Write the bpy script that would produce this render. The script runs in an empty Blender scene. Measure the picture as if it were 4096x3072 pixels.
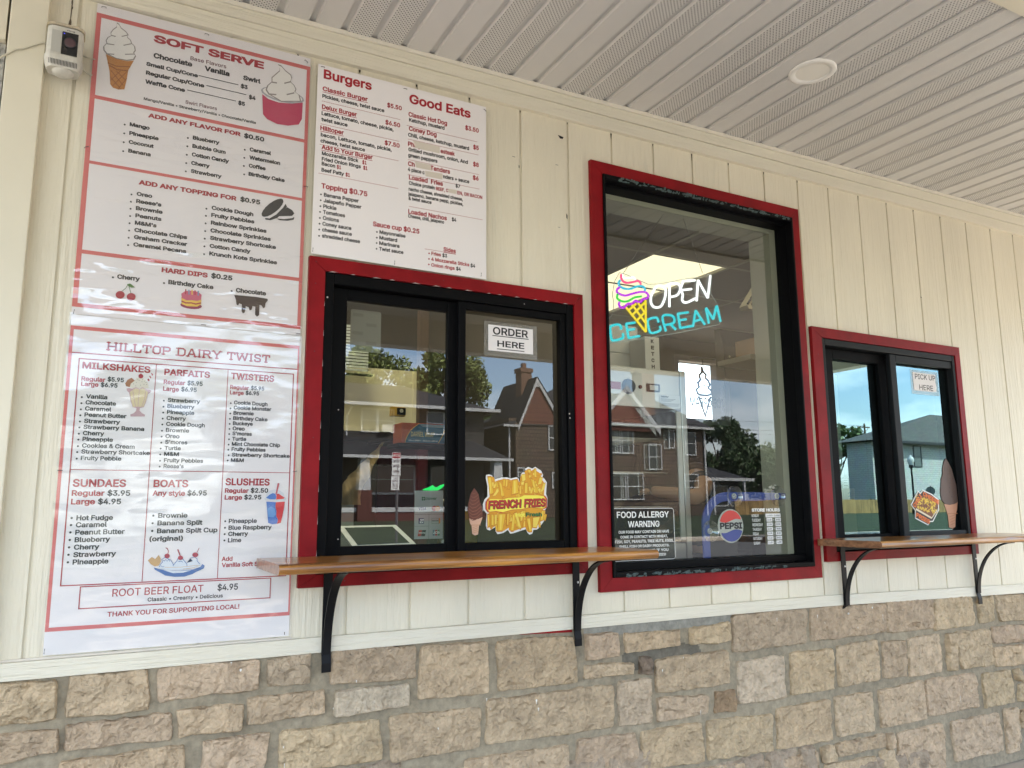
import bpy, bmesh, math, random
import numpy as np
from mathutils import Vector, Matrix

# ------------------------------------------------------------------ camera, light, exposure
SC = bpy.context.scene
COL = SC.collection
R = math.radians
cam_d = bpy.data.cameras.new('camera')
cam = bpy.data.objects.new('camera', cam_d); COL.objects.link(cam)
cam.location = (0.0, -2.354, 1.20)
cam.rotation_euler = (R(99.031), R(0.358), R(-28.019))
cam_d.sensor_width = 36.0; cam_d.lens = 27.3675
cam_d.clip_start = 0.05; cam_d.clip_end = 2000
SC.camera = cam
SC.view_settings.view_transform = 'Standard'; SC.view_settings.look = 'None'
SC.view_settings.gamma = 1.0; SC.view_settings.use_curve_mapping = False
SC.view_settings.exposure = 2.72
SUN_EL, SUN_AZ = R(52), R(25)          # azimuth from +Y towards +X: the sun stands behind the building
sun_dir = Vector((math.sin(SUN_AZ)*math.cos(SUN_EL), math.cos(SUN_AZ)*math.cos(SUN_EL), math.sin(SUN_EL)))
w = bpy.data.worlds.new('World'); SC.world = w; w.use_nodes = True
nt = w.node_tree; nt.nodes.clear()
def wn(t, **k):
    n = nt.nodes.new(t)
    for a, b in k.items(): setattr(n, a, b)
    return n
sky = wn('ShaderNodeTexSky', sky_type='NISHITA', sun_disc=False, sun_elevation=SUN_EL, sun_rotation=SUN_AZ)
sky.air_density = 1.0; sky.dust_density = 1.6; sky.ozone_density = 1.5
tc = wn('ShaderNodeTexCoord'); mp = wn('ShaderNodeMapping'); mp.inputs['Scale'].default_value = (1, 1, 2.6)
no = wn('ShaderNodeTexNoise'); no.inputs['Scale'].default_value = 2.3; no.inputs['Detail'].default_value = 7; no.inputs['Roughness'].default_value = .58
cr = wn('ShaderNodeValToRGB'); cr.color_ramp.elements[0].position = .5; cr.color_ramp.elements[1].position = .68
mx = wn('ShaderNodeMix', data_type='RGBA'); mx.inputs['B'].default_value = (7.5, 7.7, 8.0, 1)
bg = wn('ShaderNodeBackground'); bg.inputs['Strength'].default_value = 0.13
wo = wn('ShaderNodeOutputWorld')
L = nt.links.new
L(tc.outputs['Generated'], mp.inputs['Vector']); L(mp.outputs['Vector'], no.inputs['Vector']); L(no.outputs['Fac'], cr.inputs['Fac'])
L(cr.outputs['Color'], mx.inputs['Factor']); L(sky.outputs['Color'], mx.inputs['A']); L(mx.outputs['Result'], bg.inputs['Color']); L(bg.outputs['Background'], wo.inputs['Surface'])
sd = bpy.data.lights.new('sun', 'SUN'); sd.energy = 3.0; sd.angle = R(0.5); sd.color = (1.0, 0.93, 0.83)
so = bpy.data.objects.new('sun', sd); COL.objects.link(so); so.location = (0, 20, 30)
so.rotation_euler = sun_dir.to_track_quat('Z', 'Y').to_euler()
SC.cycles.max_bounces = 10; SC.cycles.diffuse_bounces = 5; SC.cycles.glossy_bounces = 6; SC.cycles.transparent_max_bounces = 24
SC.cycles.caustics_reflective = False; SC.cycles.caustics_refractive = False
SC.cycles.sample_clamp_indirect = 6.0
SC.cycles.use_denoising = True
rnd = random.Random(7)

# ------------------------------------------------------------------ measured tables (metres on the wall)
TAB_P1 = [["SOFT SERVE",0.0644,0.3796,2.5602,0.0246,"r","H"],["Base Flavors",0.1672,0.2691,2.5323,0.0122,"m","L"],["Chocolate",0.0674,0.1734,2.5106,0.0163,"k","H"],["Vanilla",0.2078,0.2796,2.5087,0.0161,"k","H"],["Swirl",0.3195,0.3719,2.509,0.015,"k","H"],["Small Cup/Cone",0.0498,0.1911,2.4809,0.0121,"k","H"],["$3",0.3135,0.3343,2.4802,0.0135,"k","H"],["Regular Cup/Cone",0.0507,0.21,2.453,0.0128,"k","H"],["$4",0.3389,0.3592,2.4506,0.0135,"k","H"],["Waffle Cone",0.0503,0.158,2.4251,0.0127,"k","H"],["$5",0.3088,0.3288,2.4235,0.0134,"k","H"],["Swirl Flavors",0.1612,0.2493,2.3899,0.0109,"m","L"],["Mango/Vanilla • Strawberry/Vanilla • Chocolate/Vanilla",0.05,0.3636,2.373,0.0087,"k",""],["ADD ANY FLAVOR FOR",0.0643,0.3214,2.3228,0.0133,"r","H"],["$0.50",0.3304,0.3907,2.3209,0.0147,"k","H"],["Mango",0.0189,0.0709,2.2848,0.0118,"k","H"],["•",0.0063,0,2.286,0.0026,"k","b"],["Pineapple",0.0195,0.0963,2.2582,0.0117,"k","H"],["•",0.0069,0,2.2594,0.0026,"k","b"],["Coconut",0.0198,0.0847,2.2317,0.0117,"k","H"],["•",0.0073,0,2.2325,0.0026,"k","b"],["Banana",0.0202,0.0786,2.2049,0.0117,"k","H"],["•",0.0076,0,2.2057,0.0026,"k","b"],["Blueberry",0.1873,0.2618,2.2826,0.0122,"k","H"],["•",0.1738,0,2.2838,0.0027,"k","b"],["Bubble Gum",0.1873,0.2807,2.2564,0.0121,"k","H"],["•",0.1738,0,2.2576,0.0027,"k","b"],["Cotton Candy",0.1872,0.2916,2.2299,0.0121,"k","H"],["•",0.1738,0,2.2311,0.0027,"k","b"],["Cherry",0.1871,0.2383,2.2032,0.0121,"k","H"],["•",0.1737,0,2.205,0.0027,"k","b"],["Strawberry",0.1874,0.2731,2.178,0.012,"k","H"],["•",0.174,0,2.1794,0.0026,"k","b"],["Caramel",0.3493,0.413,2.2813,0.0126,"k","H"],["•",0.335,0,2.2823,0.0028,"k","b"],["Watermelon",0.3492,0.4416,2.2553,0.0125,"k","H"],["•",0.3349,0,2.2563,0.0028,"k","b"],["Coffee",0.3491,0.3989,2.2288,0.0125,"k","H"],["•",0.3348,0,2.2301,0.0028,"k","b"],["Birthday Cake",0.3495,0.4575,2.2022,0.0123,"k","H"],["•",0.3369,0,2.2032,0.0027,"k","b"],["ADD ANY TOPPING FOR",0.0525,0.3191,2.1155,0.0141,"r","H"],["$0.95",0.3289,0.3874,2.1161,0.0149,"k","H"],["HARD DIPS",0.127,0.25,1.8671,0.0145,"r","H"],["$0.25",0.2593,0.3186,1.8678,0.0149,"k","H"],["Oreo",0.0497,0.09,2.0811,0.012,"k","H"],["•",0.0366,0,2.0819,0.0026,"k","b"],["Reese's",0.0496,0.1155,2.0597,0.012,"k","H"],["•",0.0366,0,2.0604,0.0026,"k","b"],["Brownie",0.0501,0.1198,2.0385,0.012,"k","H"],["•",0.037,0,2.0396,0.0026,"k","b"],["Peanuts",0.0503,0.1181,2.0168,0.0119,"k","H"],["•",0.0373,0,2.018,0.0026,"k","b"],["M&M's",0.0502,0.1066,1.9954,0.0119,"k","H"],["•",0.0372,0,1.9969,0.0026,"k","b"],["Chocolate Chips",0.0504,0.189,1.9741,0.0119,"k","H"],["•",0.0374,0,1.9754,0.0026,"k","b"],["Graham Cracker",0.0506,0.1898,1.9533,0.0118,"k","H"],["•",0.0376,0,1.9542,0.0026,"k","b"],["Caramel Pecans",0.0505,0.1889,1.9317,0.0118,"k","H"],["•",0.0376,0,1.9327,0.0026,"k","b"],["Cookie Dough",0.2502,0.3693,2.0759,0.0125,"k","H"],["•",0.236,0,2.0758,0.0028,"k","b"],["Fruity Pebbles",0.2501,0.3733,2.0532,0.0125,"k","H"],["•",0.2359,0,2.0538,0.0028,"k","b"],["Rainbow Sprinkles",0.2504,0.4101,2.0298,0.0124,"k","H"],["•",0.2362,0,2.0305,0.0027,"k","b"],["Chocolate Sprinkles",0.2503,0.4235,2.0061,0.0124,"k","H"],["•",0.2362,0,2.0069,0.0027,"k","b"],["Strawberry Shortcake",0.2503,0.4399,1.983,0.0124,"k","H"],["•",0.2362,0,1.9837,0.0027,"k","b"],["Cotton Candy",0.2506,0.3663,1.9587,0.0123,"k","H"],["•",0.2365,0,1.9603,0.0027,"k","b"],["Krunch Kote Sprinkles",0.2508,0.4452,1.9353,0.0123,"k","H"],["•",0.2368,0,1.9366,0.0027,"k","b"],["Cherry",0.0164,0.0735,1.833,0.0128,"k","H"],["•",0.0062,0,1.8351,0.0028,"k","b"],["Birthday Cake",0.1463,0.2677,1.8344,0.0132,"k","H"],["•",0.1355,0,1.8358,0.0029,"k","b"],["Chocolate",0.3299,0.4167,1.834,0.0137,"k","H"],["•",0.3183,0,1.8359,0.003,"k","b"]]
TAB_P2 = [["HILLTOP DAIRY TWIST",0.0034,0.437,1.63,0.0229,"r","S"],["MILKSHAKES",-0.05,0.1159,1.5753,0.0186,"r","G"],["PARFAITS",0.1512,0.2714,1.5725,0.0185,"r","G"],["TWISTERS",0.3288,0.4507,1.5738,0.0192,"r","G"],["Regular",-0.0499,0.0072,1.5421,0.0122,"r","G"],["$5.95",0.012,0.0517,1.5446,0.0123,"k","G"],["Large",-0.0497,-0.0082,1.5279,0.0121,"r","G"],["$6.95",-0.0034,0.0374,1.5285,0.0123,"k","G"],["Regular",0.1512,0.2071,1.547,0.0127,"r","G"],["$5.95",0.2124,0.2532,1.5479,0.0129,"k","G"],["Large",0.1508,0.1917,1.5279,0.0127,"r","G"],["$6.95",0.1973,0.2384,1.5294,0.0128,"k","G"],["Regular",0.3278,0.3803,1.5448,0.0118,"r","G"],["$5.95",0.3857,0.4235,1.5457,0.0119,"k","G"],["Large",0.3279,0.3664,1.5289,0.0118,"r","G"],["$6.95",0.3714,0.4095,1.5303,0.0119,"k","G"],["Vanilla",-0.036,0.0152,1.4954,0.0115,"k","G"],["•",-0.0454,0,1.498,0.0025,"k","b"],["Chocolate",-0.0357,0.0369,1.4793,0.0114,"k","G"],["•",-0.0451,0,1.4817,0.0025,"k","b"],["Caramel",-0.0359,0.0268,1.4627,0.0114,"k","G"],["•",-0.0453,0,1.4651,0.0025,"k","b"],["Peanut Butter",-0.0359,0.0644,1.4464,0.0114,"k","G"],["•",-0.0453,0,1.4493,0.0025,"k","b"],["Strawberry",-0.0358,0.0502,1.4296,0.0114,"k","G"],["•",-0.0452,0,1.4328,0.0025,"k","b"],["Strawberry Banana",-0.0361,0.1104,1.4136,0.0113,"k","G"],["•",-0.0454,0,1.4167,0.0025,"k","b"],["Cherry",-0.036,0.0142,1.3971,0.0113,"k","G"],["•",-0.0454,0,1.4003,0.0025,"k","b"],["Pineapple",-0.036,0.0362,1.3813,0.0113,"k","G"],["•",-0.0454,0,1.3846,0.0025,"k","b"],["Cookies & Cream",-0.0359,0.09,1.3642,0.0113,"k","G"],["•",-0.0452,0,1.3674,0.0025,"k","b"],["Strawberry Shortcake",-0.0365,0.1286,1.3483,0.0112,"k","G"],["•",-0.0458,0,1.3517,0.0025,"k","b"],["Fruity Pebble",-0.0363,0.0595,1.3313,0.0112,"k","G"],["•",-0.0456,0,1.3346,0.0025,"k","b"],["Strawberry",0.1644,0.2495,1.4975,0.0113,"k","G"],["•",0.1548,0,1.5002,0.0025,"k","b"],["Blueberry",0.1645,0.235,1.4808,0.0113,"k","G"],["•",0.1549,0,1.4832,0.0025,"k","b"],["Pineapple",0.1646,0.2356,1.4639,0.0113,"k","G"],["•",0.155,0,1.4669,0.0025,"k","b"],["Cherry",0.1643,0.2148,1.4468,0.0113,"k","G"],["•",0.1548,0,1.45,0.0025,"k","b"],["Cookie Dough",0.1644,0.2651,1.4304,0.0112,"k","G"],["•",0.1548,0,1.4335,0.0025,"k","b"],["Brownie",0.1645,0.2247,1.4134,0.0112,"k","G"],["•",0.1549,0,1.4163,0.0025,"k","b"],["Oreo",0.1645,0.2007,1.3966,0.0112,"k","G"],["•",0.155,0,1.3999,0.0025,"k","b"],["S'mores",0.1646,0.2219,1.3804,0.0112,"k","G"],["•",0.1551,0,1.3834,0.0025,"k","b"],["Turtle",0.1641,0.2059,1.3637,0.0111,"k","G"],["•",0.1545,0,1.3671,0.0024,"k","b"],["M&M",0.1638,0.2019,1.3472,0.0111,"k","G"],["•",0.1543,0,1.3507,0.0024,"k","b"],["Fruity Pebbles",0.1645,0.2659,1.33,0.0111,"k","G"],["•",0.155,0,1.3335,0.0024,"k","b"],["Reese's",0.1646,0.216,1.3139,0.0111,"k","G"],["•",0.1551,0,1.3175,0.0024,"k","b"],["Cookie Dough",0.3404,0.4349,1.5005,0.0111,"k","G"],["•",0.3318,0,1.5033,0.0024,"k","b"],["Cookie Monster",0.3405,0.4464,1.4858,0.011,"k","G"],["•",0.3318,0,1.4881,0.0024,"k","b"],["Brownie",0.3406,0.397,1.4705,0.011,"k","G"],["•",0.3319,0,1.4733,0.0024,"k","b"],["Birthday Cake",0.3403,0.4371,1.4551,0.011,"k","G"],["•",0.3317,0,1.4578,0.0024,"k","b"],["Buckeye",0.3404,0.3957,1.4403,0.011,"k","G"],["•",0.3317,0,1.4433,0.0024,"k","b"],["Oreo",0.3404,0.3738,1.4253,0.011,"k","G"],["•",0.3318,0,1.4286,0.0024,"k","b"],["S'mores",0.3405,0.3943,1.4108,0.0109,"k","G"],["•",0.3318,0,1.4139,0.0024,"k","b"],["Turtle",0.3405,0.3795,1.3956,0.0109,"k","G"],["•",0.3319,0,1.3989,0.0024,"k","b"],["Mint Chocolate Chip",0.3403,0.476,1.3808,0.0109,"k","G"],["•",0.3317,0,1.3835,0.0024,"k","b"],["Fruity Pebbles",0.3403,0.4351,1.3659,0.0109,"k","G"],["•",0.3317,0,1.3689,0.0024,"k","b"],["Strawberry Shortcake",0.3417,0.5051,1.3498,0.0109,"k","G"],["•",0.3332,0,1.353,0.0024,"k","b"],["M&M",0.3399,0.3754,1.3344,0.0108,"k","G"],["•",0.3313,0,1.3381,0.0024,"k","b"],["SUNDAES",-0.0503,0.0751,1.2611,0.0206,"r","G"],["Regular",-0.0506,0.0254,1.2377,0.0148,"r","G"],["$3.95",0.0321,0.0869,1.2378,0.0151,"k","G"],["Large",-0.0507,0.0049,1.2155,0.0148,"r","G"],["$4.95",0.0112,0.0663,1.2156,0.015,"k","G"],["BOATS",0.1424,0.2305,1.2615,0.0205,"r","G"],["Any style",0.1414,0.2237,1.2383,0.0145,"r","G"],["$6.95",0.2293,0.2802,1.2388,0.0148,"k","G"],["SLUSHIES",0.3282,0.4506,1.268,0.02,"r","G"],["Regular",0.3279,0.3928,1.2466,0.013,"r","G"],["$2.50",0.3982,0.4473,1.2473,0.0132,"k","G"],["Large",0.3282,0.3758,1.2276,0.013,"r","G"],["$2.95",0.3812,0.4289,1.2281,0.0132,"k","G"],["Add",0.3284,0.3577,1.0575,0.012,"r","G"],["Vanilla Soft Serve",0.3295,0.4601,1.0406,0.012,"r","G"],["Hot Fudge",-0.0353,0.0499,1.1745,0.0132,"k","G"],["•",-0.0462,0,1.1808,0.0029,"k","b"],["Caramel",-0.0354,0.0369,1.1566,0.0131,"k","G"],["•",-0.0463,0,1.1627,0.0029,"k","b"],["Peanut Butter",-0.0354,0.0799,1.1375,0.0131,"k","G"],["•",-0.0463,0,1.144,0.0029,"k","b"],["Blueberry",-0.0354,0.0467,1.1185,0.0131,"k","G"],["•",-0.0463,0,1.1248,0.0029,"k","b"],["Cherry",-0.0357,0.0228,1.0996,0.013,"k","G"],["•",-0.0466,0,1.1059,0.0029,"k","b"],["Strawberry",-0.0358,0.0633,1.0806,0.013,"k","G"],["•",-0.0466,0,1.0874,0.0029,"k","b"],["Pineapple",-0.0358,0.0467,1.0619,0.013,"k","G"],["•",-0.0466,0,1.0683,0.0029,"k","b"],["Brownie",0.1589,0.2336,1.1787,0.0131,"k","G"],["•",0.147,0,1.1848,0.0029,"k","b"],["Banana Split",0.1583,0.2732,1.1585,0.0131,"k","G"],["•",0.1464,0,1.1646,0.0029,"k","b"],["Banana Split Cup",0.1586,0.3138,1.1374,0.013,"k","G"],["•",0.1468,0,1.1441,0.0029,"k","b"],["(original)",0.1412,0.2251,1.1164,0.013,"k","G"],["Pineapple",0.3425,0.4192,1.1617,0.0123,"k","G"],["•",0.3331,0,1.1673,0.0027,"k","b"],["Blue Raspberry",0.3427,0.4617,1.1432,0.0122,"k","G"],["•",0.3333,0,1.1493,0.0027,"k","b"],["Cherry",0.3426,0.3969,1.1259,0.0122,"k","G"],["•",0.3332,0,1.1317,0.0027,"k","b"],["Lime",0.3428,0.379,1.1084,0.0122,"k","G"],["•",0.3334,0,1.1142,0.0027,"k","b"],["ROOT BEER FLOAT",0.061,0.285,0.9763,0.0194,"r","L"],["$4.95",0.3215,0.3759,0.9776,0.0172,"k",""],["Classic • Creamy • Delicious",0.1464,0.3368,0.9587,0.0102,"k",""],["THANK YOU FOR SUPPORTING LOCAL!",0.053,0.3822,0.9257,0.0124,"r",""]]
TAB_PF = [["Burgers",0.5635,0.7239,2.5721,0.0326,"r","G"],["Classic Burger",0.5614,0.7114,2.5287,0.0159,"r","Gu"],["Pickles, cheese, twist sauce",0.5613,0.769,2.5047,0.013,"k","G"],["$5.50",0.7782,0.83,2.5267,0.0156,"r","G"],["Delux Burger",0.5613,0.676,2.4662,0.0158,"r","Gu"],["Lettuce, tomato, cheese, pickle,",0.5608,0.8024,2.4451,0.0129,"k","G"],["twist sauce",0.5607,0.6461,2.4243,0.0128,"k","G"],["$6.50",0.7733,0.8251,2.464,0.0155,"r","G"],["Hilltoper",0.5585,0.6345,2.3934,0.0156,"r","Gu"],["bacon, Lettuce, tomato, pickle,",0.5605,0.7973,2.3722,0.0128,"k","G"],["cheese, twist sauce",0.5604,0.7063,2.3518,0.0127,"k","G"],["$7.50",0.7722,0.8246,2.3912,0.0154,"r","G"],["Add to Your Burger",0.5643,0.7324,2.3297,0.0155,"r","Gu"],["Mozzarella Stick",0.566,0.6854,2.31,0.0127,"k","G"],["$1",0.6981,0.7124,2.3079,0.013,"r","G"],["Fried Onion Rings",0.5663,0.6938,2.2913,0.0127,"k","G"],["$1",0.7016,0.7157,2.2894,0.013,"r","G"],["Bacon",0.5666,0.61,2.2756,0.0126,"k","G"],["$1",0.6149,0.6291,2.2744,0.0127,"r","G"],["Beef Patty",0.5667,0.6393,2.2548,0.0126,"k","G"],["$1",0.6442,0.6585,2.2542,0.0128,"r","G"],["Good Eats",0.8565,1.0861,2.5606,0.0343,"r","G"],["Classic Hot Dog",0.8543,0.9962,2.512,0.0167,"r","G"],["Ketchup, mustard",0.8567,0.9866,2.4937,0.0137,"k","G"],["$3.50",1.0651,1.118,2.5132,0.0164,"r","G"],["Coney Dog",0.8566,0.9575,2.4612,0.0166,"r","G"],["Chili, cheese, ketchup, mustard",0.8542,1.0805,2.4394,0.0136,"k","G"],["$5",1.0961,1.1181,2.4476,0.0164,"r","G"],["Philly",0.8541,0.9018,2.4053,0.0165,"r","G"],["esteak",0.9726,1.0261,2.406,0.0159,"r","G"],["Grilled mushroom, onion, And",0.8559,1.0759,2.3871,0.0135,"k","G"],["green peppers",0.8554,0.9612,2.3668,0.0135,"k","G"],["$8",1.0959,1.1181,2.3839,0.0162,"r","G"],["Ch",0.8553,0.8795,2.3349,0.0164,"r","G"],["Tenders",0.9356,1.0083,2.3365,0.0166,"r","G"],["4 piece c",0.855,0.9151,2.3159,0.0134,"k","G"],["nders + sauce",0.9828,1.0816,2.3164,0.0137,"k","G"],["$6",1.0948,1.1175,2.3338,0.0161,"r","G"],["Topping $0.75",0.568,0.7179,2.1995,0.0172,"r","G"],["Sauce cup $0.25",0.7384,0.8992,2.1031,0.0165,"r","G"],["Sides",0.986,1.032,2.0562,0.0153,"r","Gu"],["Fries",0.9427,0.9773,2.0363,0.0123,"r","G"],["$3",0.9822,0.9997,2.0358,0.0124,"k","G"],["4 Mozzarella Sticks",0.9423,1.0822,2.0167,0.0122,"r","G"],["$4",1.0872,1.1047,2.0153,0.0126,"k","G"],["Onion rings",0.9425,1.028,1.9966,0.0122,"r","G"],["$4",1.0333,1.0505,1.9965,0.0124,"k","G"],["Loaded  Fries",0.8593,0.9824,2.2875,0.0163,"r","G"],["$7",1.0294,1.0468,2.2923,0.0128,"k","G"],["Choice protein",0.8593,0.9523,2.2687,0.013,"k","G"],["BEEF,",0.9569,0.9894,2.2683,0.0126,"r","G"],["C",0.9941,1.0019,2.269,0.0121,"r","G"],["EN, OR BACON",1.0365,1.1319,2.2685,0.0128,"r","G"],["nacho cheese, shredded cheese,",0.859,1.0572,2.2478,0.0124,"k","G"],["jalapeno, banana pepp, pickles,",0.8578,1.0588,2.2303,0.0124,"k","G"],["& twist sauce",0.8589,0.9413,2.215,0.0123,"k","G"],["Loaded Nachos",0.8588,0.998,2.1672,0.0161,"r","G"],["$4",1.016,1.0329,2.1681,0.0135,"k","G"],["Cheese, chili, jalapeno",0.8582,0.9879,2.1534,0.0123,"k","G"],["Banana Pepper",0.5768,0.6898,2.1733,0.0128,"k","G"],["•",0.5677,0,2.1783,0.0028,"k","b"],["Jalapeño Pepper",0.5767,0.6991,2.1541,0.0127,"k","G"],["•",0.5675,0,2.1588,0.0028,"k","b"],["Pickle",0.5762,0.6183,2.1349,0.0127,"k","G"],["•",0.5671,0,2.1392,0.0028,"k","b"],["Tomatoes",0.5758,0.6465,2.1159,0.0127,"k","G"],["•",0.5666,0,2.1203,0.0028,"k","b"],["Onions",0.5759,0.6275,2.0964,0.0127,"k","G"],["•",0.5668,0,2.1004,0.0028,"k","b"],["Coney sauce",0.5754,0.6683,2.0774,0.0126,"k","G"],["•",0.5663,0,2.0816,0.0028,"k","b"],["cheese sauce",0.575,0.6702,2.0581,0.0126,"k","G"],["•",0.5659,0,2.0623,0.0028,"k","b"],["shredded cheese",0.5751,0.6976,2.0381,0.0126,"k","G"],["•",0.5661,0,2.0417,0.0028,"k","b"],["Mayonnaise",0.7612,0.8505,2.0813,0.0125,"k","G"],["•",0.7526,0,2.0855,0.0028,"k","b"],["Mustard",0.7613,0.822,2.0621,0.0125,"k","G"],["•",0.7528,0,2.0661,0.0028,"k","b"],["Marinara",0.7612,0.8302,2.0436,0.0124,"k","G"],["•",0.7526,0,2.048,0.0027,"k","b"],["Twist sauce",0.761,0.8442,2.0244,0.0124,"k","G"],["•",0.7525,0,2.0287,0.0027,"k","b"],["•",0.9345,0,2.041,0.0028,"r","b"],["•",0.9344,0,2.0217,0.0028,"r","b"],["•",0.934,0,2.0024,0.0028,"r","b"]]
TAB_D1 = [[0.1926,0.3069,2.4836],[0.2159,0.3315,2.4574],[0.1638,0.3021,2.4291]]
TAB_LF = [[0.5606,0.8258,2.4929],[0.5588,0.8237,2.4143],[0.5584,0.8228,2.3448],[0.5578,0.8228,2.2476],[0.8485,1.1124,2.4779],[0.854,1.1181,2.4297],[0.8549,1.1198,2.357],[0.8552,1.1215,2.3037],[0.8619,1.1339,2.1929],[0.919,1.0321,2.0543]]
TAB_WF = [[[0.8712,2.4283],[0.9693,2.4274],[0.9696,2.4029],[0.8806,2.4032]],[[0.8783,2.3545],[0.936,2.3546],[0.9424,2.3347],[0.8846,2.3348]],[[0.9165,2.3293],[0.9811,2.332],[0.9797,2.3104],[0.9182,2.3101]],[[1.0018,2.282],[1.0348,2.2829],[1.0333,2.268],[1.0019,2.269]]]
TAB_ST = [[[-0.18,0.787],[-0.053,0.777],[-0.047,0.691],[-0.172,0.687]],[[-0.022,0.788],[0.157,0.785],[0.164,0.686],[-0.023,0.689]],[[0.186,0.785],[0.439,0.785],[0.441,0.71],[0.192,0.703]],[[-0.17,0.666],[-0.04,0.661],[-0.036,0.615],[-0.165,0.598]],[[-0.018,0.667],[0.222,0.671],[0.224,0.607],[-0.016,0.609]],[[0.24,0.673],[0.4,0.669],[0.398,0.606],[0.244,0.608]],[[-0.023,0.582],[0.255,0.583],[0.263,0.491],[-0.035,0.518]],[[0.465,0.779],[0.583,0.786],[0.583,0.705],[0.473,0.711]],[[0.642,0.789],[0.905,0.782],[0.905,0.688],[0.646,0.697]],[[0.412,0.684],[0.628,0.681],[0.63,0.619],[0.416,0.615]],[[0.662,0.674],[0.886,0.674],[0.887,0.613],[0.66,0.608]],[[0.308,0.588],[0.481,0.583],[0.463,0.497],[0.301,0.485]],[[0.508,0.585],[0.792,0.58],[0.807,0.467],[0.507,0.478]],[[0.925,0.778],[1.154,0.774],[1.156,0.617],[0.918,0.623]],[[1.187,0.774],[1.475,0.764],[1.496,0.615],[1.193,0.617]],[[0.83,0.585],[1.127,0.576],[1.125,0.459],[0.835,0.457]],[[1.152,0.593],[1.638,0.591],[1.636,0.451],[1.149,0.462]],[[1.079,0.426],[1.455,0.418],[1.453,0.303],[1.079,0.337]],[[1.525,0.767],[1.663,0.761],[1.665,0.685],[1.531,0.682]],[[1.692,0.759],[1.943,0.746],[1.94,0.698],[1.703,0.691]],[[1.994,0.753],[2.191,0.758],[2.187,0.693],[1.991,0.695]],[[1.523,0.665],[1.719,0.657],[1.717,0.624],[1.523,0.621]],[[1.76,0.668],[1.803,0.664],[1.808,0.608],[1.754,0.617]],[[1.827,0.653],[2.169,0.659],[2.174,0.539],[1.829,0.542]],[[1.664,0.598],[1.805,0.59],[1.796,0.448],[1.663,0.451]],[[1.832,0.522],[2.065,0.507],[2.061,0.446],[1.831,0.446]],[[2.101,0.512],[2.194,0.509],[2.184,0.439],[2.097,0.445]],[[1.491,0.429],[1.731,0.419],[1.74,0.277],[1.477,0.302]],[[1.756,0.416],[2.027,0.416],[2.033,0.281],[1.753,0.294]],[[2.053,0.419],[2.382,0.4],[2.374,0.268],[2.052,0.282]],[[1.991,0.262],[2.217,0.251],[2.216,0.176],[1.987,0.2]],[[2.204,0.783],[2.606,0.785],[2.591,0.654],[2.195,0.649]],[[2.627,0.784],[3.093,0.777],[3.084,0.656],[2.621,0.655]],[[2.218,0.61],[2.466,0.611],[2.458,0.457],[2.212,0.46]],[[2.501,0.619],[2.742,0.614],[2.741,0.458],[2.492,0.465]],[[2.769,0.621],[3.023,0.626],[3.023,0.467],[2.772,0.463]],[[2.409,0.417],[2.707,0.419],[2.707,0.267],[2.402,0.271]],[[2.739,0.421],[2.962,0.423],[2.962,0.266],[2.74,0.273]],[[2.642,0.24],[2.713,0.241],[2.715,0.184],[2.648,0.187]],[[2.729,0.242],[3.02,0.247],[3.027,0.196],[2.732,0.197]],[[2.282,0.238],[2.62,0.231],[2.616,0.133],[2.266,0.155]],[[2.657,0.175],[2.956,0.165],[2.949,0.08],[2.656,0.105]],[[3.1,0.781],[3.423,0.777],[3.414,0.648],[3.096,0.651]],[[3.432,0.774],[3.714,0.77],[3.705,0.641],[3.42,0.639]],[[3.765,0.757],[3.884,0.761],[3.873,0.649],[3.754,0.644]],[[3.904,0.76],[4.222,0.755],[4.198,0.633],[3.923,0.641]],[[3.057,0.614],[3.201,0.612],[3.2,0.461],[3.048,0.467]],[[3.224,0.617],[3.445,0.618],[3.442,0.457],[3.222,0.457]],[[3.497,0.61],[3.554,0.612],[3.554,0.456],[3.49,0.457]],[[3.565,0.617],[3.832,0.61],[3.838,0.449],[3.589,0.451]],[[3.849,0.618],[4.193,0.607],[4.178,0.528],[3.851,0.544]],[[3.847,0.523],[4.175,0.513],[4.158,0.425],[3.856,0.438]],[[3.005,0.419],[3.308,0.43],[3.306,0.273],[3.011,0.269]],[[3.319,0.43],[3.68,0.425],[3.697,0.279],[3.324,0.28]],[[3.743,0.417],[3.961,0.413],[3.978,0.263],[3.738,0.265]],[[3.984,0.408],[4.041,0.412],[4.038,0.354],[4.0,0.367]],[[4.019,0.338],[4.144,0.352],[4.125,0.255],[4.005,0.265]],[[3.033,0.245],[3.073,0.242],[3.075,0.183],[3.038,0.185]],[[3.11,0.235],[3.416,0.24],[3.414,0.046],[3.09,0.057]],[[3.47,0.232],[3.835,0.232],[3.851,0.064],[3.486,0.067]],[[3.882,0.24],[3.999,0.234],[3.972,0.047],[3.878,0.047]],[[4.012,0.22],[4.134,0.218],[4.118,0.136],[4.006,0.146]],[[2.988,0.179],[3.08,0.173],[3.074,0.079],[2.988,0.081]]]
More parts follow.
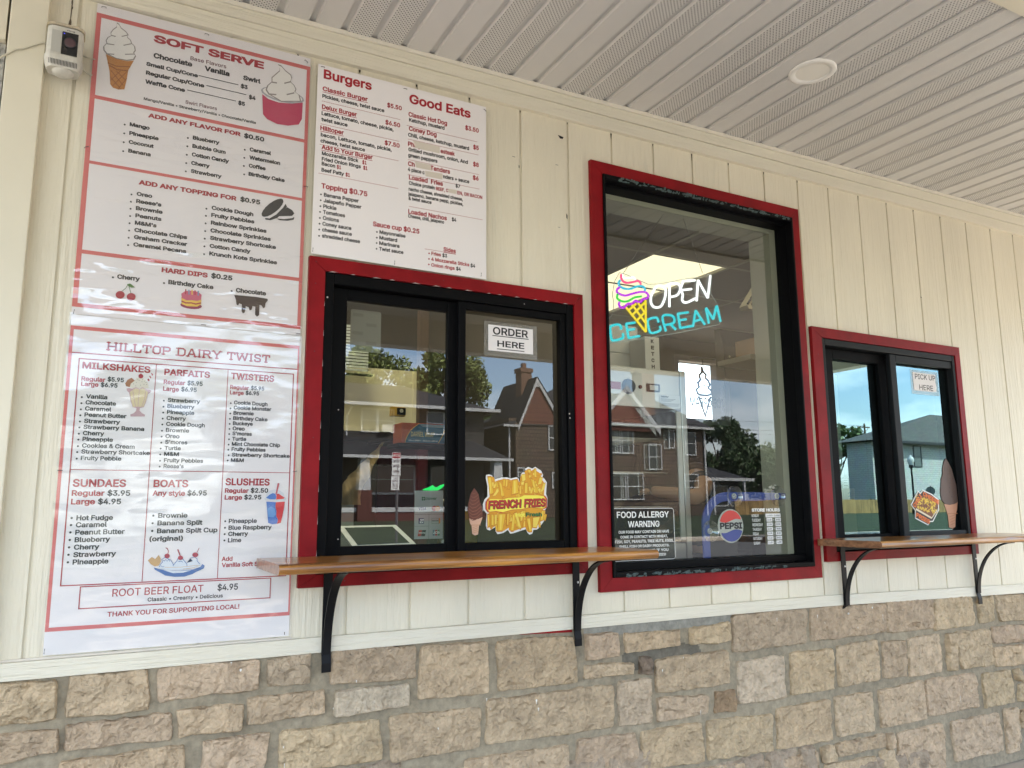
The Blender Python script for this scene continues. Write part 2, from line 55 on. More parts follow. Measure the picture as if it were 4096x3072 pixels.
TAB_A1 = [["gy",[[-0.034,2.5926],[-0.0282,2.59],[-0.0219,2.5799],[-0.0087,2.5719],[-0.0017,2.5637],[-0.0034,2.5547],[0.0055,2.5487],[0.0089,2.5395],[0.018,2.5318],[0.0202,2.5187],[0.0164,2.5108],[0.0221,2.5022],[0.0178,2.489],[-0.0001,2.4812],[-0.028,2.4794],[-0.0534,2.4873],[-0.0618,2.4966],[-0.0631,2.508],[-0.0556,2.5204],[-0.0581,2.5281],[-0.0542,2.5394],[-0.0463,2.5469],[-0.0475,2.5567],[-0.0422,2.5686],[-0.0332,2.5799]]],["cr",[[-0.0333,2.5889],[-0.0279,2.5864],[-0.022,2.5769],[-0.0097,2.5693],[-0.0032,2.5616],[-0.0048,2.5531],[0.0035,2.5475],[0.0067,2.5388],[0.0151,2.5316],[0.0172,2.5193],[0.0137,2.5119],[0.019,2.5037],[0.015,2.4913],[-0.0016,2.4841],[-0.0276,2.4824],[-0.0513,2.4899],[-0.0591,2.4987],[-0.0603,2.5095],[-0.0534,2.521],[-0.0557,2.5283],[-0.052,2.539],[-0.0447,2.5459],[-0.0458,2.5552],[-0.0409,2.5663],[-0.0325,2.5769]]],["gy",[[-0.0452,2.5464],[-0.0341,2.5463],[-0.0337,2.5494],[-0.0448,2.5495]]],["gy",[[-0.0184,2.5511],[-0.0034,2.56],[-0.0042,2.5628],[-0.0191,2.5538]]],["gy",[[-0.0543,2.5176],[-0.0358,2.5196],[-0.0356,2.5227],[-0.0541,2.5206]]],["gy",[[-0.0119,2.525],[0.008,2.5359],[0.0073,2.5388],[-0.0126,2.5278]]],["gy",[[-0.0507,2.4872],[-0.0338,2.4907],[-0.0338,2.4937],[-0.0508,2.4902]]],["gy",[[-0.0067,2.4982],[0.0168,2.5059],[0.0165,2.5089],[-0.007,2.5011]]],["wf",[[-0.0548,2.4869],[-0.028,2.4794],[-0.0,2.4805],[0.0174,2.4871],[0.0046,2.453],[0.0023,2.4219],[-0.0014,2.3924],[-0.0164,2.3874],[-0.0304,2.3897],[-0.0378,2.3978],[-0.0423,2.4367],[-0.0474,2.4587]]],["wd",[[-0.0493,2.4603],[-0.0266,2.4558],[0.0094,2.4638],[0.0094,2.4665],[-0.0264,2.4585],[-0.0486,2.463]]],["wd",[[-0.0441,2.4531],[-0.0233,2.4453],[0.0046,2.4496],[0.0047,2.453],[-0.0228,2.4487],[-0.043,2.4564]]],["wd",[[-0.0399,2.4401],[-0.0055,2.4024],[-0.0043,2.404],[-0.0387,2.4417]]],["wd",[[-0.0399,2.4199],[-0.0117,2.3907],[-0.0105,2.3923],[-0.0387,2.4216]]],["wd",[[-0.0261,2.4421],[-0.001,2.4203],[0.0001,2.4221],[-0.025,2.4438]]],["wd",[[0.0014,2.4494],[-0.0327,2.3948],[-0.0314,2.3938],[0.0026,2.4483]]],["wd",[[-0.0152,2.4465],[-0.0392,2.4098],[-0.038,2.4087],[-0.014,2.4454]]],["wd",[[0.0026,2.4294],[-0.0185,2.3885],[-0.0171,2.3876],[0.004,2.4285]]],["rm",[[0.5073,2.4867],[0.5004,2.4778],[0.4842,2.4706],[0.4614,2.4661],[0.4355,2.465],[0.4105,2.4674],[0.3901,2.4729],[0.3773,2.4806],[0.3739,2.4895],[0.3804,2.4982],[0.3959,2.5054],[0.4182,2.51],[0.444,2.5114],[0.4694,2.5092],[0.4904,2.5037],[0.5038,2.4958]]],["cr",[[0.5016,2.4883],[0.4955,2.4812],[0.4808,2.4753],[0.46,2.4718],[0.4363,2.4709],[0.4133,2.4729],[0.3945,2.4774],[0.3826,2.4837],[0.3793,2.4908],[0.3851,2.4978],[0.3992,2.5036],[0.4195,2.5073],[0.4431,2.5083],[0.4664,2.5065],[0.4858,2.502],[0.4982,2.4956]]],["gy",[[0.421,2.5896],[0.4318,2.5878],[0.4458,2.5749],[0.4632,2.5648],[0.467,2.5546],[0.4624,2.5403],[0.4746,2.5324],[0.4819,2.5195],[0.4789,2.5094],[0.4928,2.5019],[0.4987,2.4811],[0.4366,2.4653],[0.3962,2.4805],[0.3874,2.4928],[0.3917,2.5086],[0.4043,2.5247],[0.4037,2.5393],[0.4163,2.5557],[0.4275,2.5698],[0.427,2.5809]]],["cr",[[0.4225,2.5854],[0.4325,2.5836],[0.4454,2.5714],[0.4614,2.5618],[0.4649,2.5523],[0.4607,2.5389],[0.4719,2.5314],[0.4786,2.5192],[0.4758,2.5097],[0.4887,2.5026],[0.4941,2.483],[0.4371,2.4685],[0.3998,2.483],[0.3917,2.4946],[0.3956,2.5094],[0.4072,2.5245],[0.4066,2.5382],[0.4183,2.5535],[0.4285,2.5668],[0.4281,2.5772]]],["gy",[[0.4058,2.5211],[0.4207,2.5225],[0.4211,2.527],[0.4062,2.5256]]],["gy",[[0.4441,2.5277],[0.4646,2.5388],[0.4635,2.5428],[0.443,2.5317]]],["gy",[[0.3961,2.479],[0.4207,2.4828],[0.4209,2.4873],[0.3962,2.4834]]],["gy",[[0.4529,2.4912],[0.4762,2.5035],[0.475,2.5076],[0.4518,2.4952]]],["pk",[[0.3783,2.4759],[0.3969,2.4643],[0.4301,2.4607],[0.4702,2.4672],[0.5032,2.4792],[0.5025,2.4228],[0.493,2.4021],[0.4597,2.3905],[0.4264,2.388],[0.3964,2.3971],[0.3834,2.4101]]],["k",[[0.4546,2.145],[0.4561,2.1382],[0.4527,2.1276],[0.4449,2.1147],[0.434,2.1017],[0.4217,2.0904],[0.4098,2.0826],[0.4002,2.0794],[0.3942,2.0813],[0.3928,2.0879],[0.3961,2.0983],[0.4037,2.111],[0.4144,2.124],[0.4267,2.1354],[0.4387,2.1434],[0.4485,2.1468]]],["k",[[0.4032,2.0765],[0.4166,2.077],[0.4362,2.0932],[0.4556,2.1186],[0.4626,2.1327],[0.4674,2.1244],[0.4595,2.1065],[0.44,2.0829],[0.4201,2.0722],[0.4051,2.0714]]],["k",[[0.4675,2.1226],[0.4832,2.1162],[0.4905,2.1065],[0.4839,2.0972],[0.4398,2.0883],[0.4562,2.104]]],["k",[[0.4367,2.0805],[0.4604,2.0828],[0.4842,2.0899],[0.4909,2.0948],[0.4895,2.0861],[0.4708,2.0792],[0.447,2.0769]]],["gn",[[0.0419,1.8204],[0.0502,1.8231],[0.0628,1.8134],[0.0538,1.8116],[0.0465,1.8145]]],["gn",[[0.0436,1.8194],[0.0393,1.8092],[0.0302,1.7985],[0.0312,1.7974],[0.0404,1.8083],[0.0449,1.8188]]],["gn",[[0.0456,1.8184],[0.0528,1.794],[0.0542,1.7946],[0.0469,1.819]]],["dr",[[0.0383,1.7892],[0.0377,1.7849],[0.0355,1.7811],[0.0321,1.7783],[0.0279,1.7769],[0.0236,1.7772],[0.0198,1.7791],[0.0172,1.7823],[0.0161,1.7864],[0.0167,1.7906],[0.0188,1.7945],[0.0223,1.7973],[0.0265,1.7986],[0.0308,1.7984],[0.0345,1.7965],[0.0372,1.7932]]],["dr",[[0.0659,1.7868],[0.0653,1.7825],[0.0631,1.7786],[0.0596,1.7758],[0.0553,1.7745],[0.051,1.7748],[0.0472,1.7767],[0.0445,1.7799],[0.0434,1.784],[0.044,1.7883],[0.0462,1.7921],[0.0497,1.7949],[0.0539,1.7963],[0.0583,1.796],[0.0621,1.7941],[0.0648,1.7909]]],["dm",[[0.2391,1.7791],[0.2367,1.7752],[0.2303,1.7719],[0.2208,1.7697],[0.2097,1.7689],[0.1987,1.7696],[0.1895,1.7717],[0.1834,1.7749],[0.1813,1.7787],[0.1836,1.7825],[0.19,1.7858],[0.1993,1.788],[0.2104,1.7889],[0.2214,1.7882],[0.2308,1.7861],[0.237,1.7829]]],["yl",[[0.1827,1.8006],[0.2366,1.7988],[0.2364,1.7854],[0.2262,1.7774],[0.199,1.7759],[0.1844,1.7808]]],["dr",[[0.1833,1.7872],[0.1953,1.7828],[0.2104,1.7846],[0.2228,1.7827],[0.2367,1.7878],[0.2357,1.7916],[0.2226,1.7867],[0.2106,1.7886],[0.1958,1.7868],[0.1845,1.791]]],["pk2",[[0.1821,1.8105],[0.1907,1.8183],[0.2085,1.8232],[0.2269,1.8212],[0.2364,1.814],[0.2357,1.7987],[0.2253,1.7941],[0.2101,1.7946],[0.1981,1.7925],[0.1843,1.7975]]],["dr",[[0.1918,1.8252],[0.192,1.8102],[0.195,1.8104],[0.1948,1.8254]]],["bl",[[0.2003,1.8245],[0.2011,1.8102],[0.2041,1.8106],[0.2033,1.8249]]],["yl",[[0.2087,1.8256],[0.2095,1.8106],[0.2125,1.811],[0.2117,1.826]]],["dr",[[0.2166,1.825],[0.2174,1.8109],[0.2204,1.8113],[0.2196,1.8253]]],["bl",[[0.2252,1.8244],[0.226,1.81],[0.229,1.8104],[0.2282,1.8248]]],["ch",[[0.3258,1.8245],[0.352,1.8257],[0.3908,1.8264],[0.4211,1.8248],[0.4223,1.8197],[0.4161,1.8102],[0.415,1.7979],[0.4102,1.7939],[0.405,1.8019],[0.399,1.803],[0.3991,1.7717],[0.3928,1.7665],[0.3873,1.7722],[0.3872,1.7964],[0.3791,1.7971],[0.377,1.7858],[0.3716,1.7831],[0.368,1.7924],[0.3598,1.7949],[0.3581,1.7757],[0.3529,1.7717],[0.3487,1.7781],[0.3484,1.7987],[0.3409,1.8012],[0.3381,1.794],[0.3335,1.7969],[0.3313,1.8104]]]]
TAB_A2 = [["bk",[[0.0554,1.5417],[0.0606,1.5525],[0.0703,1.5585],[0.0783,1.5518],[0.0765,1.5403],[0.0686,1.5322],[0.0584,1.5343]]],["wc",[[0.0669,1.5321],[0.0696,1.5427],[0.0792,1.5519],[0.0821,1.5588],[0.0921,1.5624],[0.1045,1.5556],[0.1119,1.5466],[0.1144,1.5334],[0.0992,1.5304],[0.0772,1.5299]]],["dr",[[0.0989,1.5653],[0.0986,1.5628],[0.0974,1.5606],[0.0955,1.5591],[0.0932,1.5584],[0.0908,1.5587],[0.0888,1.56],[0.0873,1.562],[0.0867,1.5644],[0.087,1.5669],[0.0882,1.5691],[0.0901,1.5707],[0.0924,1.5714],[0.0948,1.571],[0.0968,1.5698],[0.0983,1.5678]]],["dr",[[0.0929,1.5691],[0.093,1.5758],[0.0922,1.5758],[0.0921,1.5691]]],["dr",[[0.1096,1.556],[0.1111,1.5599],[0.1156,1.5564],[0.1141,1.5521],[0.1118,1.5533]]],["dr",[[0.1138,1.5659],[0.1157,1.5679],[0.1192,1.562],[0.1176,1.56]]],["dr",[[0.118,1.5739],[0.1201,1.5759],[0.1234,1.5704],[0.1213,1.568]]],["pl",[[0.0596,1.5278],[0.0637,1.5296],[0.0739,1.5288],[0.082,1.5331],[0.0916,1.5299],[0.099,1.5339],[0.1077,1.5301],[0.1181,1.5283],[0.1218,1.5243],[0.117,1.5192],[0.1137,1.5161],[0.11,1.4931],[0.1057,1.4796],[0.0957,1.4762],[0.0953,1.4696],[0.1017,1.4624],[0.1096,1.459],[0.1094,1.4537],[0.0745,1.452],[0.0734,1.4572],[0.0815,1.4614],[0.0869,1.4682],[0.0873,1.4758],[0.0779,1.4781],[0.0718,1.4947],[0.067,1.517],[0.0617,1.5214]]],["yc",[[0.0686,1.519],[0.0749,1.525],[0.0825,1.5303],[0.0917,1.5277],[0.0991,1.5314],[0.1076,1.5272],[0.1134,1.5218],[0.1103,1.5026],[0.1048,1.4805],[0.0787,1.4791],[0.0735,1.4948]]],["pl",[[0.0742,1.5268],[0.0793,1.5006],[0.0853,1.4765],[0.0865,1.4768],[0.0804,1.5009],[0.0754,1.5271]]],["pl",[[0.0911,1.5281],[0.0902,1.5015],[0.0905,1.4769],[0.0917,1.4769],[0.0914,1.5014],[0.0923,1.528]]],["pl",[[0.1073,1.5273],[0.1054,1.5025],[0.0993,1.4776],[0.1005,1.4772],[0.1066,1.5022],[0.1085,1.5271]]],["k",[[0.0772,1.5423],[0.0769,1.5414],[0.076,1.5414],[0.0755,1.5421],[0.0759,1.543],[0.0767,1.543]]],["k",[[0.0837,1.5465],[0.0834,1.5457],[0.0825,1.5456],[0.082,1.5464],[0.0824,1.5472],[0.0833,1.5473]]],["k",[[0.0901,1.5527],[0.0898,1.5518],[0.0889,1.5518],[0.0884,1.5526],[0.0888,1.5534],[0.0897,1.5535]]],["k",[[0.0972,1.5494],[0.0968,1.5485],[0.0959,1.5484],[0.0955,1.5492],[0.0958,1.5501],[0.0967,1.5502]]],["k",[[0.1038,1.5517],[0.1035,1.5509],[0.1026,1.5508],[0.1021,1.5516],[0.1025,1.5525],[0.1034,1.5525]]],["k",[[0.0826,1.5369],[0.0823,1.5361],[0.0814,1.536],[0.0809,1.5368],[0.0813,1.5377],[0.0822,1.5377]]],["k",[[0.0944,1.5396],[0.094,1.5388],[0.0931,1.5387],[0.0927,1.5395],[0.093,1.5404],[0.0939,1.5404]]],["k",[[0.1027,1.5421],[0.1024,1.5413],[0.1015,1.5412],[0.101,1.542],[0.1014,1.5428],[0.1023,1.5429]]],["k",[[0.1095,1.5426],[0.1092,1.5417],[0.1083,1.5417],[0.1078,1.5425],[0.1082,1.5433],[0.1091,1.5434]]],["k",[[0.0866,1.5543],[0.0863,1.5535],[0.0854,1.5534],[0.0849,1.5542],[0.0853,1.5551],[0.0862,1.5551]]],["k",[[0.0985,1.5552],[0.0981,1.5543],[0.0973,1.5543],[0.0968,1.5551],[0.0972,1.5559],[0.098,1.556]]],["k",[[0.1075,1.5482],[0.1071,1.5473],[0.1063,1.5473],[0.1058,1.5481],[0.1062,1.5489],[0.107,1.549]]],["wf2",[[0.1407,1.0667],[0.1499,1.075],[0.1584,1.0693],[0.1665,1.0799],[0.1719,1.071],[0.1731,1.0622],[0.1676,1.0515],[0.1585,1.0497],[0.148,1.0566]]],["db",[[0.1562,1.0476],[0.1671,1.0433],[0.192,1.0379],[0.2232,1.0365],[0.2546,1.0381],[0.2735,1.044],[0.2784,1.0516],[0.2851,1.0469],[0.2823,1.0392],[0.2635,1.0311],[0.2553,1.0259],[0.2346,1.0198],[0.2095,1.0202],[0.1866,1.0245],[0.1717,1.0339],[0.1601,1.0409]]],["pb",[[0.1795,1.0397],[0.2044,1.0365],[0.2295,1.0358],[0.2516,1.036],[0.2298,1.0303],[0.2048,1.0303]]],["pb",[[0.1659,1.045],[0.1705,1.0536],[0.1782,1.0631],[0.1944,1.068],[0.2045,1.0545],[0.2153,1.0651],[0.2321,1.0645],[0.2389,1.0554],[0.2511,1.0649],[0.266,1.0633],[0.2752,1.0518],[0.2724,1.0441],[0.2231,1.0379],[0.1919,1.0396]]],["tn",[[0.1833,1.0459],[0.2227,1.0447],[0.2669,1.0481],[0.2667,1.0494],[0.2226,1.046],[0.1832,1.0472]]],["tn",[[0.2294,1.0392],[0.2567,1.0418],[0.2724,1.0479],[0.2719,1.0492],[0.2563,1.0431],[0.2291,1.0405]]],["db",[[0.1721,1.053],[0.1789,1.0614],[0.1749,1.0667],[0.1819,1.0717],[0.1899,1.0686],[0.1972,1.0641],[0.2032,1.0542],[0.2041,1.0489],[0.2055,1.049],[0.2045,1.0548],[0.1981,1.0651],[0.1904,1.07],[0.1816,1.0732],[0.1735,1.0673],[0.1775,1.0618],[0.171,1.0541]]],["db",[[0.1776,1.0658],[0.1825,1.0622],[0.185,1.0672],[0.1886,1.0609],[0.1914,1.0669],[0.1945,1.0614],[0.1957,1.0622],[0.1912,1.0685],[0.1885,1.0624],[0.1851,1.0687],[0.1821,1.0637],[0.1784,1.067]]],["db",[[0.2058,1.0517],[0.213,1.0614],[0.2154,1.0677],[0.2275,1.0661],[0.2329,1.0591],[0.238,1.0529],[0.2386,1.0476],[0.2401,1.0476],[0.2393,1.0535],[0.234,1.06],[0.228,1.0675],[0.2148,1.0691],[0.2117,1.0623],[0.2046,1.0527]]],["db",[[0.2168,1.0594],[0.2238,1.0607],[0.2279,1.0578],[0.2286,1.0591],[0.2239,1.0622],[0.2164,1.0609]]],["db",[[0.2404,1.0558],[0.2472,1.0621],[0.2541,1.0605],[0.2463,1.0681],[0.257,1.0706],[0.2642,1.0651],[0.2634,1.0608],[0.2714,1.0514],[0.2725,1.0524],[0.2647,1.0614],[0.2654,1.0659],[0.2571,1.0722],[0.2449,1.0688],[0.2527,1.0602],[0.2467,1.0636],[0.2394,1.057]]],["db",[[0.1693,1.0476],[0.1727,1.0505],[0.1779,1.0471],[0.1823,1.0476],[0.1819,1.0491],[0.1782,1.0486],[0.1727,1.0521],[0.1683,1.0488]]],["dr",[[0.1943,1.0764],[0.1939,1.074],[0.1926,1.0721],[0.1905,1.0708],[0.188,1.0704],[0.1855,1.071],[0.1832,1.0724],[0.1817,1.0745],[0.181,1.0768],[0.1814,1.0792],[0.1827,1.0811],[0.1848,1.0824],[0.1873,1.0828],[0.1899,1.0822],[0.1921,1.0808],[0.1936,1.0788]]],["dr",[[0.2282,1.0702],[0.2278,1.0679],[0.2265,1.066],[0.2245,1.0648],[0.222,1.0644],[0.2195,1.0649],[0.2173,1.0663],[0.2158,1.0683],[0.2152,1.0706],[0.2156,1.0729],[0.2169,1.0748],[0.2189,1.076],[0.2213,1.0764],[0.2239,1.0758],[0.2261,1.0745],[0.2276,1.0725]]],["dr",[[0.2666,1.0771],[0.2661,1.0746],[0.2646,1.0726],[0.2621,1.0713],[0.2592,1.0709],[0.2563,1.0715],[0.2537,1.0729],[0.2519,1.0751],[0.2512,1.0776],[0.2517,1.0801],[0.2532,1.0821],[0.2556,1.0834],[0.2585,1.0838],[0.2615,1.0832],[0.2641,1.0818],[0.2659,1.0796]]],["dr",[[0.1825,1.0972],[0.1858,1.0962],[0.1891,1.0901],[0.1885,1.0815],[0.1904,1.0812],[0.1909,1.0903],[0.1871,1.0976],[0.1829,1.0991]]],["dr",[[0.2119,1.0929],[0.2197,1.0743],[0.2224,1.0753],[0.2146,1.094]]],["dr",[[0.2673,1.096],[0.2622,1.0838],[0.2634,1.0832],[0.2685,1.0953]]],["lg",[[0.4402,1.2333],[0.4423,1.2446],[0.4513,1.2537],[0.4649,1.2569],[0.4788,1.2552],[0.4903,1.2473],[0.4961,1.2342],[0.4997,1.2307],[0.4972,1.2272],[0.4706,1.2228],[0.4396,1.2264],[0.4369,1.2298]]],["bl2",[[0.4416,1.2324],[0.4501,1.2411],[0.4602,1.2464],[0.468,1.2446],[0.4709,1.2359],[0.4695,1.2281],[0.454,1.2281]]],["rd",[[0.4697,1.2446],[0.4774,1.2447],[0.4863,1.2386],[0.4952,1.2333],[0.4919,1.2298],[0.4704,1.2275],[0.4712,1.2359]]],["bl2",[[0.4432,1.222],[0.4707,1.2202],[0.4686,1.2081],[0.4726,1.1941],[0.4723,1.1803],[0.4779,1.1698],[0.4757,1.1586],[0.4621,1.1571],[0.4509,1.1615],[0.4484,1.1805]]],["rd",[[0.4707,1.2202],[0.4957,1.2219],[0.4939,1.2009],[0.4897,1.1766],[0.4868,1.161],[0.4758,1.1581],[0.4784,1.1698],[0.4731,1.1802],[0.4734,1.1941],[0.4694,1.208]]],["lb",[[0.4475,1.2012],[0.4566,1.2081],[0.4689,1.2011],[0.4721,1.1855],[0.4647,1.1769],[0.4501,1.1788]]],["sr",[[0.4731,1.2753],[0.4783,1.2748],[0.4731,1.2464],[0.468,1.2429]]]]

# ------------------------------------------------------------------ helpers
class MB:
    def __init__(s): s.v = []; s.f = []; s.m = []; s.c = []
    def face(s, pts, m=0, c=None):
        n = len(s.v); s.v += [tuple(p) for p in pts]; s.f.append(tuple(range(n, n+len(pts)))); s.m.append(m); s.c.append(c)
    def box(s, x0, x1, y0, y1, z0, z1, m=0, c=None):
        if x0 > x1: x0, x1 = x1, x0
        if y0 > y1: y0, y1 = y1, y0
        if z0 > z1: z0, z1 = z1, z0
        n = len(s.v)
        s.v += [(x0,y0,z0),(x1,y0,z0),(x1,y1,z0),(x0,y1,z0),(x0,y0,z1),(x1,y0,z1),(x1,y1,z1),(x0,y1,z1)]
        for q in ((0,3,2,1),(4,5,6,7),(0,1,5,4),(1,2,6,5),(2,3,7,6),(3,0,4,7)):
            s.f.append(tuple(n+i for i in q)); s.m.append(m); s.c.append(c)
    def bbox(s, x0, x1, y0, y1, z0, z1, b=.003, m=0):
        # box with chamfered edges (convex hull of 24 points, built by hand)
        if x0 > x1: x0, x1 = x1, x0
        if y0 > y1: y0, y1 = y1, y0
        if z0 > z1: z0, z1 = z1, z0
        bm = bmesh.new(); bmesh.ops.create_cube(bm, size=1)
        for v in bm.verts: v.co = ((x0+x1)/2+v.co.x*(x1-x0), (y0+y1)/2+v.co.y*(y1-y0), (z0+z1)/2+v.co.z*(z1-z0))
        bmesh.ops.bevel(bm, geom=list(bm.edges), offset=b, segments=2, profile=.5, affect='EDGES')
        s.add_bm(bm, m); bm.free()
    def add_bm(s, bm, m=0):
        n = len(s.v); bm.verts.index_update()
        s.v += [tuple(v.co) for v in bm.verts]
        for f in bm.faces: s.f.append(tuple(n+v.index for v in f.verts)); s.m.append(m); s.c.append(None)
    def poly(s, pts, y, m=0, c=None):          # polygon on the wall, facing the street (-y)
        a = sum(pts[i][0]*pts[(i+1) % len(pts)][1]-pts[(i+1) % len(pts)][0]*pts[i][1] for i in range(len(pts)))
        if a < 0: pts = pts[::-1]
        s.face([(p[0], y, p[1]) for p in pts], m, c)
    def rect(s, x0, x1, z0, z1, y, m=0, c=None): s.poly([(x0,z0),(x1,z0),(x1,z1),(x0,z1)], y, m, c)
    def ring(s, x0, x1, z0, z1, t, y, m=0):
        s.rect(x0, x1, z1-t, z1, y, m); s.rect(x0, x1, z0, z0+t, y, m); s.rect(x0, x0+t, z0+t, z1-t, y, m); s.rect(x1-t, x1, z0+t, z1-t, y, m)
    def slab(s, pts, y0, y1, m=0):             # outline with thickness
        a = sum(pts[i][0]*pts[(i+1) % len(pts)][1]-pts[(i+1) % len(pts)][0]*pts[i][1] for i in range(len(pts)))
        if a < 0: pts = pts[::-1]
        s.poly(pts, y0, m); s.face([(p[0], y1, p[1]) for p in pts[::-1]], m)
        for i in range(len(pts)):
            p, q = pts[i], pts[(i+1) % len(pts)]
            s.face([(p[0],y0,p[1]),(p[0],y1,p[1]),(q[0],y1,q[1]),(q[0],y0,q[1])], m)
    def tube(s, path, r, n=8, m=0, caps=True, closed=False):
        P = [Vector(p) for p in path]; rr = r if isinstance(r, (list, tuple)) else [r]*len(P)
        base = len(s.v); up = Vector((.13,.2,1)).normalized(); k = len(P)
        for i, p in enumerate(P):
            d = (P[(i+1) % k]-P[i-1]) if closed else (P[min(i+1,k-1)]-P[max(i-1,0)])
            d.normalize(); a = up.cross(d)
            if a.length < 1e-3: a = Vector((1,0,0)).cross(d)
            a.normalize(); b = d.cross(a); up = b if False else up
            for j in range(n):
                t = 2*math.pi*j/n; q = p+(a*math.cos(t)+b*math.sin(t))*rr[i]; s.v.append(tuple(q))
        for i in range(k if closed else k-1):
            i2 = (i+1) % k
            for j in range(n):
                s.f.append((base+i*n+j, base+i*n+(j+1) % n, base+i2*n+(j+1) % n, base+i2*n+j)); s.m.append(m); s.c.append(None)
        if caps and not closed:
            s.f.append(tuple(base+j for j in range(n))[::-1]); s.f.append(tuple(base+(k-1)*n+j for j in range(n)))
            s.m += [m, m]; s.c += [None, None]
    def lathe(s, prof, c, axis='Z', n=20, m=0):    # prof: (radius, height)
        base = len(s.v)
        for (r, h) in prof:
            for j in range(n):
                t = 2*math.pi*j/n; a, b = r*math.cos(t), r*math.sin(t)
                if axis == 'Z': s.v.append((c[0]+a, c[1]+b, c[2]+h))
                else: s.v.append((c[0]+a, c[1]+h, c[2]+b))
        for i in range(len(prof)-1):
            for j in range(n):
                s.f.append((base+i*n+j, base+i*n+(j+1) % n, base+(i+1)*n+(j+1) % n, base+(i+1)*n+j)); s.m.append(m); s.c.append(None)
    def build(s, name, mats, parent=None, smooth=False, color=None):
        me = bpy.data.meshes.new(name); me.from_pydata(s.v, [], s.f)
        mats = mats if isinstance(mats, (list, tuple)) else [mats]
        for m in mats: me.materials.append(m)
        me.polygons.foreach_set('material_index', s.m)
        if any(c is not None for c in s.c):
            at = me.attributes.new('tint', 'FLOAT_COLOR', 'FACE')
            at.data.foreach_set('color', [x for c in s.c for x in ((*(c or (.5,.5,.5)), 1))])
        if smooth: me.polygons.foreach_set('use_smooth', [True]*len(me.polygons))
        me.update()
        o = bpy.data.objects.new(name, me); COL.objects.link(o)
        if parent is not None:
            o.parent = parent
            if parent.type == 'EMPTY': o.matrix_parent_inverse = Matrix.Translation(-Vector(parent.location))
        return o
def thing(name, label, cat, loc=(0,0,0), group=None):
    o = bpy.data.objects.new(name, None); COL.objects.link(o); o.location = loc; o.empty_display_size = .1
    return tag(o, label, cat, group)
def tag(o, label, cat, group=None, kind=None):
    o['label'] = label; o['category'] = cat
    if group: o['group'] = group
    if kind: o['kind'] = kind
    return o
def struct(o): o['kind'] = 'structure'; return o
def copy_tree(o, parent=None):
    c = o.copy(); COL.objects.link(c); c.parent = parent
    for ch in list(o.children): copy_tree(ch, c)
    return c

# ---- materials
def mat(name, col=(.5,.5,.5), rough=.5, metal=0, bump=None, vary=None, coat=0, spec=.5, emit=None, estr=0, tint=False):
    m = bpy.data.materials.new(name); m.use_nodes = True; t = m.node_tree; b = t.nodes['Principled BSDF']
    b.inputs['Base Color'].default_value = (*col, 1); b.inputs['Roughness'].default_value = rough; b.inputs['Metallic'].default_value = metal
    b.inputs['Coat Weight'].default_value = coat; b.inputs['Coat Roughness'].default_value = .08; b.inputs['Specular IOR Level'].default_value = spec
    if emit: b.inputs['Emission Color'].default_value = (*emit, 1); b.inputs['Emission Strength'].default_value = estr
    src = None
    if tint:
        a = t.nodes.new('ShaderNodeAttribute'); a.attribute_name = 'tint'; src = a.outputs['Color']; t.links.new(src, b.inputs['Base Color'])
    if vary:                                        # (scale xyz, amount[, detail, second colour])
        n = noise(t, vary[0], vary[2] if len(vary) > 2 else 5)
        hi = vary[3] if len(vary) > 3 else tuple(min(1, c*(1+vary[1])) for c in col)
        lo = tuple(c*(1-vary[1]) for c in col)
        r = t.nodes.new('ShaderNodeValToRGB'); r.color_ramp.elements[0].position = .33; r.color_ramp.elements[1].position = .67
        r.color_ramp.elements[0].color = (*lo, 1); r.color_ramp.elements[1].color = (*hi, 1)
        t.links.new(n.outputs['Fac'], r.inputs['Fac'])
        if src:
            r.color_ramp.elements[0].color = (1-vary[1],)*3+(1,); r.color_ramp.elements[1].color = (1+vary[1],)*3+(1,)
            mm = t.nodes.new('ShaderNodeMix'); mm.data_type = 'RGBA'; mm.blend_type = 'MULTIPLY'; mm.inputs['Factor'].default_value = 1
            t.links.new(src, mm.inputs['A']); t.links.new(r.outputs['Color'], mm.inputs['B']); t.links.new(mm.outputs['Result'], b.inputs['Base Color'])
        else: t.links.new(r.outputs['Color'], b.inputs['Base Color'])
    if bump:                                        # list of (scale xyz, strength, distance)
        prev = None
        for bb in (bump if isinstance(bump, list) else [bump]):
            n = noise(t, bb[0], 6); k = t.nodes.new('ShaderNodeBump'); k.inputs['Strength'].default_value = bb[1]; k.inputs['Distance'].default_value = bb[2]
            t.links.new(n.outputs['Fac'], k.inputs['Height'])
            if prev: t.links.new(prev.outputs['Normal'], k.inputs['Normal'])
            prev = k
        t.links.new(prev.outputs['Normal'], b.inputs['Normal'])
    return m
def noise(t, scale, detail=5):
    c = t.nodes.new('ShaderNodeTexCoord'); p = t.nodes.new('ShaderNodeMapping'); p.inputs['Scale'].default_value = scale
    n = t.nodes.new('ShaderNodeTexNoise'); n.inputs['Scale'].default_value = 1; n.inputs['Detail'].default_value = detail; n.inputs['Roughness'].default_value = .6
    t.links.new(c.outputs['Object'], p.inputs['Vector']); t.links.new(p.outputs['Vector'], n.inputs['Vector'])
    return n
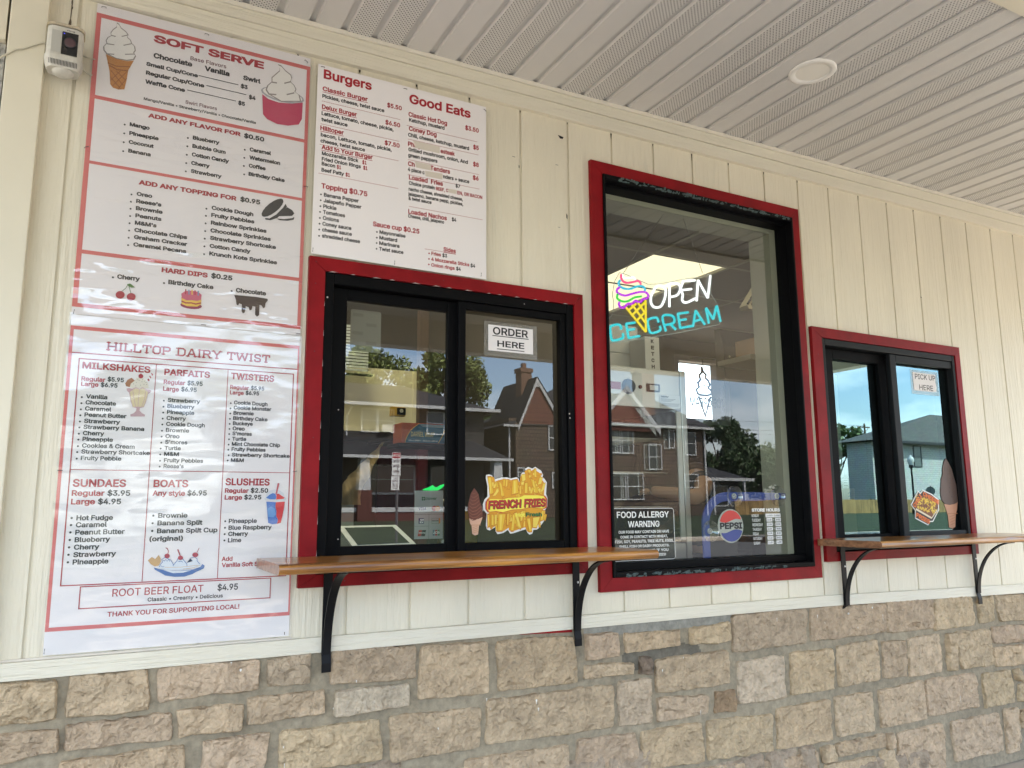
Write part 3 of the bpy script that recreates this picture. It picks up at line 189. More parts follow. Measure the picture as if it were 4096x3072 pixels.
def glass_mat(name, tint=(.86,.9,.88), k=3.0, base=.05, gtint=(1,1,1), rough=0.0, wave=None, film=0.0):
    m = bpy.data.materials.new(name); m.use_nodes = True; t = m.node_tree; t.nodes.clear()
    o = t.nodes.new('ShaderNodeOutputMaterial'); mixn = t.nodes.new('ShaderNodeMixShader')
    tr = t.nodes.new('ShaderNodeBsdfTransparent'); tr.inputs['Color'].default_value = (*tint, 1)
    gl = t.nodes.new('ShaderNodeBsdfGlossy'); gl.inputs['Color'].default_value = (*gtint, 1); gl.inputs['Roughness'].default_value = rough
    lw = t.nodes.new('ShaderNodeLayerWeight'); lw.inputs['Blend'].default_value = .5
    pw = t.nodes.new('ShaderNodeMath'); pw.operation = 'POWER'; pw.inputs[1].default_value = 5
    fr = t.nodes.new('ShaderNodeMath'); fr.operation = 'MULTIPLY_ADD'; fr.inputs[1].default_value = .96; fr.inputs[2].default_value = .04
    t.links.new(lw.outputs['Facing'], pw.inputs[0]); t.links.new(pw.outputs[0], fr.inputs[0])
    ma = t.nodes.new('ShaderNodeMath'); ma.operation = 'MULTIPLY_ADD'; ma.use_clamp = True; ma.inputs[1].default_value = k; ma.inputs[2].default_value = base
    t.links.new(fr.outputs[0], ma.inputs[0]); t.links.new(ma.outputs[0], mixn.inputs['Fac'])
    t.links.new(tr.outputs['BSDF'], mixn.inputs[1]); t.links.new(gl.outputs['BSDF'], mixn.inputs[2])
    if wave:
        prev = None
        for sc, st, di in wave:
            n = noise(t, sc, 3); b = t.nodes.new('ShaderNodeBump'); b.inputs['Strength'].default_value = st; b.inputs['Distance'].default_value = di
            t.links.new(n.outputs['Fac'], b.inputs['Height'])
            if prev: t.links.new(prev.outputs['Normal'], b.inputs['Normal'])
            prev = b
        t.links.new(prev.outputs['Normal'], gl.inputs['Normal'])
    last = mixn.outputs['Shader']
    if film:                                        # a little dust on the glass
        df = t.nodes.new('ShaderNodeBsdfDiffuse'); df.inputs['Color'].default_value = (.6,.6,.57,1); m2 = t.nodes.new('ShaderNodeMixShader')
        n = noise(t, (6,6,6), 6); ma2 = t.nodes.new('ShaderNodeMath'); ma2.operation = 'MULTIPLY'; ma2.inputs[1].default_value = film
        t.links.new(n.outputs['Fac'], ma2.inputs[0]); t.links.new(ma2.outputs[0], m2.inputs['Fac']); t.links.new(last, m2.inputs[1]); t.links.new(df.outputs['BSDF'], m2.inputs[2]); last = m2.outputs['Shader']
    t.links.new(last, o.inputs['Surface'])
    return m
def emit_mat(name, col, s):
    m = bpy.data.materials.new(name); m.use_nodes = True; t = m.node_tree; t.nodes.clear()
    o = t.nodes.new('ShaderNodeOutputMaterial'); e = t.nodes.new('ShaderNodeEmission'); e.inputs['Color'].default_value = (*col, 1); e.inputs['Strength'].default_value = s
    t.links.new(e.outputs['Emission'], o.inputs['Surface']); return m

CREAM = (.73, .675, .54)
M = {}
M['siding'] = mat('siding_paint', CREAM, .5, bump=[((85,85,3.4), .6, .008), ((190,190,26), .4, .003), ((16,16,1.6), .7, .010)], vary=((3.5,3.5,.7), .055))
M['trim'] = mat('trim_paint', (.74,.695,.57), .48, bump=[((4,70,120), .9, .007), ((30,90,200), .4, .002)], vary=((1.5,2,6), .04))
M['smoothtrim'] = mat('smooth_cream_paint', (.68,.63,.50), .4, bump=[((60,60,8), .08, .001)], vary=((2,2,1.5), .04))
M['jtrim'] = mat('vinyl_trim', (.74,.70,.60), .35)
M['red'] = mat('red_gloss_paint', (.21,.0035,.007), .5, spec=.2, bump=[((40,40,40), .12, .001), ((9,9,120), .12, .0012)], vary=((7,7,7), .22, 8))
M['black'] = mat('black_vinyl', (.003,.003,.0035), .55, spec=.08, bump=[((60,60,60), .05, .001)])
M['charcoal'] = mat('charcoal_vinyl', (.010,.011,.012), .5, spec=.16)
M['blackwood'] = mat('black_worn_paint', (.0025,.0025,.003), .5, spec=.1, bump=[((20,20,60), .3, .003)])
M['chip'] = mat('old_green_paint', (.045,.075,.075), .6, bump=[((90,90,200), .9, .004)], vary=((90,90,160), .7, 6))
M['stone'] = mat('rock_face', (.4,.32,.24), .85, tint=True, vary=((26,26,26), .2, 8), bump=[((170,170,170), .7, .006), ((60,60,60), .8, .014), ((24,24,30), .6, .02)])
M['mortar'] = mat('mortar', (.3,.26,.19), .95, tint=True, vary=((45,45,45), .22, 8), bump=[((220,220,220), .6, .003), ((40,40,40), .5, .008)])
M['paintdrip'] = mat('white_paint_drip', (.78,.76,.7), .5)
M['soffit'] = mat('soffit_vinyl', (.585,.568,.54), .42, bump=[((14,2,14), .04, .002)], vary=((1.1,.6,1), .03))
M['steel'] = mat('brushed_steel', (.62,.61,.58), .3, 1.0, bump=[((6,200,200), .05, .0005)])
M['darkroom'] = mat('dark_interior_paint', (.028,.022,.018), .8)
M['maroon'] = mat('maroon_paint', (.10,.012,.022), .5)
M['brownpost'] = mat('brown_wood_paint', (.055,.03,.018), .6, vary=((30,30,4), .2))
M['creamwall'] = mat('cream_wall_paint', (.72,.66,.46), .6)
M['liner'] = mat('window_liner_paint', (.52,.50,.40), .55)
M['ceil'] = mat('ceiling_board', (.36,.335,.29), .75, bump=[((30,30,30), .2, .002)])
M['white'] = mat('white_enamel', (.78,.78,.76), .35)
M['paper'] = mat('printed_paper', (.80,.765,.765), .55)
M['paper2'] = mat('white_paper', (.78,.76,.75), .6)
M['k'] = mat('black_ink', (.012,.011,.013), .5)
M['r'] = mat('red_ink', (.36,.010,.022), .5)
M['m'] = mat('brown_ink', (.13,.02,.035), .5)
M['w'] = mat('white_ink', (.8,.8,.77), .5)
M['co'] = mat('coral_ink', (.60,.13,.12), .5)
ink = lambda n, c: mat(n+'_ink', c, .5)
INKS = dict(k=M['k'], gy=ink('taupe', (.27,.24,.22)), cr=ink('cream', (.80,.775,.735)), wf=ink('waffle', (.48,.20,.045)), wd=ink('waffle_line', (.26,.09,.02)), rm=ink('rim_grey', (.38,.38,.41)), pk=ink('magenta', (.50,.035,.10)),
  gn=ink('green', (.06,.16,.02)), dr=ink('crimson', (.36,.012,.035)), dm=ink('plum', (.25,.008,.06)), yl=ink('yellow', (.75,.5,.06)), pk2=ink('pink', (.55,.10,.17)), bl=ink('azure', (.12,.30,.45)), ch=ink('chocolate', (.030,.010,.008)),
  bk=ink('biscuit', (.36,.16,.08)), wc=ink('whipped', (.70,.66,.55)), pl=ink('rose_line', (.52,.34,.36)), yc=ink('custard', (.66,.56,.34)), wf2=ink('wafer', (.55,.34,.13)), db=ink('delft_blue', (.035,.13,.36)), pb=ink('pale_blue', (.66,.72,.76)), tn=ink('tan', (.55,.40,.25)),
  lg=ink('lid_grey', (.62,.65,.67)), bl2=ink('slush_blue', (.06,.17,.50)), rd=ink('slush_red', (.60,.03,.035)), lb=ink('ice_blue', (.14,.32,.62)), sr=ink('straw_red', (.50,.10,.12)))
M['tape'] = mat('correction_tape', (.66,.60,.52), .6)
M['lam'] = glass_mat('laminate_film', (.985,.985,.99), 2.1, .0, rough=.05, wave=[((2.2,2.2,7), .40, .03), ((40,40,24), .08, .002)])
M['lam2'] = glass_mat('laminate_film_low', (.985,.985,.995), 1.9, .0, rough=.07, wave=[((2.0,2.0,6), .22, .02), ((46,46,30), .07, .002)])
M['glass1'] = glass_mat('window_glass', (.80,.84,.82), 2.5, .0, film=.006)
M['glass2'] = glass_mat('display_window_glass', (.80,.83,.79), 2.1, .0, film=.014)
M['glass3'] = glass_mat('tinted_window_glass', (.45,.55,.55), 2.6, .09, gtint=(.66,.96,1.0), film=.01)
M['metalblk'] = mat('black_powder_coat', (.004,.004,.005), .45, 0, spec=.2, bump=[((70,70,70), .06, .001)])
M['screw'] = mat('zinc_screw', (.6,.6,.6), .35, 1)
M['cord'] = mat('painted_cord', (.60,.56,.44), .5)
M['staple'] = mat('staple_steel', (.12,.12,.12), .4, 1)
M['asphalt'] = mat('asphalt', (.085,.083,.08), .9, bump=[((60,60,60), .5, .006)], vary=((.6,.6,.6), .2, 8))
M['concrete'] = mat('concrete', (.46,.40,.32), .9, bump=[((40,40,40), .3, .004)], vary=((1.2,1.2,1.2), .12, 8))
M['grass'] = mat('grass', (.030,.050,.014), .9, bump=[((7,7,7), 1.0, .25), ((1.1,1.1,1.1), .8, .4)], vary=((.9,.9,.9), .55, 10))

def add_chips(m, scale, strength, dist):            # conchoidal facets: warped cell distance as relief
    t = m.node_tree; b = t.nodes['Principled BSDF']; n = noise(t, (9,9,9), 3); v = t.nodes.new('ShaderNodeTexVoronoi'); v.inputs['Scale'].default_value = scale
    c = t.nodes.new('ShaderNodeTexCoord'); mx_ = t.nodes.new('ShaderNodeMix'); mx_.data_type = 'VECTOR'; mx_.inputs['Factor'].default_value = .12
    t.links.new(c.outputs['Object'], mx_.inputs['A']); t.links.new(n.outputs['Color'], mx_.inputs['B']); t.links.new(mx_.outputs['Result'], v.inputs['Vector'])
    k = t.nodes.new('ShaderNodeBump'); k.inputs['Strength'].default_value = strength; k.inputs['Distance'].default_value = dist
    t.links.new(v.outputs['Distance'], k.inputs['Height']); old = b.inputs['Normal'].links[0].from_socket; t.links.new(old, k.inputs['Normal']); t.links.new(k.outputs['Normal'], b.inputs['Normal'])
add_chips(M['stone'], 22, .75, .022)
# wood of the shelves: long grain, warm stain
def wood_mat(name, c0, c1):
    m = mat(name, c0, .28, coat=.35, bump=[((3,60,90), .35, .003)])
    t = m.node_tree; n = noise(t, (2.2, 34, 60), 8); r = t.nodes.new('ShaderNodeValToRGB')
    r.color_ramp.elements[0].position = .38; r.color_ramp.elements[1].position = .66
    r.color_ramp.elements[0].color = (*c0, 1); r.color_ramp.elements[1].color = (*c1, 1)
    t.links.new(n.outputs['Fac'], r.inputs['Fac']); t.links.new(r.outputs['Color'], t.nodes['Principled BSDF'].inputs['Base Color'])
    return m
M['wood'] = wood_mat('stained_pine', (.13,.045,.008), (.58,.26,.05))
M['endgrain'] = wood_mat('end_grain', (.16,.07,.03), (.34,.17,.085))
# soffit vents: staggered round holes, read as dark openings
def vent_mat():
    m = mat('vented_soffit', (.585,.568,.54), .42); t = m.node_tree; b = t.nodes['Principled BSDF']
    c = t.nodes.new('ShaderNodeTexCoord'); s = t.nodes.new('ShaderNodeSeparateXYZ'); t.links.new(c.outputs['Object'], s.inputs[0])
    def mth(op, a, b2=None, c2=None):
        n = t.nodes.new('ShaderNodeMath'); n.operation = op
        for i, v in enumerate((a, b2, c2)):
            if v is None: continue
            if isinstance(v, (int, float)): n.inputs[i].default_value = v
            else: t.links.new(v, n.inputs[i])
        return n.outputs[0]
    P = .0138
    def lattice(ox, oy):
        fx = mth('SUBTRACT', mth('FRACT', mth('MULTIPLY_ADD', s.outputs['X'], 1/P, ox)), .5)
        fy = mth('SUBTRACT', mth('FRACT', mth('MULTIPLY_ADD', s.outputs['Y'], 1/P, oy)), .5)
        return mth('SQRT', mth('ADD', mth('POWER', mth('MULTIPLY', fx, 1.25), 2), mth('POWER', fy, 2)))
    d = mth('MINIMUM', lattice(0.2, 0), lattice(0.7, .5)); k = mth('LESS_THAN', d, .175)
    q = t.nodes.new('ShaderNodeMix'); q.data_type = 'RGBA'; q.inputs['A'].default_value = (.585,.568,.54,1); q.inputs['B'].default_value = (.012,.011,.01,1)
    t.links.new(k, q.inputs['Factor']); t.links.new(q.outputs['Result'], b.inputs['Base Color'])
    return m
M['vent'] = vent_mat()

def course_mat(name, c1, c2, gap, sx, sz, rough=.85, mortar=.03):   # courses of bricks, shakes or boards on a far wall
    m = mat(name, c1, rough); t = m.node_tree; b = t.nodes['Principled BSDF']
    c = t.nodes.new('ShaderNodeTexCoord'); sp = t.nodes.new('ShaderNodeSeparateXYZ'); cb = t.nodes.new('ShaderNodeCombineXYZ'); br = t.nodes.new('ShaderNodeTexBrick')
    ad = t.nodes.new('ShaderNodeMath'); ad.operation = 'ADD'
    t.links.new(c.outputs['Object'], sp.inputs[0]); t.links.new(sp.outputs['X'], ad.inputs[0]); t.links.new(sp.outputs['Y'], ad.inputs[1]); t.links.new(ad.outputs[0], cb.inputs['X']); t.links.new(sp.outputs['Z'], cb.inputs['Y']); t.links.new(cb.outputs[0], br.inputs['Vector'])
    br.inputs['Scale'].default_value = 1; br.inputs['Brick Width'].default_value = sx; br.inputs['Row Height'].default_value = sz; br.inputs['Mortar Size'].default_value = mortar; br.inputs['Bias'].default_value = 0
    br.inputs['Color1'].default_value = (*c1, 1); br.inputs['Color2'].default_value = (*c2, 1); br.inputs['Mortar'].default_value = (*gap, 1)
    n = noise(t, (1.3,1.3,1.3), 6); mu = t.nodes.new('ShaderNodeMix'); mu.data_type = 'RGBA'; mu.blend_type = 'MULTIPLY'; mu.inputs['Factor'].default_value = .7
    t.links.new(br.outputs['Color'], mu.inputs['A']); t.links.new(n.outputs['Color'], mu.inputs['B'])
    hs = t.nodes.new('ShaderNodeMix'); hs.data_type = 'RGBA'; hs.inputs['Factor'].default_value = .55; t.links.new(br.outputs['Color'], hs.inputs['A']); t.links.new(mu.outputs['Result'], hs.inputs['B'])
    t.links.new(hs.outputs['Result'], b.inputs['Base Color']); return m

# ---- lettering: font curves turned into meshes in one go
TEXTQ = []
def bundled_font():                                 # Blender's own interface typeface; the built-in one if it is missing
    import os
    try: return bpy.data.fonts.load(os.path.join(bpy.utils.system_resource('DATAFILES'), 'fonts', 'Inter.woff2'))
    except Exception: return None
FONT = bundled_font()
def text(mb, s, x0, x1, z, cap, y, style='', m=0, rot=0.0, shear=0.0, mirror=False, vert=False):
    TEXTQ.append((mb, s, x0, x1, z, cap, y, style, m, rot, shear, mirror))
OFFS = {'H': .040, 'G': .028, 'L': .008, 'b': .0, '': .020}
def fill_outline(co, ed, off=0):
    # triangulate the glyph outlines and keep what the winding number calls inside (survives overlapping contours)
    from mathutils.geometry import delaunay_2d_cdt
    if len(co) == 0: return co, []
    nxt = dict(ed); prv = {b: a for a, b in ed}
    area = sum(co[a,0]*co[b,1]-co[b,0]*co[a,1] for a, b in ed)
    if off:                                             # embolden: push every outline outwards
        sg = 1 if area > 0 else -1; new = co.copy()
        for i in range(len(co)):
            if i not in nxt or i not in prv: continue
            d0 = co[i,:2]-co[prv[i],:2]; d1 = co[nxt[i],:2]-co[i,:2]; l0 = np.hypot(*d0)+1e-9; l1 = np.hypot(*d1)+1e-9
            n0 = np.array([d0[1],-d0[0]])/l0*sg; n1 = np.array([d1[1],-d1[0]])/l1*sg
            new[i,:2] += off*(n0+n1)/max(.55, 1+float(n0@n1))
        co = new
    A = co[[e[0] for e in ed]][:, :2]; B = co[[e[1] for e in ed]][:, :2]
    v2, _, f2, _, _, _ = delaunay_2d_cdt([Vector((float(p[0]), float(p[1]))) for p in co], [tuple(e) for e in ed], [], 0, 1e-6)
    V2 = np.array([(p.x, p.y, 0) for p in v2]); F2 = np.array([tuple(f) for f in f2 if len(f) == 3])
    C = V2[F2].mean(1)[:, :2]; keep = np.zeros(len(C), bool)
    for i0 in range(0, len(C), 400):
        c = C[i0:i0+400, None, :]; up = (A[None,:,1] <= c[...,1]) & (B[None,:,1] > c[...,1]); dn = (A[None,:,1] > c[...,1]) & (B[None,:,1] <= c[...,1])
        cr_ = (B[None,:,0]-A[None,:,0])*(c[...,1]-A[None,:,1])-(c[...,0]-A[None,:,0])*(B[None,:,1]-A[None,:,1])
        keep[i0:i0+400] = ((up & (cr_ > 0)).sum(1)-(dn & (cr_ < 0)).sum(1)) != 0
    out = []
    for f in F2[keep]:
        p, q, r = V2[f]; out.append(tuple(int(i) for i in (f if (q[0]-p[0])*(r[1]-p[1])-(q[1]-p[1])*(r[0]-p[0]) > 0 else f[::-1])))
    return V2, out
def flush_text():
    objs = {}
    def need(s, off):
        if (s, off) in objs: return
        c = bpy.data.curves.new('t', 'FONT'); c.body = s; c.size = 1; c.fill_mode = 'NONE'
        if FONT: c.font = FONT; c.resolution_u = 2
        o = bpy.data.objects.new('t', c); COL.objects.link(o); objs[(s, off)] = o
    for q in TEXTQ:
        off = OFFS[q[7][:1]] if q[7][:1] in OFFS else .018
        need(q[1], off); need('H', off)
    bpy.context.view_layer.update(); dg = bpy.context.evaluated_depsgraph_get()
    geo = {}
    for k, o in objs.items():
        me = bpy.data.meshes.new_from_object(o.evaluated_get(dg))
        co = np.empty(len(me.vertices)*3); me.vertices.foreach_get('co', co); co = co.reshape(-1, 3)
        ed = [tuple(e.vertices) for e in me.edges]; bpy.data.meshes.remove(me)
        geo[k] = fill_outline(co, ed, k[1])
    for o in objs.values():
        c = o.data; bpy.data.objects.remove(o); bpy.data.curves.remove(c)
    for (mb, s, x0, x1, z, cap, y, style, m, rot, shear, mirror) in TEXTQ:
        off = OFFS[style[:1]] if style[:1] in OFFS else .018
        co, fs = geo[(s, off)]; H = geo[('H', off)][0][:,1]; ch = H.max()-H.min()
        a, b = co[:,0].min(), co[:,0].max(); sx = (x1-x0)/(b-a); sz = cap/ch
        u = (co[:,0]-a)*sx; v = (co[:,1]-H.min())*sz
        u = u+shear*v
        if rot: u, v = u*math.cos(rot)-v*math.sin(rot), u*math.sin(rot)+v*math.cos(rot)
        n = len(mb.v)
        if mirror: mb.v += [(x1-float(p), y, z+float(q)) for p, q in zip(u, v)]
        else: mb.v += [(x0+float(p), y, z+float(q)) for p, q in zip(u, v)]
        for f in fs: mb.f.append(tuple(n+i for i in (f[::-1] if mirror else f))); mb.m.append(m); mb.c.append(None)
        if 'u' in style: mb.rect(x0, x1, z-.30*cap, z-.20*cap, y)
    TEXTQ.clear()
def disc(mb, x, z, r, y, m=0, n=12): mb.poly([(x+r*math.cos(t*2*math.pi/n), z+r*math.sin(t*2*math.pi/n)) for t in range(n)], y, m)
def stroke(mb, pts, wd, y, m=0):
    k = 0
    for (a, b) in zip(pts[:-1], pts[1:]):
        d = Vector((b[0]-a[0], b[1]-a[1])); d.normalize(); n = Vector((-d.y, d.x))*wd/2; e = d*wd*.28
        a2 = (a[0]-e.x, a[1]-e.y); b2 = (b[0]+e.x, b[1]+e.y)
        mb.poly([(a2[0]+n.x,a2[1]+n.y),(a2[0]-n.x,a2[1]-n.y),(b2[0]-n.x,b2[1]-n.y),(b2[0]+n.x,b2[1]+n.y)], y-(k % 3)*.00012, m); k += 1
# heavy slab capitals for the dairy heading (strokes in a unit box)
SLAB = {'H': (.82, [[(.14,0),(.14,1)],[(.68,0),(.68,1)],[(.14,.5),(.68,.5)]], [(.14,0),(.14,1),(.68,0),(.68,1)]),
 'I': (.42, [[(.21,0),(.21,1)]], [(.21,0),(.21,1)]), 'L': (.68, [[(.14,1),(.14,.06),(.58,.06),(.58,.3)]], [(.14,0),(.14,1)]),
 'T': (.72, [[(.36,0),(.36,.94)],[(.07,.72),(.07,.94),(.65,.94),(.65,.72)]], [(.36,0)]),
 'O': (.76, [[(.25,.06),(.5,.06),(.64,.22),(.64,.78),(.5,.94),(.25,.94),(.12,.78),(.12,.22),(.25,.06)]], []),
 'P': (.72, [[(.14,0),(.14,.94),(.5,.94),(.62,.82),(.62,.58),(.5,.46),(.14,.46)]], [(.14,0),(.08,1)]),
 'D': (.78, [[(.14,.06),(.14,.94),(.5,.94),(.65,.76),(.65,.24),(.5,.06),(.14,.06)]], [(.08,0),(.08,1)]),
 'A': (.8, [[(.1,0),(.36,.94),(.44,.94),(.7,0)],[(.22,.32),(.58,.32)]], [(.1,0),(.7,0)]),
 'R': (.8, [[(.14,0),(.14,.94),(.5,.94),(.62,.82),(.62,.6),(.5,.48),(.14,.48)],[(.42,.48),(.66,.04)]], [(.14,0),(.08,1),(.7,0)]),
 'Y': (.78, [[(.1,1),(.39,.48),(.68,1)],[(.39,.5),(.39,0)]], [(.1,1),(.68,1),(.39,0)]),
 'W': (1.08, [[(.1,1),(.3,.04),(.54,.8),(.78,.04),(.98,1)]], [(.1,1),(.98,1),(.54,.94)]),
 'S': (.7, [[(.56,.74),(.56,.86),(.46,.94),(.22,.94),(.12,.84),(.12,.64),(.22,.54),(.46,.48),(.57,.38),(.57,.16),(.47,.06),(.22,.06),(.12,.14),(.12,.28)]], []), ' ': (.42, [], [])}
def slab_text(mb, s, x0, x1, z, cap, y):
    wt = sum(SLAB[c][0] for c in s); sc = (x1-x0)/wt; x = x0
    for c in s:
        wd, st, sl = SLAB[c]
        for p in st: stroke(mb, [(x+a*sc, z+b*cap) for a, b in p], .165*cap*1.15, y)
        for (a, b) in sl:
            zz = z+(0 if b < .5 else cap-.13*cap); mb.rect(x+(a-.15)*sc, x+(a+.15)*sc, zz, zz+.13*cap, y-.0005)
        x += wd*sc
def put(tab, y, mbs):
    for s, x0, x1, z, cap, col, sty in tab:
        if s == '•': disc(mbs[col], x0, z, cap, y)
        elif sty == 'S': slab_text(mbs[col], s, x0, x1, z, cap, y)
        else: text(mbs[col], s, x0, x1, z, cap, y, sty)
def staple(parent, x, z, rot=0, y=-.006):
    mb = MB(); l = .0055; dx, dz = l*math.cos(rot), l*math.sin(rot)
    mb.tube([(x-dx,y+.004,z-dz),(x-dx,y-.0015,z-dz),(x+dx,y-.0015,z+dz),(x+dx,y+.004,z+dz)], .0009, 5)
    mb.build('staple', M['staple'], parent)

# ---- numpy value noise for the stonework
def hsh(ix, iy, s): 
    n = (ix*374761393+iy*668265263+s*1442695041) & 0x7fffffff; n = ((n ^ (n >> 13))*1274126177) & 0x7fffffff
    return ((n ^ (n >> 16)) & 0xffff)/65535.0
def vnoise(x, y, s=0):
    ix = np.floor(x).astype(np.int64); iy = np.floor(y).astype(np.int64); fx = x-ix; fy = y-iy
    fx = fx*fx*(3-2*fx); fy = fy*fy*(3-2*fy)
    a = hsh(ix,iy,s); b = hsh(ix+1,iy,s); c = hsh(ix,iy+1,s); d = hsh(ix+1,iy+1,s)
    return a+(b-a)*fx+(c-a)*fy+(a-b-c+d)*fx*fy
def fbm(x, y, s=0, o=4):
    t = 0; a = .5
    for i in range(o): t = t+a*vnoise(x, y, s+i*17); x = x*2.03; y = y*2.03; a *= .5
    return t

# ================================================================== SETTING: ground
def terrain(x, y): return 0.0 if y > -20 else min(.45, (-20-y)*.02)
g = MB()
g.face([(-400,-7.2,-.004),(400,-7.2,-.004),(400,400,-.004),(-400,400,-.004)])
struct(g.build('ground', M['concrete']))
g = MB(); g.face([(-400,-19,0),(400,-19,0),(400,-7.2,0),(-400,-7.2,0)]); struct(g.build('road', M['asphalt']))
g = MB(); g.box(-400, 400, -20.2, -19.0, -.2, .10); struct(g.build('kerb', M['concrete']))
g = MB()
ys = [-20.2, -26, -32, -38, -43, -60, -400]
for a, b in zip(ys[:-1], ys[1:]):
    za, zb = .06+terrain(0, a), .06+terrain(0, b)
    for i in range(20):
        x0, x1 = -400+i*40, -360+i*40; g.face([(x0,b,zb),(x1,b,zb),(x1,a,za),(x0,a,za)])
struct(g.build('lawn', M['grass']))

# ================================================================== BUILDING
bld = thing('snack_stand', 'cream board sided snack stand on a tan stone base with red trimmed windows', 'building', (1.8, 1.5, 0))
ZS = lambda x: 2.744+.0132*x            # underside of the soffit along the wall
ZB = lambda x: 2.641+.0105*x            # lower edge of the top trim
ZL = lambda x: .789 if x < 2.6 else max(.70, .789-(x-2.6)*.0165)   # lower edge of the bottom trim
WIN = [(.58,1.505,.985,1.94), (1.64,2.66,.95,2.47), (2.80,3.765,.98,1.94)]   # wall openings
XL, XR = -.31, 7.0
# siding with V grooves every 8 inches
gro = [-.127,.0765,.28,.4835,.687,.889,1.090,1.297,1.502,1.705,1.911,2.115,2.318,2.526,2.735,2.937,3.147,3.352,3.560,3.776,3.992,4.21]
while gro[-1] < XR-.25: gro.append(gro[-1]+.21)
mb = MB(); gw = .0045; gd = .0055
xs = sorted(set([-.20, XR]+[v for g0 in gro for v in (g0-gw, g0+gw)]+[v for a in WIN for v in a[:2]]))
zs = sorted(set([.78, 2.81]+[v for a in WIN for v in a[2:]]))
def depth(x, z):
    for a in WIN:
        if a[0] < x < a[1] and a[2] < z < a[3]: return None
    return gd if any(abs(x-g0) < gw for g0 in gro) else 0.0
for i in range(len(xs)-1):
    for j in range(len(zs)-1):
        d = depth((xs[i]+xs[i+1])/2, (zs[j]+zs[j+1])/2)
        if d is None: continue
        mb.face([(xs[i],d,zs[j]),(xs[i+1],d,zs[j]),(xs[i+1],d,zs[j+1]),(xs[i],d,zs[j+1])])
        if i+2 < len(xs):
            e = depth((xs[i+1]+xs[i+2])/2, (zs[j]+zs[j+1])/2)
            if e is not None and e != d:
                p = [(xs[i+1],d,zs[j]),(xs[i+1],e,zs[j]),(xs[i+1],e,zs[j+1]),(xs[i+1],d,zs[j+1])]
                mb.face(p if e > d else p[::-1])
siding = mb.build('siding', M['siding'], bld)
# gouges, chips and staples left in the paint
mb = MB()
for x, z, s, k in [(1.471,2.588,.013,0),(1.492,2.275,.010,1),(1.268,2.463,.006,2),(1.452,2.47,.006,2),(1.457,2.226,.005,2),(-.149,2.62,.006,1),(-.147,2.605,.005,1),(3.56,2.22,.006,0),(1.05,2.443,.006,1),(1.29,2.43,.006,1)]:
    if k == 0: mb.poly([(x-s,z+.4*s),(x+s,z+.1*s),(x+s*.7,z-.5*s),(x-.2*s,z-.6*s)], -.0012)
    elif k == 1: mb.poly([(x-.25*s,z+1.2*s),(x+.3*s,z+.5*s),(x+.25*s,z-1.1*s),(x-.2*s,z-.6*s)], -.0012)
    else: mb.poly([(x-s,z),(x-s,z+.25*s),(x+s,z+.3*s),(x+s,z)], -.0012)
for g0 in gro[3:]: mb.poly([(g0-.0030,ZB(g0)-.004),(g0+.0030,ZB(g0)-.004),(g0+.0018,ZB(g0)-.004-.012*rnd.random()),(g0-.0012,ZB(g0)-.014-.03*rnd.random()**3)], -.0014)
mb.build('paint_chip', M['metalblk'], siding)
mb = MB(); pts = [(-.150,2.67,.0008),(-.148,2.62,.0016),(-.149,2.57,.0010),(-.149,2.56,.003),(-.152,2.515,.005)]
for (a, b, c), (d, e, f) in zip(pts[:-1], pts[1:]): mb.poly([(a-c,b),(a+c,b),(d+f,e),(d-f,e)], -.0013)
mb.build('crack', mat('crack_shadow', (.12,.09,.06), .9), siding)
# trims
def board(name, fz0, fz1, y0, y1, xa, xb, m, n=12, parent=bld):
    b = MB(); X = [xa+(xb-xa)*i/n for i in range(n+1)]
    for p, q in zip(X[:-1], X[1:]):
        A = [(p,y0,fz0(p)),(q,y0,fz0(q)),(q,y0,fz1(q)),(p,y0,fz1(p))]
        b.face(A); b.face([(p,y1,fz0(p)),(q,y1,fz0(q)),(q,y0,fz0(q)),(p,y0,fz0(p))]); b.face([(p,y0,fz1(p)),(q,y0,fz1(q)),(q,y1,fz1(q)),(p,y1,fz1(p))])
    b.face([(xa,y1,fz0(xa)),(xa,y0,fz0(xa)),(xa,y0,fz1(xa)),(xa,y1,fz1(xa))]); b.face([(xb,y0,fz0(xb)),(xb,y1,fz0(xb)),(xb,y1,fz1(xb)),(xb,y0,fz1(xb))])
    return b.build(name, m, parent)
ZT = lambda x: ZL(x)+.0425
board('bottom_trim', ZL, ZT, -.019, .02, -.9, XR, M['trim'], 24)
board('bottom_bead', lambda x: ZT(x)+.0005, lambda x: ZT(x)+.006, -.006, .004, -.2, .53, M['tape'], 3)
board('top_trim', lambda x: ZB(x), lambda x: ZB(x)+.052, -.019, .02, -.9, XR, M['trim'])
board('frieze_board', lambda x: ZB(x)+.0535, lambda x: ZS(x)-.0135, -.024, .02, -.9, XR, M['trim'])
board('soffit_channel', lambda x: ZS(x)-.0125, lambda x: ZS(x)+.002, -.031, .02, -.9, XR, M['jtrim'])
mb = MB(); mb.bbox(-.287, -.199, -.032, .02, .70, 2.70, .003); mb.build('corner_board', M['smoothtrim'], bld)
mb = MB(); mb.box(-.9, -.2935, -.02, .02, 2.452, 2.72); mb.build('header_board', M['smoothtrim'], bld)
mb = MB(); mb.box(-.9, -.2935, .002, .05, .70, 2.4505)
mb.build('peeling_panel', mat('peeling_white_paint', (.62,.60,.55), .8, vary=((34,34,26), .9, 4, (.68,.67,.63)), bump=[((40,40,40), .6, .004)]), bld)

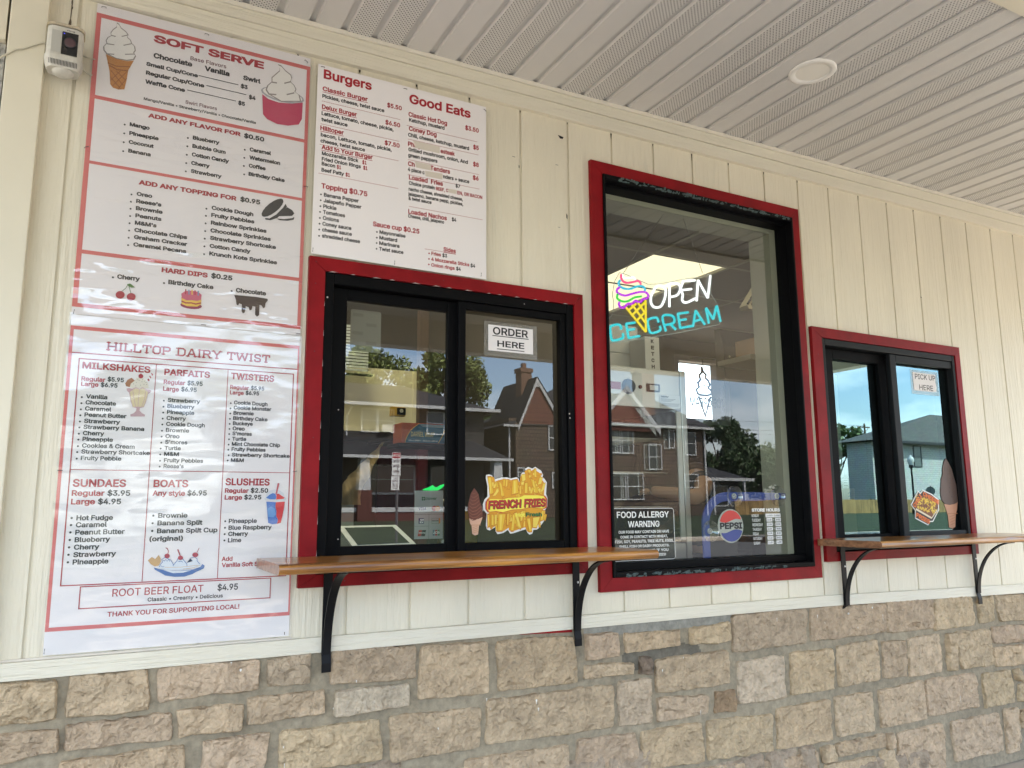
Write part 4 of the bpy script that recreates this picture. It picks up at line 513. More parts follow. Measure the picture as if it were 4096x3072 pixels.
# soffit panels: V-grooved strips, two vented and two plain, over and over
mbp = MB(); mbv = MB(); P = .1033; k0 = -14
for k in range(k0, 62):
    x = .623+k*P; gdp = .010; gx = .025
    prof = [(x+gx*.45,0,1),(x+P-gx*.45,0,1)]
    a, b = x+gx*.55, x+P-gx*.55; tgt = mbv if k % 4 in (0, 1) else mbp
    Y0, Y1 = .0, -1.10
    def strip(t, xa, za, xb, zb): t.face([(xa,Y0,ZS(xa)+za),(xb,Y0,ZS(xb)+zb),(xb,Y1,ZS(xb)+zb),(xa,Y1,ZS(xa)+za)])
    strip(tgt, a, 0, b, 0)
    strip(mbp, b, 0, b+.004, gdp); strip(mbp, b+.004, gdp, x+P+gx*.55-.004, gdp); strip(mbp, x+P+gx*.55-.004, gdp, x+P+gx*.55, .0)
sof = mbp.build('soffit', M['soffit'], bld)
mbv.build('soffit_vent', M['vent'], bld)
mb = MB()
for i in range(16):
    xa, xb = -1+i*.5, -.5+i*.5
    if xb > XR: break
    z0, z1 = ZS(xa)-.014, ZS(xb)-.014
    mb.face([(xa,-1.17,z0),(xa,-1.10,z0),(xb,-1.10,z1),(xb,-1.17,z1)]); mb.face([(xa,-1.10,z0),(xa,-1.10,z0+.03),(xb,-1.10,z1+.03),(xb,-1.10,z1)]); mb.face([(xb,-1.17,z1),(xb,-1.17,z1+.05),(xa,-1.17,z0+.05),(xa,-1.17,z0)])
mb.build('soffit_divider', M['smoothtrim'], bld)
mb = MB(); mb.box(-2.2, XR-.1, -3.90, -1.171, 2.86, 2.90); mb.build('patio_ceiling', M['jtrim'], bld)
mb = MB(); mb.box(-2.2, XR-.1, -4.05, -3.90, 2.60, 3.0); mb.box(XR-.25, XR-.1, -3.90, -.03, 2.60, 2.78); mb.build('fascia_beam', M['trim'], bld)
mb = MB(); mb.box(-2.4, XR+.1, -4.2, 3.4, 3.0, 3.06); mb.build('roof', mat('roof_membrane', (.1,.1,.1), .9), bld)
# room behind the wall
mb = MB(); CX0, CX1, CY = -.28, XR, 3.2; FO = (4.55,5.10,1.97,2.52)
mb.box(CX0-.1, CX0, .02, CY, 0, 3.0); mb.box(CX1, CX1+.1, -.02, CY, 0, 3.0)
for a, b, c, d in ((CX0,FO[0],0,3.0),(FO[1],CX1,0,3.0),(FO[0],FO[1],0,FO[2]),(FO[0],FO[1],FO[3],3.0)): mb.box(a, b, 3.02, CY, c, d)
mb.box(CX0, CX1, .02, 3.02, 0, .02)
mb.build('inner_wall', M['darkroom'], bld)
mb = MB()
for a, b, c, d in ((CX0,2.87,.12,3.02),(3.45,CX1,.12,3.02),(2.87,3.45,.12,1.2),(2.87,3.45,2.5,3.02)): mb.box(a, b, c, d, 2.70, 2.73)
ceilo = mb.build('ceiling', M['ceil'], bld)
mb = MB()
for xx in (2.24,2.855,3.465,4.08,1.6,.95,.3): mb.box(xx-.012, xx+.012, .13, 3.0, 2.693, 2.6995)
for yy in (.58,1.185,1.80,2.515): mb.box(-.2, 6, yy-.012, yy+.012, 2.690, 2.6925)
mb.build('ceiling_grid', M['liner'], bld)
mb = MB(); mb.box(2.87, 3.45, 1.2, 2.5, 2.71, 2.74)
lp = mb.build('ceiling_light_panel', emit_mat('light_panel', (1.0,.89,.58), .25))
mb = MB(); mb.box(.35, .95, .20, .95, 2.66, 2.699); l2 = mb.build('ceiling_light_panel', emit_mat('counter_lamp', (1.0,.90,.62), 2.2)); tag(l2, 'ceiling light above the counter behind the left order window pane', 'ceiling light')
mb = MB(); mb.box(2.70, 3.10, .18, .48, 2.66, 2.6895); fill_light = mb.build('ceiling_light_panel', emit_mat('added_fill_lamp', (1.0,.90,.68), 1.5)); tag(fill_light, 'added fill light out of view just inside the top of the tall window', 'ceiling light')  # added fill lamp, hidden from the camera, brightens the worker's arm and warmer
tag(lp, 'large glowing cream ceiling light panel seen through the tall window', 'ceiling light')
mb = MB(); mb.box(4.55, 5.10, 3.03, 3.035, 1.98, 2.50); mb.build('far_pane', glass_mat('far_glass', (.95,.95,.95), 1, .0), bld)
mb = MB(); mb.ring(4.50, 5.14, 1.93, 2.55, .05, 3.0); mb.build('far_window_casing', mat('lilac_trim', (.42,.39,.48), .6), bld)
# blind cream hood, posts and pass through seen behind the order window
mb = MB(); mb.box(.30, 1.345, 1.2, 1.9, 1.575, 1.865); mb.box(.30,1.36,1.19,1.2,1.56,1.575); mb.box(1.345,1.377,1.195,1.9,1.56,1.865); mb.build('bulkhead', M['creamwall'], bld)
mb = MB(); mb.box(1.36, 1.40, 1.15, 1.19, .02, 1.552); mb.build('interior_post', M['maroon'], bld)
mb = MB(); mb.box(1.36, 1.405, 1.15, 1.19, 1.5525, 2.69); mb.build('post_upper', M['brownpost'], bld)
mb = MB(); mb.box(1.405, 1.9, 1.9, 1.93, .02, 1.55); mb.build('pass_wall', M['maroon'], bld)
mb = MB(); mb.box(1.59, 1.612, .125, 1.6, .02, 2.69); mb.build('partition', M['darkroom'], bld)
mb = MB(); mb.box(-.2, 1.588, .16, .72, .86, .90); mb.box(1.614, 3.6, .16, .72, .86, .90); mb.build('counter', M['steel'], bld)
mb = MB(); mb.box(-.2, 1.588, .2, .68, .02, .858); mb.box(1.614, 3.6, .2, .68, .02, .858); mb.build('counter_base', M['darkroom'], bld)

# ---- stone base
mb = MB(); mr = np.random.RandomState(3)
def quadstone(q, k, step=.0028, col=None):
    q = np.array(q, float); q = q+(q-q.mean(0))*np.array([.004,.004])/np.maximum(.02, np.abs(q-q.mean(0))); w_ = max(np.linalg.norm(q[1]-q[0]), np.linalg.norm(q[2]-q[3])); h_ = max(np.linalg.norm(q[0]-q[3]), np.linalg.norm(q[1]-q[2]))
    nu, nv = max(6, int(w_/step)), max(6, int(h_/step))
    u, v = np.meshgrid(np.linspace(0,1,nu+1), np.linspace(0,1,nv+1))
    def bil(u, v): return ((1-u)*(1-v))[...,None]*q[3]+(u*(1-v))[...,None]*q[2]+(u*v)[...,None]*q[1]+((1-u)*v)[...,None]*q[0]
    p = bil(u, v)
    # ragged outline
    wob = .0075; ex = (fbm(p[...,0]*22+k*3.1, p[...,1]*22, 5)-.47)*2*wob; ez = (fbm(p[...,0]*22, p[...,1]*22+k*1.7, 9)-.47)*2*wob
    edge = np.maximum(np.abs(u-.5), np.abs(v-.5))*2; p[...,0] += ex*edge**3; p[...,1] += ez*edge**3
    cu = np.clip((np.abs(u-.5)*2-.0)*1.0, 0, 1); cv = np.abs(v-.5)*2
    rc = np.clip((cu**9*cv**9), 0, 1); cen = q.mean(0); p = p+(cen-p)*(rc*.04)[...,None]
    d = np.minimum(np.minimum(u, 1-u)*w_, np.minimum(v, 1-v)*h_)
    X, Z = p[...,0], p[...,1]
    prof = np.clip(d/.0045, 0, 1)**.45
    f = np.full(X.shape, 1e9)
    for i in range(int(4+w_*h_*160)):
        c = cen+mr.uniform(-.5,.5,2)*np.array([w_,h_]); an = mr.uniform(0, 6.28); sl = mr.uniform(.06,.42); hgt = mr.uniform(.004,.016)
        f = np.minimum(f, hgt+sl*((X-c[0])*math.cos(an)+(Z-c[1])*math.sin(an)))
    for i in range(int(2+w_*h_*90)):               # conchoidal scallops near the edges
        t = mr.uniform(0, 1); side = mr.randint(4); c = [q[0]+(q[1]-q[0])*t, q[3]+(q[2]-q[3])*t, q[0]+(q[3]-q[0])*t, q[1]+(q[2]-q[1])*t][side]
        rr = mr.uniform(.012,.035); dd = np.sqrt((X-c[0])**2+((Z-c[1])*1.2)**2)
        f = f-np.clip(1-(dd/rr)**2, 0, 1)*.006-(dd < rr)*.0022
    f = np.clip(f, -.009, .014)
    rough = (fbm(X*34+k, Z*34, 21, 5)-.48)*.016+(fbm(X*120, Z*120+k, 33, 3)-.45)*.0045+(np.abs(fbm(X*14+k*2, Z*20, 44, 4)-.47))*.020
    Y = -.008-(.019+f+rough)*prof
    b = len(mb.v); n1 = nu+1
    mb.v += [(float(a), float(y), float(c)) for a, y, c in zip(X.ravel(), Y.ravel(), Z.ravel())]
    for j in range(nv):
        for i in range(nu):
            o = b+j*n1+i; mb.f.append((o, o+1, o+n1+1, o+n1)); mb.m.append(0); mb.c.append(col)
SPECIAL = {26:(.36,.25,.15), 22:(.24,.18,.13), 10:(.55,.46,.34), 16:(.50,.385,.255), 33:(.57,.46,.335), 31:(.44,.34,.235), 8:(.45,.345,.235), 7:(.46,.36,.25), 24:(.53,.42,.30)}
for k, q in enumerate(TAB_ST):
    base = np.array([.53,.405,.27])*mr.uniform(.90,1.09)*np.array([1, mr.uniform(.985,1.015), mr.uniform(.95,1.04)])
    quadstone(q, k, col=SPECIAL.get(k, tuple(base)))
# unseen stonework below and to the sides of the frame, in plain courses
def courses(x0, x1, zt, zb, st=.012):
    z = zt
    while z > zb+.05:
        h = min(mr.uniform(.085,.15), z-zb); x = x0
        while x < x1-.03:
            wd = min(mr.uniform(.12,.30), x1-x)
            quadstone([(x+.008,z-.008),(x+wd-.008,z-.008),(x+wd-.008,z-h+.008),(x+.008,z-h+.008)], int(x*100+z*1000), st, tuple(np.array([.385,.305,.222])*mr.uniform(.9,1.1))); x += wd
        z -= h
courses(-.9, -.19, .775, .0)
courses(-.17, .9, .465, 0); courses(.92, 1.8, .37, 0); courses(1.82, 2.6, .27, 0); courses(2.62, 3.3, .16, 0, .01); courses(4.22, XR, .74, 0, .01)
stn = mb.build('stone_base', M['stone'], bld); mb_s = mb
# mortar bed
mb = MB(); nx, nz = 1150, 125; X, Z = np.meshgrid(np.linspace(-.9, XR, nx+1), np.linspace(0, .80, nz+1))
Y = -.0085-(fbm(X*9, Z*9, 3)-.45)*.008-(fbm(X*60, Z*60, 4)-.45)*.006
mb.v = [(float(a), float(b), float(c)) for a, b, c in zip(X.ravel(), Y.ravel(), Z.ravel())]
dark = fbm(X*11, Z*11, 77)
for j in range(nz):
    for i in range(nx):
        o = j*(nx+1)+i; mb.f.append((o, o+1, o+nx+2, o+nx+1)); mb.m.append(0)
        x, z = X[j,i], Z[j,i]; c = np.array([.285,.242,.172])*(.9+.25*vnoise(np.array(x*5.), np.array(z*5.), 8))
        e = ((x-1.87)/.24)**2+((z-.66)/.055)**2
        if e+dark[j,i]*1.2 < 1.35: c = np.array([.15,.135,.105])            # darker repair mortar
        elif z > .755 and 1.52 < x < 2.2: c = np.array([.26,.25,.215])
        mb.c.append(tuple(float(v) for v in c))
mb.build('mortar_joint', M['mortar'], bld, smooth=True)
from mathutils.bvhtree import BVHTree
bv_ = BVHTree.FromPolygons(mb_s.v, mb_s.f)
def hity(x, z):
    h = bv_.ray_cast(Vector((x, -.5, z)), Vector((0, 1, 0))); return (h[0].y if h[0] is not None else -.012)-.0012
mb = MB()
for x, z, s, t in [(.365,.784,.006,.7),(.392,.762,.007,.9),(.70,.79,.010,.4),(.55,.789,.006,.5),(.655,.63,.003,1),(.516,.545,.004,1.8),(.52,.50,.003,3),(.72,.70,.004,1),(.98,.535,.004,.9),(1.15,.60,.004,1.5),(1.16,.57,.003,1),(1.33,.575,.008,1),(1.335,.55,.006,1),(1.85,.62,.006,.8),(2.43,.76,.004,2.5),(2.66,.755,.006,1.2),(2.70,.725,.003,2.5),(3.06,.73,.005,3.5),(3.20,.745,.003,1.2),(3.60,.70,.003,2),(2.90,.69,.004,1),(3.0,.765,.008,.5),(1.95,.655,.004,2.2),(2.02,.46,.003,4),(3.55,.34,.003,8)]:
    yy_ = hity(x, z); disc(mb, x, z, s*.45, yy_, n=7)
    mb.poly([(x-s*.3,z),(x+s*.3,z),(x+s*.15,z-s*t*1.3),(x-s*.1,z-s*t*1.5)], yy_-.0003)
mb.build('paint_drip', M['paintdrip'], stn)
mb = MB(); mb.poly([(1.27,.7865),(1.475,.779),(1.475,.788),(1.27,.788)], -.0135); mb.build('old_red_paint', M['red'], bld)
mb = MB(); mb.box(-.9, XR, -.004, .1, 0, .80); mb.build('foundation', M['darkroom'], bld)

M['nail'] = mat('painted_nail', (.10,.012,.014), .5)
# ================================================================== WINDOWS
def slab_frame(mb, x0, x1, z0, z1, t, y0, y1, b=0, m=0):
    tl, tr, tb, tt = t if isinstance(t, (tuple, list)) else (t,)*4
    for a in ((x0,x0+tl,z0,z1),(x1-tr,x1,z0,z1),(x0+tl,x1-tr,z0,z0+tb),(x0+tl,x1-tr,z1-tt,z1)):
        if b: mb.bbox(a[0], a[1], y0, y1, a[2], a[3], b, m)
        else: mb.box(a[0], a[1], y0, y1, a[2], a[3], m)
def casing(parent, x0, x1, z0, z1, ix0, ix1, iz0, iz1, name='casing'):
    mb = MB(); y0, y1 = -.018, .004; k = .0008
    # mitred boards
    for pts in ([(x0,z0),(ix0,iz0),(ix0,iz1),(x0,z1)], [(x1,z0),(x1,z1),(ix1,iz1),(ix1,iz0)], [(x0+k,z1),(ix0+k,iz1+k),(ix1-k,iz1+k),(x1-k,z1)], [(x0+k,z0),(x1-k,z0),(ix1-k,iz0-k),(ix0+k,iz0-k)]):
        mb.slab(pts, y0, y1)
    o = mb.build(name, M['red'], parent)
    nb = MB(); rn = random.Random(int(x0*100))
    for k in range(14):
        s_ = k % 4; f = rn.random()
        px = (x0+ix0)/2+.012*(rn.random()-.5) if s_ == 0 else (x1+ix1)/2+.012*(rn.random()-.5) if s_ == 1 else x0+(x1-x0)*f
        pz = z0+(z1-z0)*f if s_ < 2 else ((z1+iz1)/2 if s_ == 2 else (z0+iz0)/2)+.012*(rn.random()-.5)
        disc(nb, px, pz, .0016+.001*rn.random(), y0-.0006, n=7)
    nb.build('nail_head', M['nail'], o)
    md = o.modifiers.new('bevel', 'BEVEL'); md.width = .0012; md.segments = 1; md.limit_method = 'ANGLE'
    return o
# order window: black vinyl slider
mb = MB(); slab_frame(mb, .590, 1.506, 1.022, 1.932, (.030,.030,.020,.036), -.012, .060, .003)
w1 = mb.build('order_window', M['black'], bld)
casing(w1, .540, 1.544, .973, 1.975, .590, 1.506, 1.010, 1.932)
mb = MB(); slab_frame(mb, .621, 1.075, 1.043, 1.895, (.052,.054,.044,.036), .018, .045, .003); mb.build('left_sash', M['black'], w1)
mb = MB(); slab_frame(mb, 1.050, 1.475, 1.043, 1.895, (.027,.020,.044,.025), -.006, .0165, .003); mb.build('right_sash', M['black'], w1)
mb = MB(); mb.rect(.672, 1.022, 1.086, 1.860, .030); mb.build('left_pane', M['glass1'], w1)
mb = MB(); mb.rect(1.07, 1.456, 1.086, 1.871, .026); mb.build('right_pane', M['glass1'], w1)
mb = MB()
for x in (.69+.08, 1.39): mb.box(x-.022, x+.022, -.0075, -.0045, 1.061, 1.065)
mb.build('weep_slot', mat('slot_black', (.002,.002,.002), .9), w1)
mb = MB(); mb.rect(.60, 1.50, 1.010, 1.022, .02); mb.build('sill_gap', M['blackwood'], w1)
mb = MB()
for x, z, s in [(.645,1.50,.002),(1.48,1.53,.003),(1.482,1.515,.003),(.655,1.11,.002),(.60,1.85,.003),(1.30,1.912,.002)]: disc(mb, x, z, s, -.0135, n=6)
for i in range(9): mb.poly([(.5895,1.06+i*.095),(.5908,1.06+i*.095),(.5902+.001*rnd.random(),1.075+i*.095+.012*rnd.random())], -.0195)
for i in range(14):
    x = .60+i*.065+.03*rnd.random(); mb.poly([(x,1.930),(x+.012+.02*rnd.random(),1.9315),(x+.01,1.9335)], -.0195)
mb.build('paint_fleck', mat('pale_fleck', (.45,.4,.38), .7), w1)
mb = MB(); mb.box(.62,1.5,.062,.10,1.90,1.93); mb.box(.595,.615,.062,.10,1.03,1.93); mb.box(1.5,1.53,.062,.10,1.03,1.93); mb.box(.6,1.5,.062,.12,1.0,1.04); mb.build('inner_frame', M['black'], w1)
# display window: fixed glass set deep in black wood
mb = MB(); slab_frame(mb, 1.645, 2.664, .952, 2.469, (.010,.010,.020,.020), -.026, .012, .003)
w2 = mb.build('display_window', M['blackwood'], bld)
casing(w2, 1.594, 2.710, .904, 2.517, 1.645, 2.664, .952, 2.469)
mb = MB(); slab_frame(mb, 1.656, 2.6535, .973, 2.4485, (.026,.000001,.026,.010), .013, .075)
mb.build('stop_moulding', M['black'], w2)
mb = MB(); mb.box(2.6535, 2.664, .012, .075, .955, 2.465); mb.box(1.646,1.656,.0125,.075,.955,2.465); mb.box(1.656,2.6535,.0125,.075,2.4485,2.466); mb.build('reveal', M['black'], w2)
mb = MB(); mb.rect(1.66, 2.6535, .99, 2.447, .060); mb.build('display_pane', M['glass2'], w2)
mb = MB(); slab_frame(mb, 1.66, 2.664, .96, 2.46, (.001,.045,.012,.042), .076, .20); mb.build('window_liner', M['liner'], w2)
# chipped green paint along head and sill
mb = MB()
def chips(xa, xb, zc, spread, n, dens):
    for i in range(n):
        x = xa+(xb-xa)*rnd.random(); l = .006+.030*rnd.random()**2; h = .002+.007*rnd.random(); z = zc+spread*(rnd.random()-.5)
        p = [(x-l/2+.002*rnd.random(), z), (x-l/4, z+h*rnd.random()), (x+l/4, z+h), (x+l/2, z+h*.6), (x+l/3, z-h*.3), (x-l/5, z-h*.4)]
        mb.poly(p, -.0265-.00004*i)
chips(1.72, 2.655, 2.455, .013, 150, 1); chips(1.70, 2.50, .9575, .010, 90, 1)
mb.build('peeling_paint', M['chip'], w2)
# pick up window
mb = MB(); slab_frame(mb, 2.808, 3.762, 1.010, 1.938, (.020,.022,.022,.030), -.014, .060, .003)
w3 = mb.build('pickup_window', M['charcoal'], bld)
casing(w3, 2.745, 3.802, .966, 1.984, 2.806, 3.764, 1.005, 1.938)
mb = MB(); slab_frame(mb, 2.829, 3.29, 1.033, 1.907, (.095,.05,.040,.045), .030, .052, .003); mb.build('left_sash', M['black'], w3)
mb = MB(); slab_frame(mb, 3.272, 3.739, 1.033, 1.907, (.042,.001,.048,.036), -.008, .0165, .003); mb.build('right_sash', M['charcoal'], w3)
mb = MB(); mb.bbox(3.7395, 3.7405, -.007, .03, 1.035, 1.90, .0002); mb.build('side_bead', M['black'], w3)
mb = MB(); mb.rect(2.91, 3.262, 1.07, 1.870, .056); mb.build('left_pane', M['glass3'], w3)
mb = MB(); mb.box(3.262, 3.29, .0535, .06, 1.04, 1.9); mb.build('meeting_stile', M['black'], w3)
mb = MB(); mb.rect(3.30, 3.741, 1.077, 1.880, .026); mb.build('right_pane', M['glass3'], w3)
mb = MB()
for x in (2.97, 3.64): mb.box(x-.020, x+.020, -.0095, -.006, 1.052, 1.056)
mb.build('weep_slot', bpy.data.materials['slot_black'], w3)
mb = MB(); mb.box(2.8,3.78,.062,.10,1.90,1.95); mb.box(2.79,2.83,.062,.10,1.0,1.93); mb.box(3.745,3.80,.062,.10,1.0,1.93); mb.box(2.8,3.78,.062,.12,.98,1.045); mb.build('inner_frame', M['black'], w3)

# ================================================================== SHELVES
def shelf(x0, x1, brx, label, bent):
    t = thing('counter_shelf', label, 'shelf', ((x0+x1)/2, 0, 1.03), 'wooden counter shelves under the serving windows')
    zt, th, yb, yf = 1.063, .027, -.021, -.326; mb = MB(); pr = [(yb,zt-th),(yb,zt)]
    for i in range(9):
        a = math.pi/2-math.pi*i/8; pr.append((yf+.0125-.0125*math.cos(a), zt-th/2+th/2*math.sin(a)))
    n = len(pr); nx = 48; bs = len(mb.v)
    for i in range(nx+1):
        x = x0+(x1-x0)*i/nx
        for (y, z) in pr: mb.v.append((x, y-(.0012*math.sin(x*31)+.001*math.sin(x*13.7) if y < -.3 else 0), z+.0006*math.sin(x*7+y*9)))
    for i in range(nx):
        for j in range(n):
            a = bs+i*n+j; b = bs+i*n+(j+1) % n; mb.f.append((a, b, b+n, a+n)); mb.m.append(0); mb.c.append(None)
    mb.f.append(tuple(bs+j for j in range(n))); mb.m.append(1); mb.c.append(None)
    mb.f.append(tuple(bs+nx*n+j for j in range(n))[::-1]); mb.m.append(1); mb.c.append(None)
    bo = mb.build('board', [M['wood'], M['endgrain']], t); bo.data.polygons.foreach_set('use_smooth', [False]*len(bo.data.polygons))
    for i, x in enumerate(brx):
        mb = MB(); wd = .0135
        # wall leg (bent inwards at the foot where the stone sits back)
        leg = [(-.0225,1.034),(-.0225,.79),(-.030 if not bent[i] else -.006,.76),(-.030 if not bent[i] else .0,.735)]
        for (ya, za), (yb2, zb) in zip(leg[:-1], leg[1:]):
            for s in (1,):
                mb.face([(x-wd,ya-.004,za),(x-wd,yb2-.004,zb),(x+wd,yb2-.004,zb),(x+wd,ya-.004,za)]); mb.face([(x-wd,ya,za),(x-wd,yb2,zb),(x-wd,yb2-.004,zb),(x-wd,ya-.004,za)]); mb.face([(x+wd,ya-.004,za),(x+wd,yb2-.004,zb),(x+wd,yb2,zb),(x+wd,ya,za)]); mb.face([(x+wd,ya,za),(x+wd,yb2,zb),(x-wd,yb2,zb),(x-wd,ya,za)])
        mb.bbox(x-wd, x+wd, -.272, -.0225, 1.0305, 1.0355, .001)
        br = mb.build('bracket', M['metalblk'], t)
        # curved brace: quarter ellipse, flat bar
        mb = MB(); pts = []
        for k in range(25):
            a = math.pi/2*k/24; pts.append((-.0275-.185*(1-math.cos(a))*1.0, 1.0300-.245*(1-math.sin(a))))
        w2_ = wd*.88; ins = []
        for k, (y, z) in enumerate(pts):
            a = math.pi/2*k/24; nrm = Vector((-math.cos(a)*1.0/.185, -0+ -math.sin(a)*-1/.245)); nrm = Vector((math.cos(a)/.185, -math.sin(a)/.245)); nrm.normalize()
            ins.append((y-nrm.x*.0055, z+ nrm.y*.0055))
        for k in range(24):
            (a, b), (c, d), (e, f), (g2, h) = pts[k], pts[k+1], ins[k+1], ins[k]
            mb.face([(x-w2_,g2,h),(x+w2_,g2,h),(x+w2_,e,f),(x-w2_,e,f)]); mb.face([(x+w2_,a,b),(x-w2_,a,b),(x-w2_,c,d),(x+w2_,c,d)])
            mb.face([(x-w2_,a,b),(x-w2_,g2,h),(x-w2_,e,f),(x-w2_,c,d)]); mb.face([(x+w2_,g2,h),(x+w2_,a,b),(x+w2_,c,d),(x+w2_,e,f)])
        (a, b), (e, f) = pts[24], ins[24]; mb.face([(x-w2_,a,b),(x-w2_,e,f),(x+w2_,e,f),(x+w2_,a,b)])
        mb.build('brace', M['metalblk'], br)
        mb = MB(); mb.lathe([(.0,-.0022),(.0032,-.0018),(.0042,0),(.0042,.002)], (x+.006, -.0265, .945), 'Y', 10)
        mb.lathe([(.0,-.002),(.004,-.0015),(.0045,.002)], (x, -.032, .752), 'Y', 10)
        mb.build('screw', M['screw'], br)
    return t
shelf(.421, 1.612, (.626, 1.488), 'stained wooden counter shelf with round front edge below the order window', (0, 0))
shelf(2.690, 3.92, (2.834, 3.752), 'stained wooden counter shelf below the smaller pick up window at right', (1, 0))

# ================================================================== POSTERS
PX0, PX1 = -.086, .523
def sheet(name, x0, x1, z0, z1, m, parent=None, y=-.0032, th=.0012, amp=0, nz=1):
    mb = MB(); mb.box(x0, x1, y-th, y, z0, z1); return mb.build(name, m, parent)
def film(parent, x0, x1, z0, z1, m, y=-.0090, edge=.004, fn=None):
    mb = MB(); nx, nz = 40, 90
    for j in range(nz+1):
        for i in range(nx+1):
            x = x0-edge+(x1-x0+2*edge)*i/nx; z = z0+(z1-z0)*j/nz
            mb.v.append((x, y-(fn(x, z) if fn else 0), z))
    for j in range(nz):
        for i in range(nx):
            o = j*(nx+1)+i; mb.f.append((o, o+1, o+nx+2, o+nx+1)); mb.m.append(0); mb.c.append(None)
    return mb.build('laminate', m, parent, smooth=True)
t = thing('menu_poster', 'upper laminated soft serve menu poster with coral border and ice cream drawings', 'poster', (.22, 0, 2.2))
sheet('paper', PX0, PX1, 1.722, 2.637, M['paper'], t)
yl = -.0049
mb = MB(); e = .011
for a, b in ((2.595,2.608),(2.346,2.357),(2.152,2.161),(1.892,1.903),(1.742,1.753)): mb.rect(PX0, PX1, a, b, yl)
for a, b in ((2.357,2.595),(2.161,2.346),(1.903,2.152),(1.753,1.892)):
    mb.rect(PX0, PX0+.0125, a, b, yl); mb.rect(PX1-.0105, PX1, a, b, yl)
mb.build('border', M['co'], t)
q = dict(k=MB(), r=MB(), m=MB(), w=MB()); put(TAB_P1, yl-.0003, q)
for a, b, z in TAB_D1: q['k'].rect(a, b, z+.0035, z+.0058, yl-.0003)
poster1 = (t, q)
def art(parent, tab, y, name):
    inks = []
    for c, _ in tab:
        if c not in inks: inks.append(c)
    mb = MB()
    for i, (c, pts) in enumerate(tab): mb.poly(pts, y-.000035*i, inks.index(c))
    return mb.build(name, [INKS[c] for c in inks], parent)
art(t, TAB_A1, yl-.0002, 'artwork')
film(t, PX0, PX1, 1.720, 2.637, M['lam'], -.0102, .0035, lambda x, z: .0030*max(0, math.sin((x+.1)*9+z*7))*max(0, min(1, (1.95-z)*6)))
for x, z, r in ((-.069,2.625,.1),(.208,2.624,-.05),(.508,2.620,-.6),(-.083,2.195,.5),(.522,2.198,0),(-.08,1.7265,1.4),(.246,1.7245,0),(.515,1.7255,0)): staple(t, x, z, r, -.0125)
t2 = thing('menu_poster', 'lower laminated poster with dairy menu boxes, milkshakes to slushies, ending above the stones', 'poster', (.22, 0, 1.3))
sheet('paper', PX0+.001, PX1-.001, .841, 1.7208, M['paper2'], t2)
mb = MB(); mb.rect(PX0+.001, PX1-.001, 1.680, 1.690, yl); mb.rect(PX0+.001, PX1-.001, .898, .908, yl); mb.rect(PX0+.001, PX0+.009, .908, 1.680, yl); mb.rect(PX1-.0055, PX1-.001, .908, 1.680, yl)
mb.build('border', M['co'], t2)
q2 = dict(k=MB(), r=MB(), m=MB(), w=MB()); put(TAB_P2, yl-.0003, q2); rr = q2['r']; yy = yl-.0002
rr.rect(-.077, .518, 1.6155, 1.6185, yy)
rr.ring(-.060, .5085, 1.0085, 1.603, .0028, yy); rr.rect(.1290, .1308, 1.0115, 1.600, yy-.0002); rr.rect(.3190, .3208, 1.0115, 1.600, yy-.0002); rr.rect(-.057, .5057, 1.305, 1.3068, yy-.0004)
rr.ring(-.015, .466, .949, 1.0065, .0026, yy-.0006)
q2['k'].rect(.5085, .5105, .845, .853, yy)
art(t2, TAB_A2, yl-.0002, 'artwork')
film(t2, PX0, PX1, .842, 1.7195, M['lam2'], -.0102, .0035, lambda x, z: .0022*max(0, math.sin(x*8-z*11)))
for x, z, r in ((-.081,1.303,0),(-.082,.852,1.5),(.521,1.31,.2)): staple(t2, x, z, r, -.0125)
t3 = thing('menu_poster', 'burgers and good eats paper menu above the order window with taped over words', 'poster', (.85, 0, 2.3))
mb = MB(); mb.slab([(.5435,1.982),(.545,2.6185),(1.147,2.6185),(1.1475,1.979)], -.0190, -.0182); mb.build('paper', M['paper'], t3)
q3 = dict(k=MB(), r=MB(), m=MB(), w=MB()); put(TAB_PF, -.0194, q3)
for a, b, z in TAB_LF:
    n = 46; 
    for i in range(n): q3['r'].rect(a+(b-a)*i/n, a+(b-a)*(i+.82)/n, z-.0006, z+.0006, -.0193)
mb = MB()
for p in TAB_WF: mb.poly(p, -.0199)
mb.build('correction_tape', M['tape'], t3)
for x, z, r in ((.56,2.61,.05),(.841,2.608,0),(1.142,2.605,-.6),(.548,1.994,1.5),(.814,1.991,1.5),(1.127,1.994,1.5)): staple(t3, x, z, r, -.0205)

# ================================================================== SIGNS AND STICKERS ON THE GLASS
ys = .0242
t4 = thing('paper_sign', 'white paper sign reading ORDER HERE taped inside the order window', 'sign', (1.265, ys, 1.786))
mb = MB(); mb.rect(1.176, 1.355, 1.741, 1.833, ys); mb.build('paper', M['paper'], t4)
k4 = MB(); text(k4, 'ORDER', 1.194, 1.335, 1.7995, .027, ys-.0004, ''); text(k4, 'HERE', 1.211, 1.319, 1.7575, .022, ys-.0004, '')
k4.rect(1.192, 1.337, 1.7935, 1.7963, ys-.0004); k4.rect(1.210, 1.319, 1.7475, 1.7503, ys-.0004)
mb = MB(); mb.rect(1.160, 1.372, 1.722, 1.845, ys+.0006); mb.build('tape_film', glass_mat('tape_film', (.80,.80,.78), 1.5, .04, rough=.25, wave=[((60,60,60), .8, .004)], film=.25), t4)
t5 = thing('paper_sign', 'crooked paper sign reading PICK UP HERE taped inside the pick up window', 'sign', (3.565, ys, 1.796))
mb = MB(); mb.poly([(3.479,1.842),(3.655,1.839),(3.650,1.80),(3.656,1.775),(3.651,1.752),(3.480,1.751)], ys); mb.build('paper', M['paper'], t5)
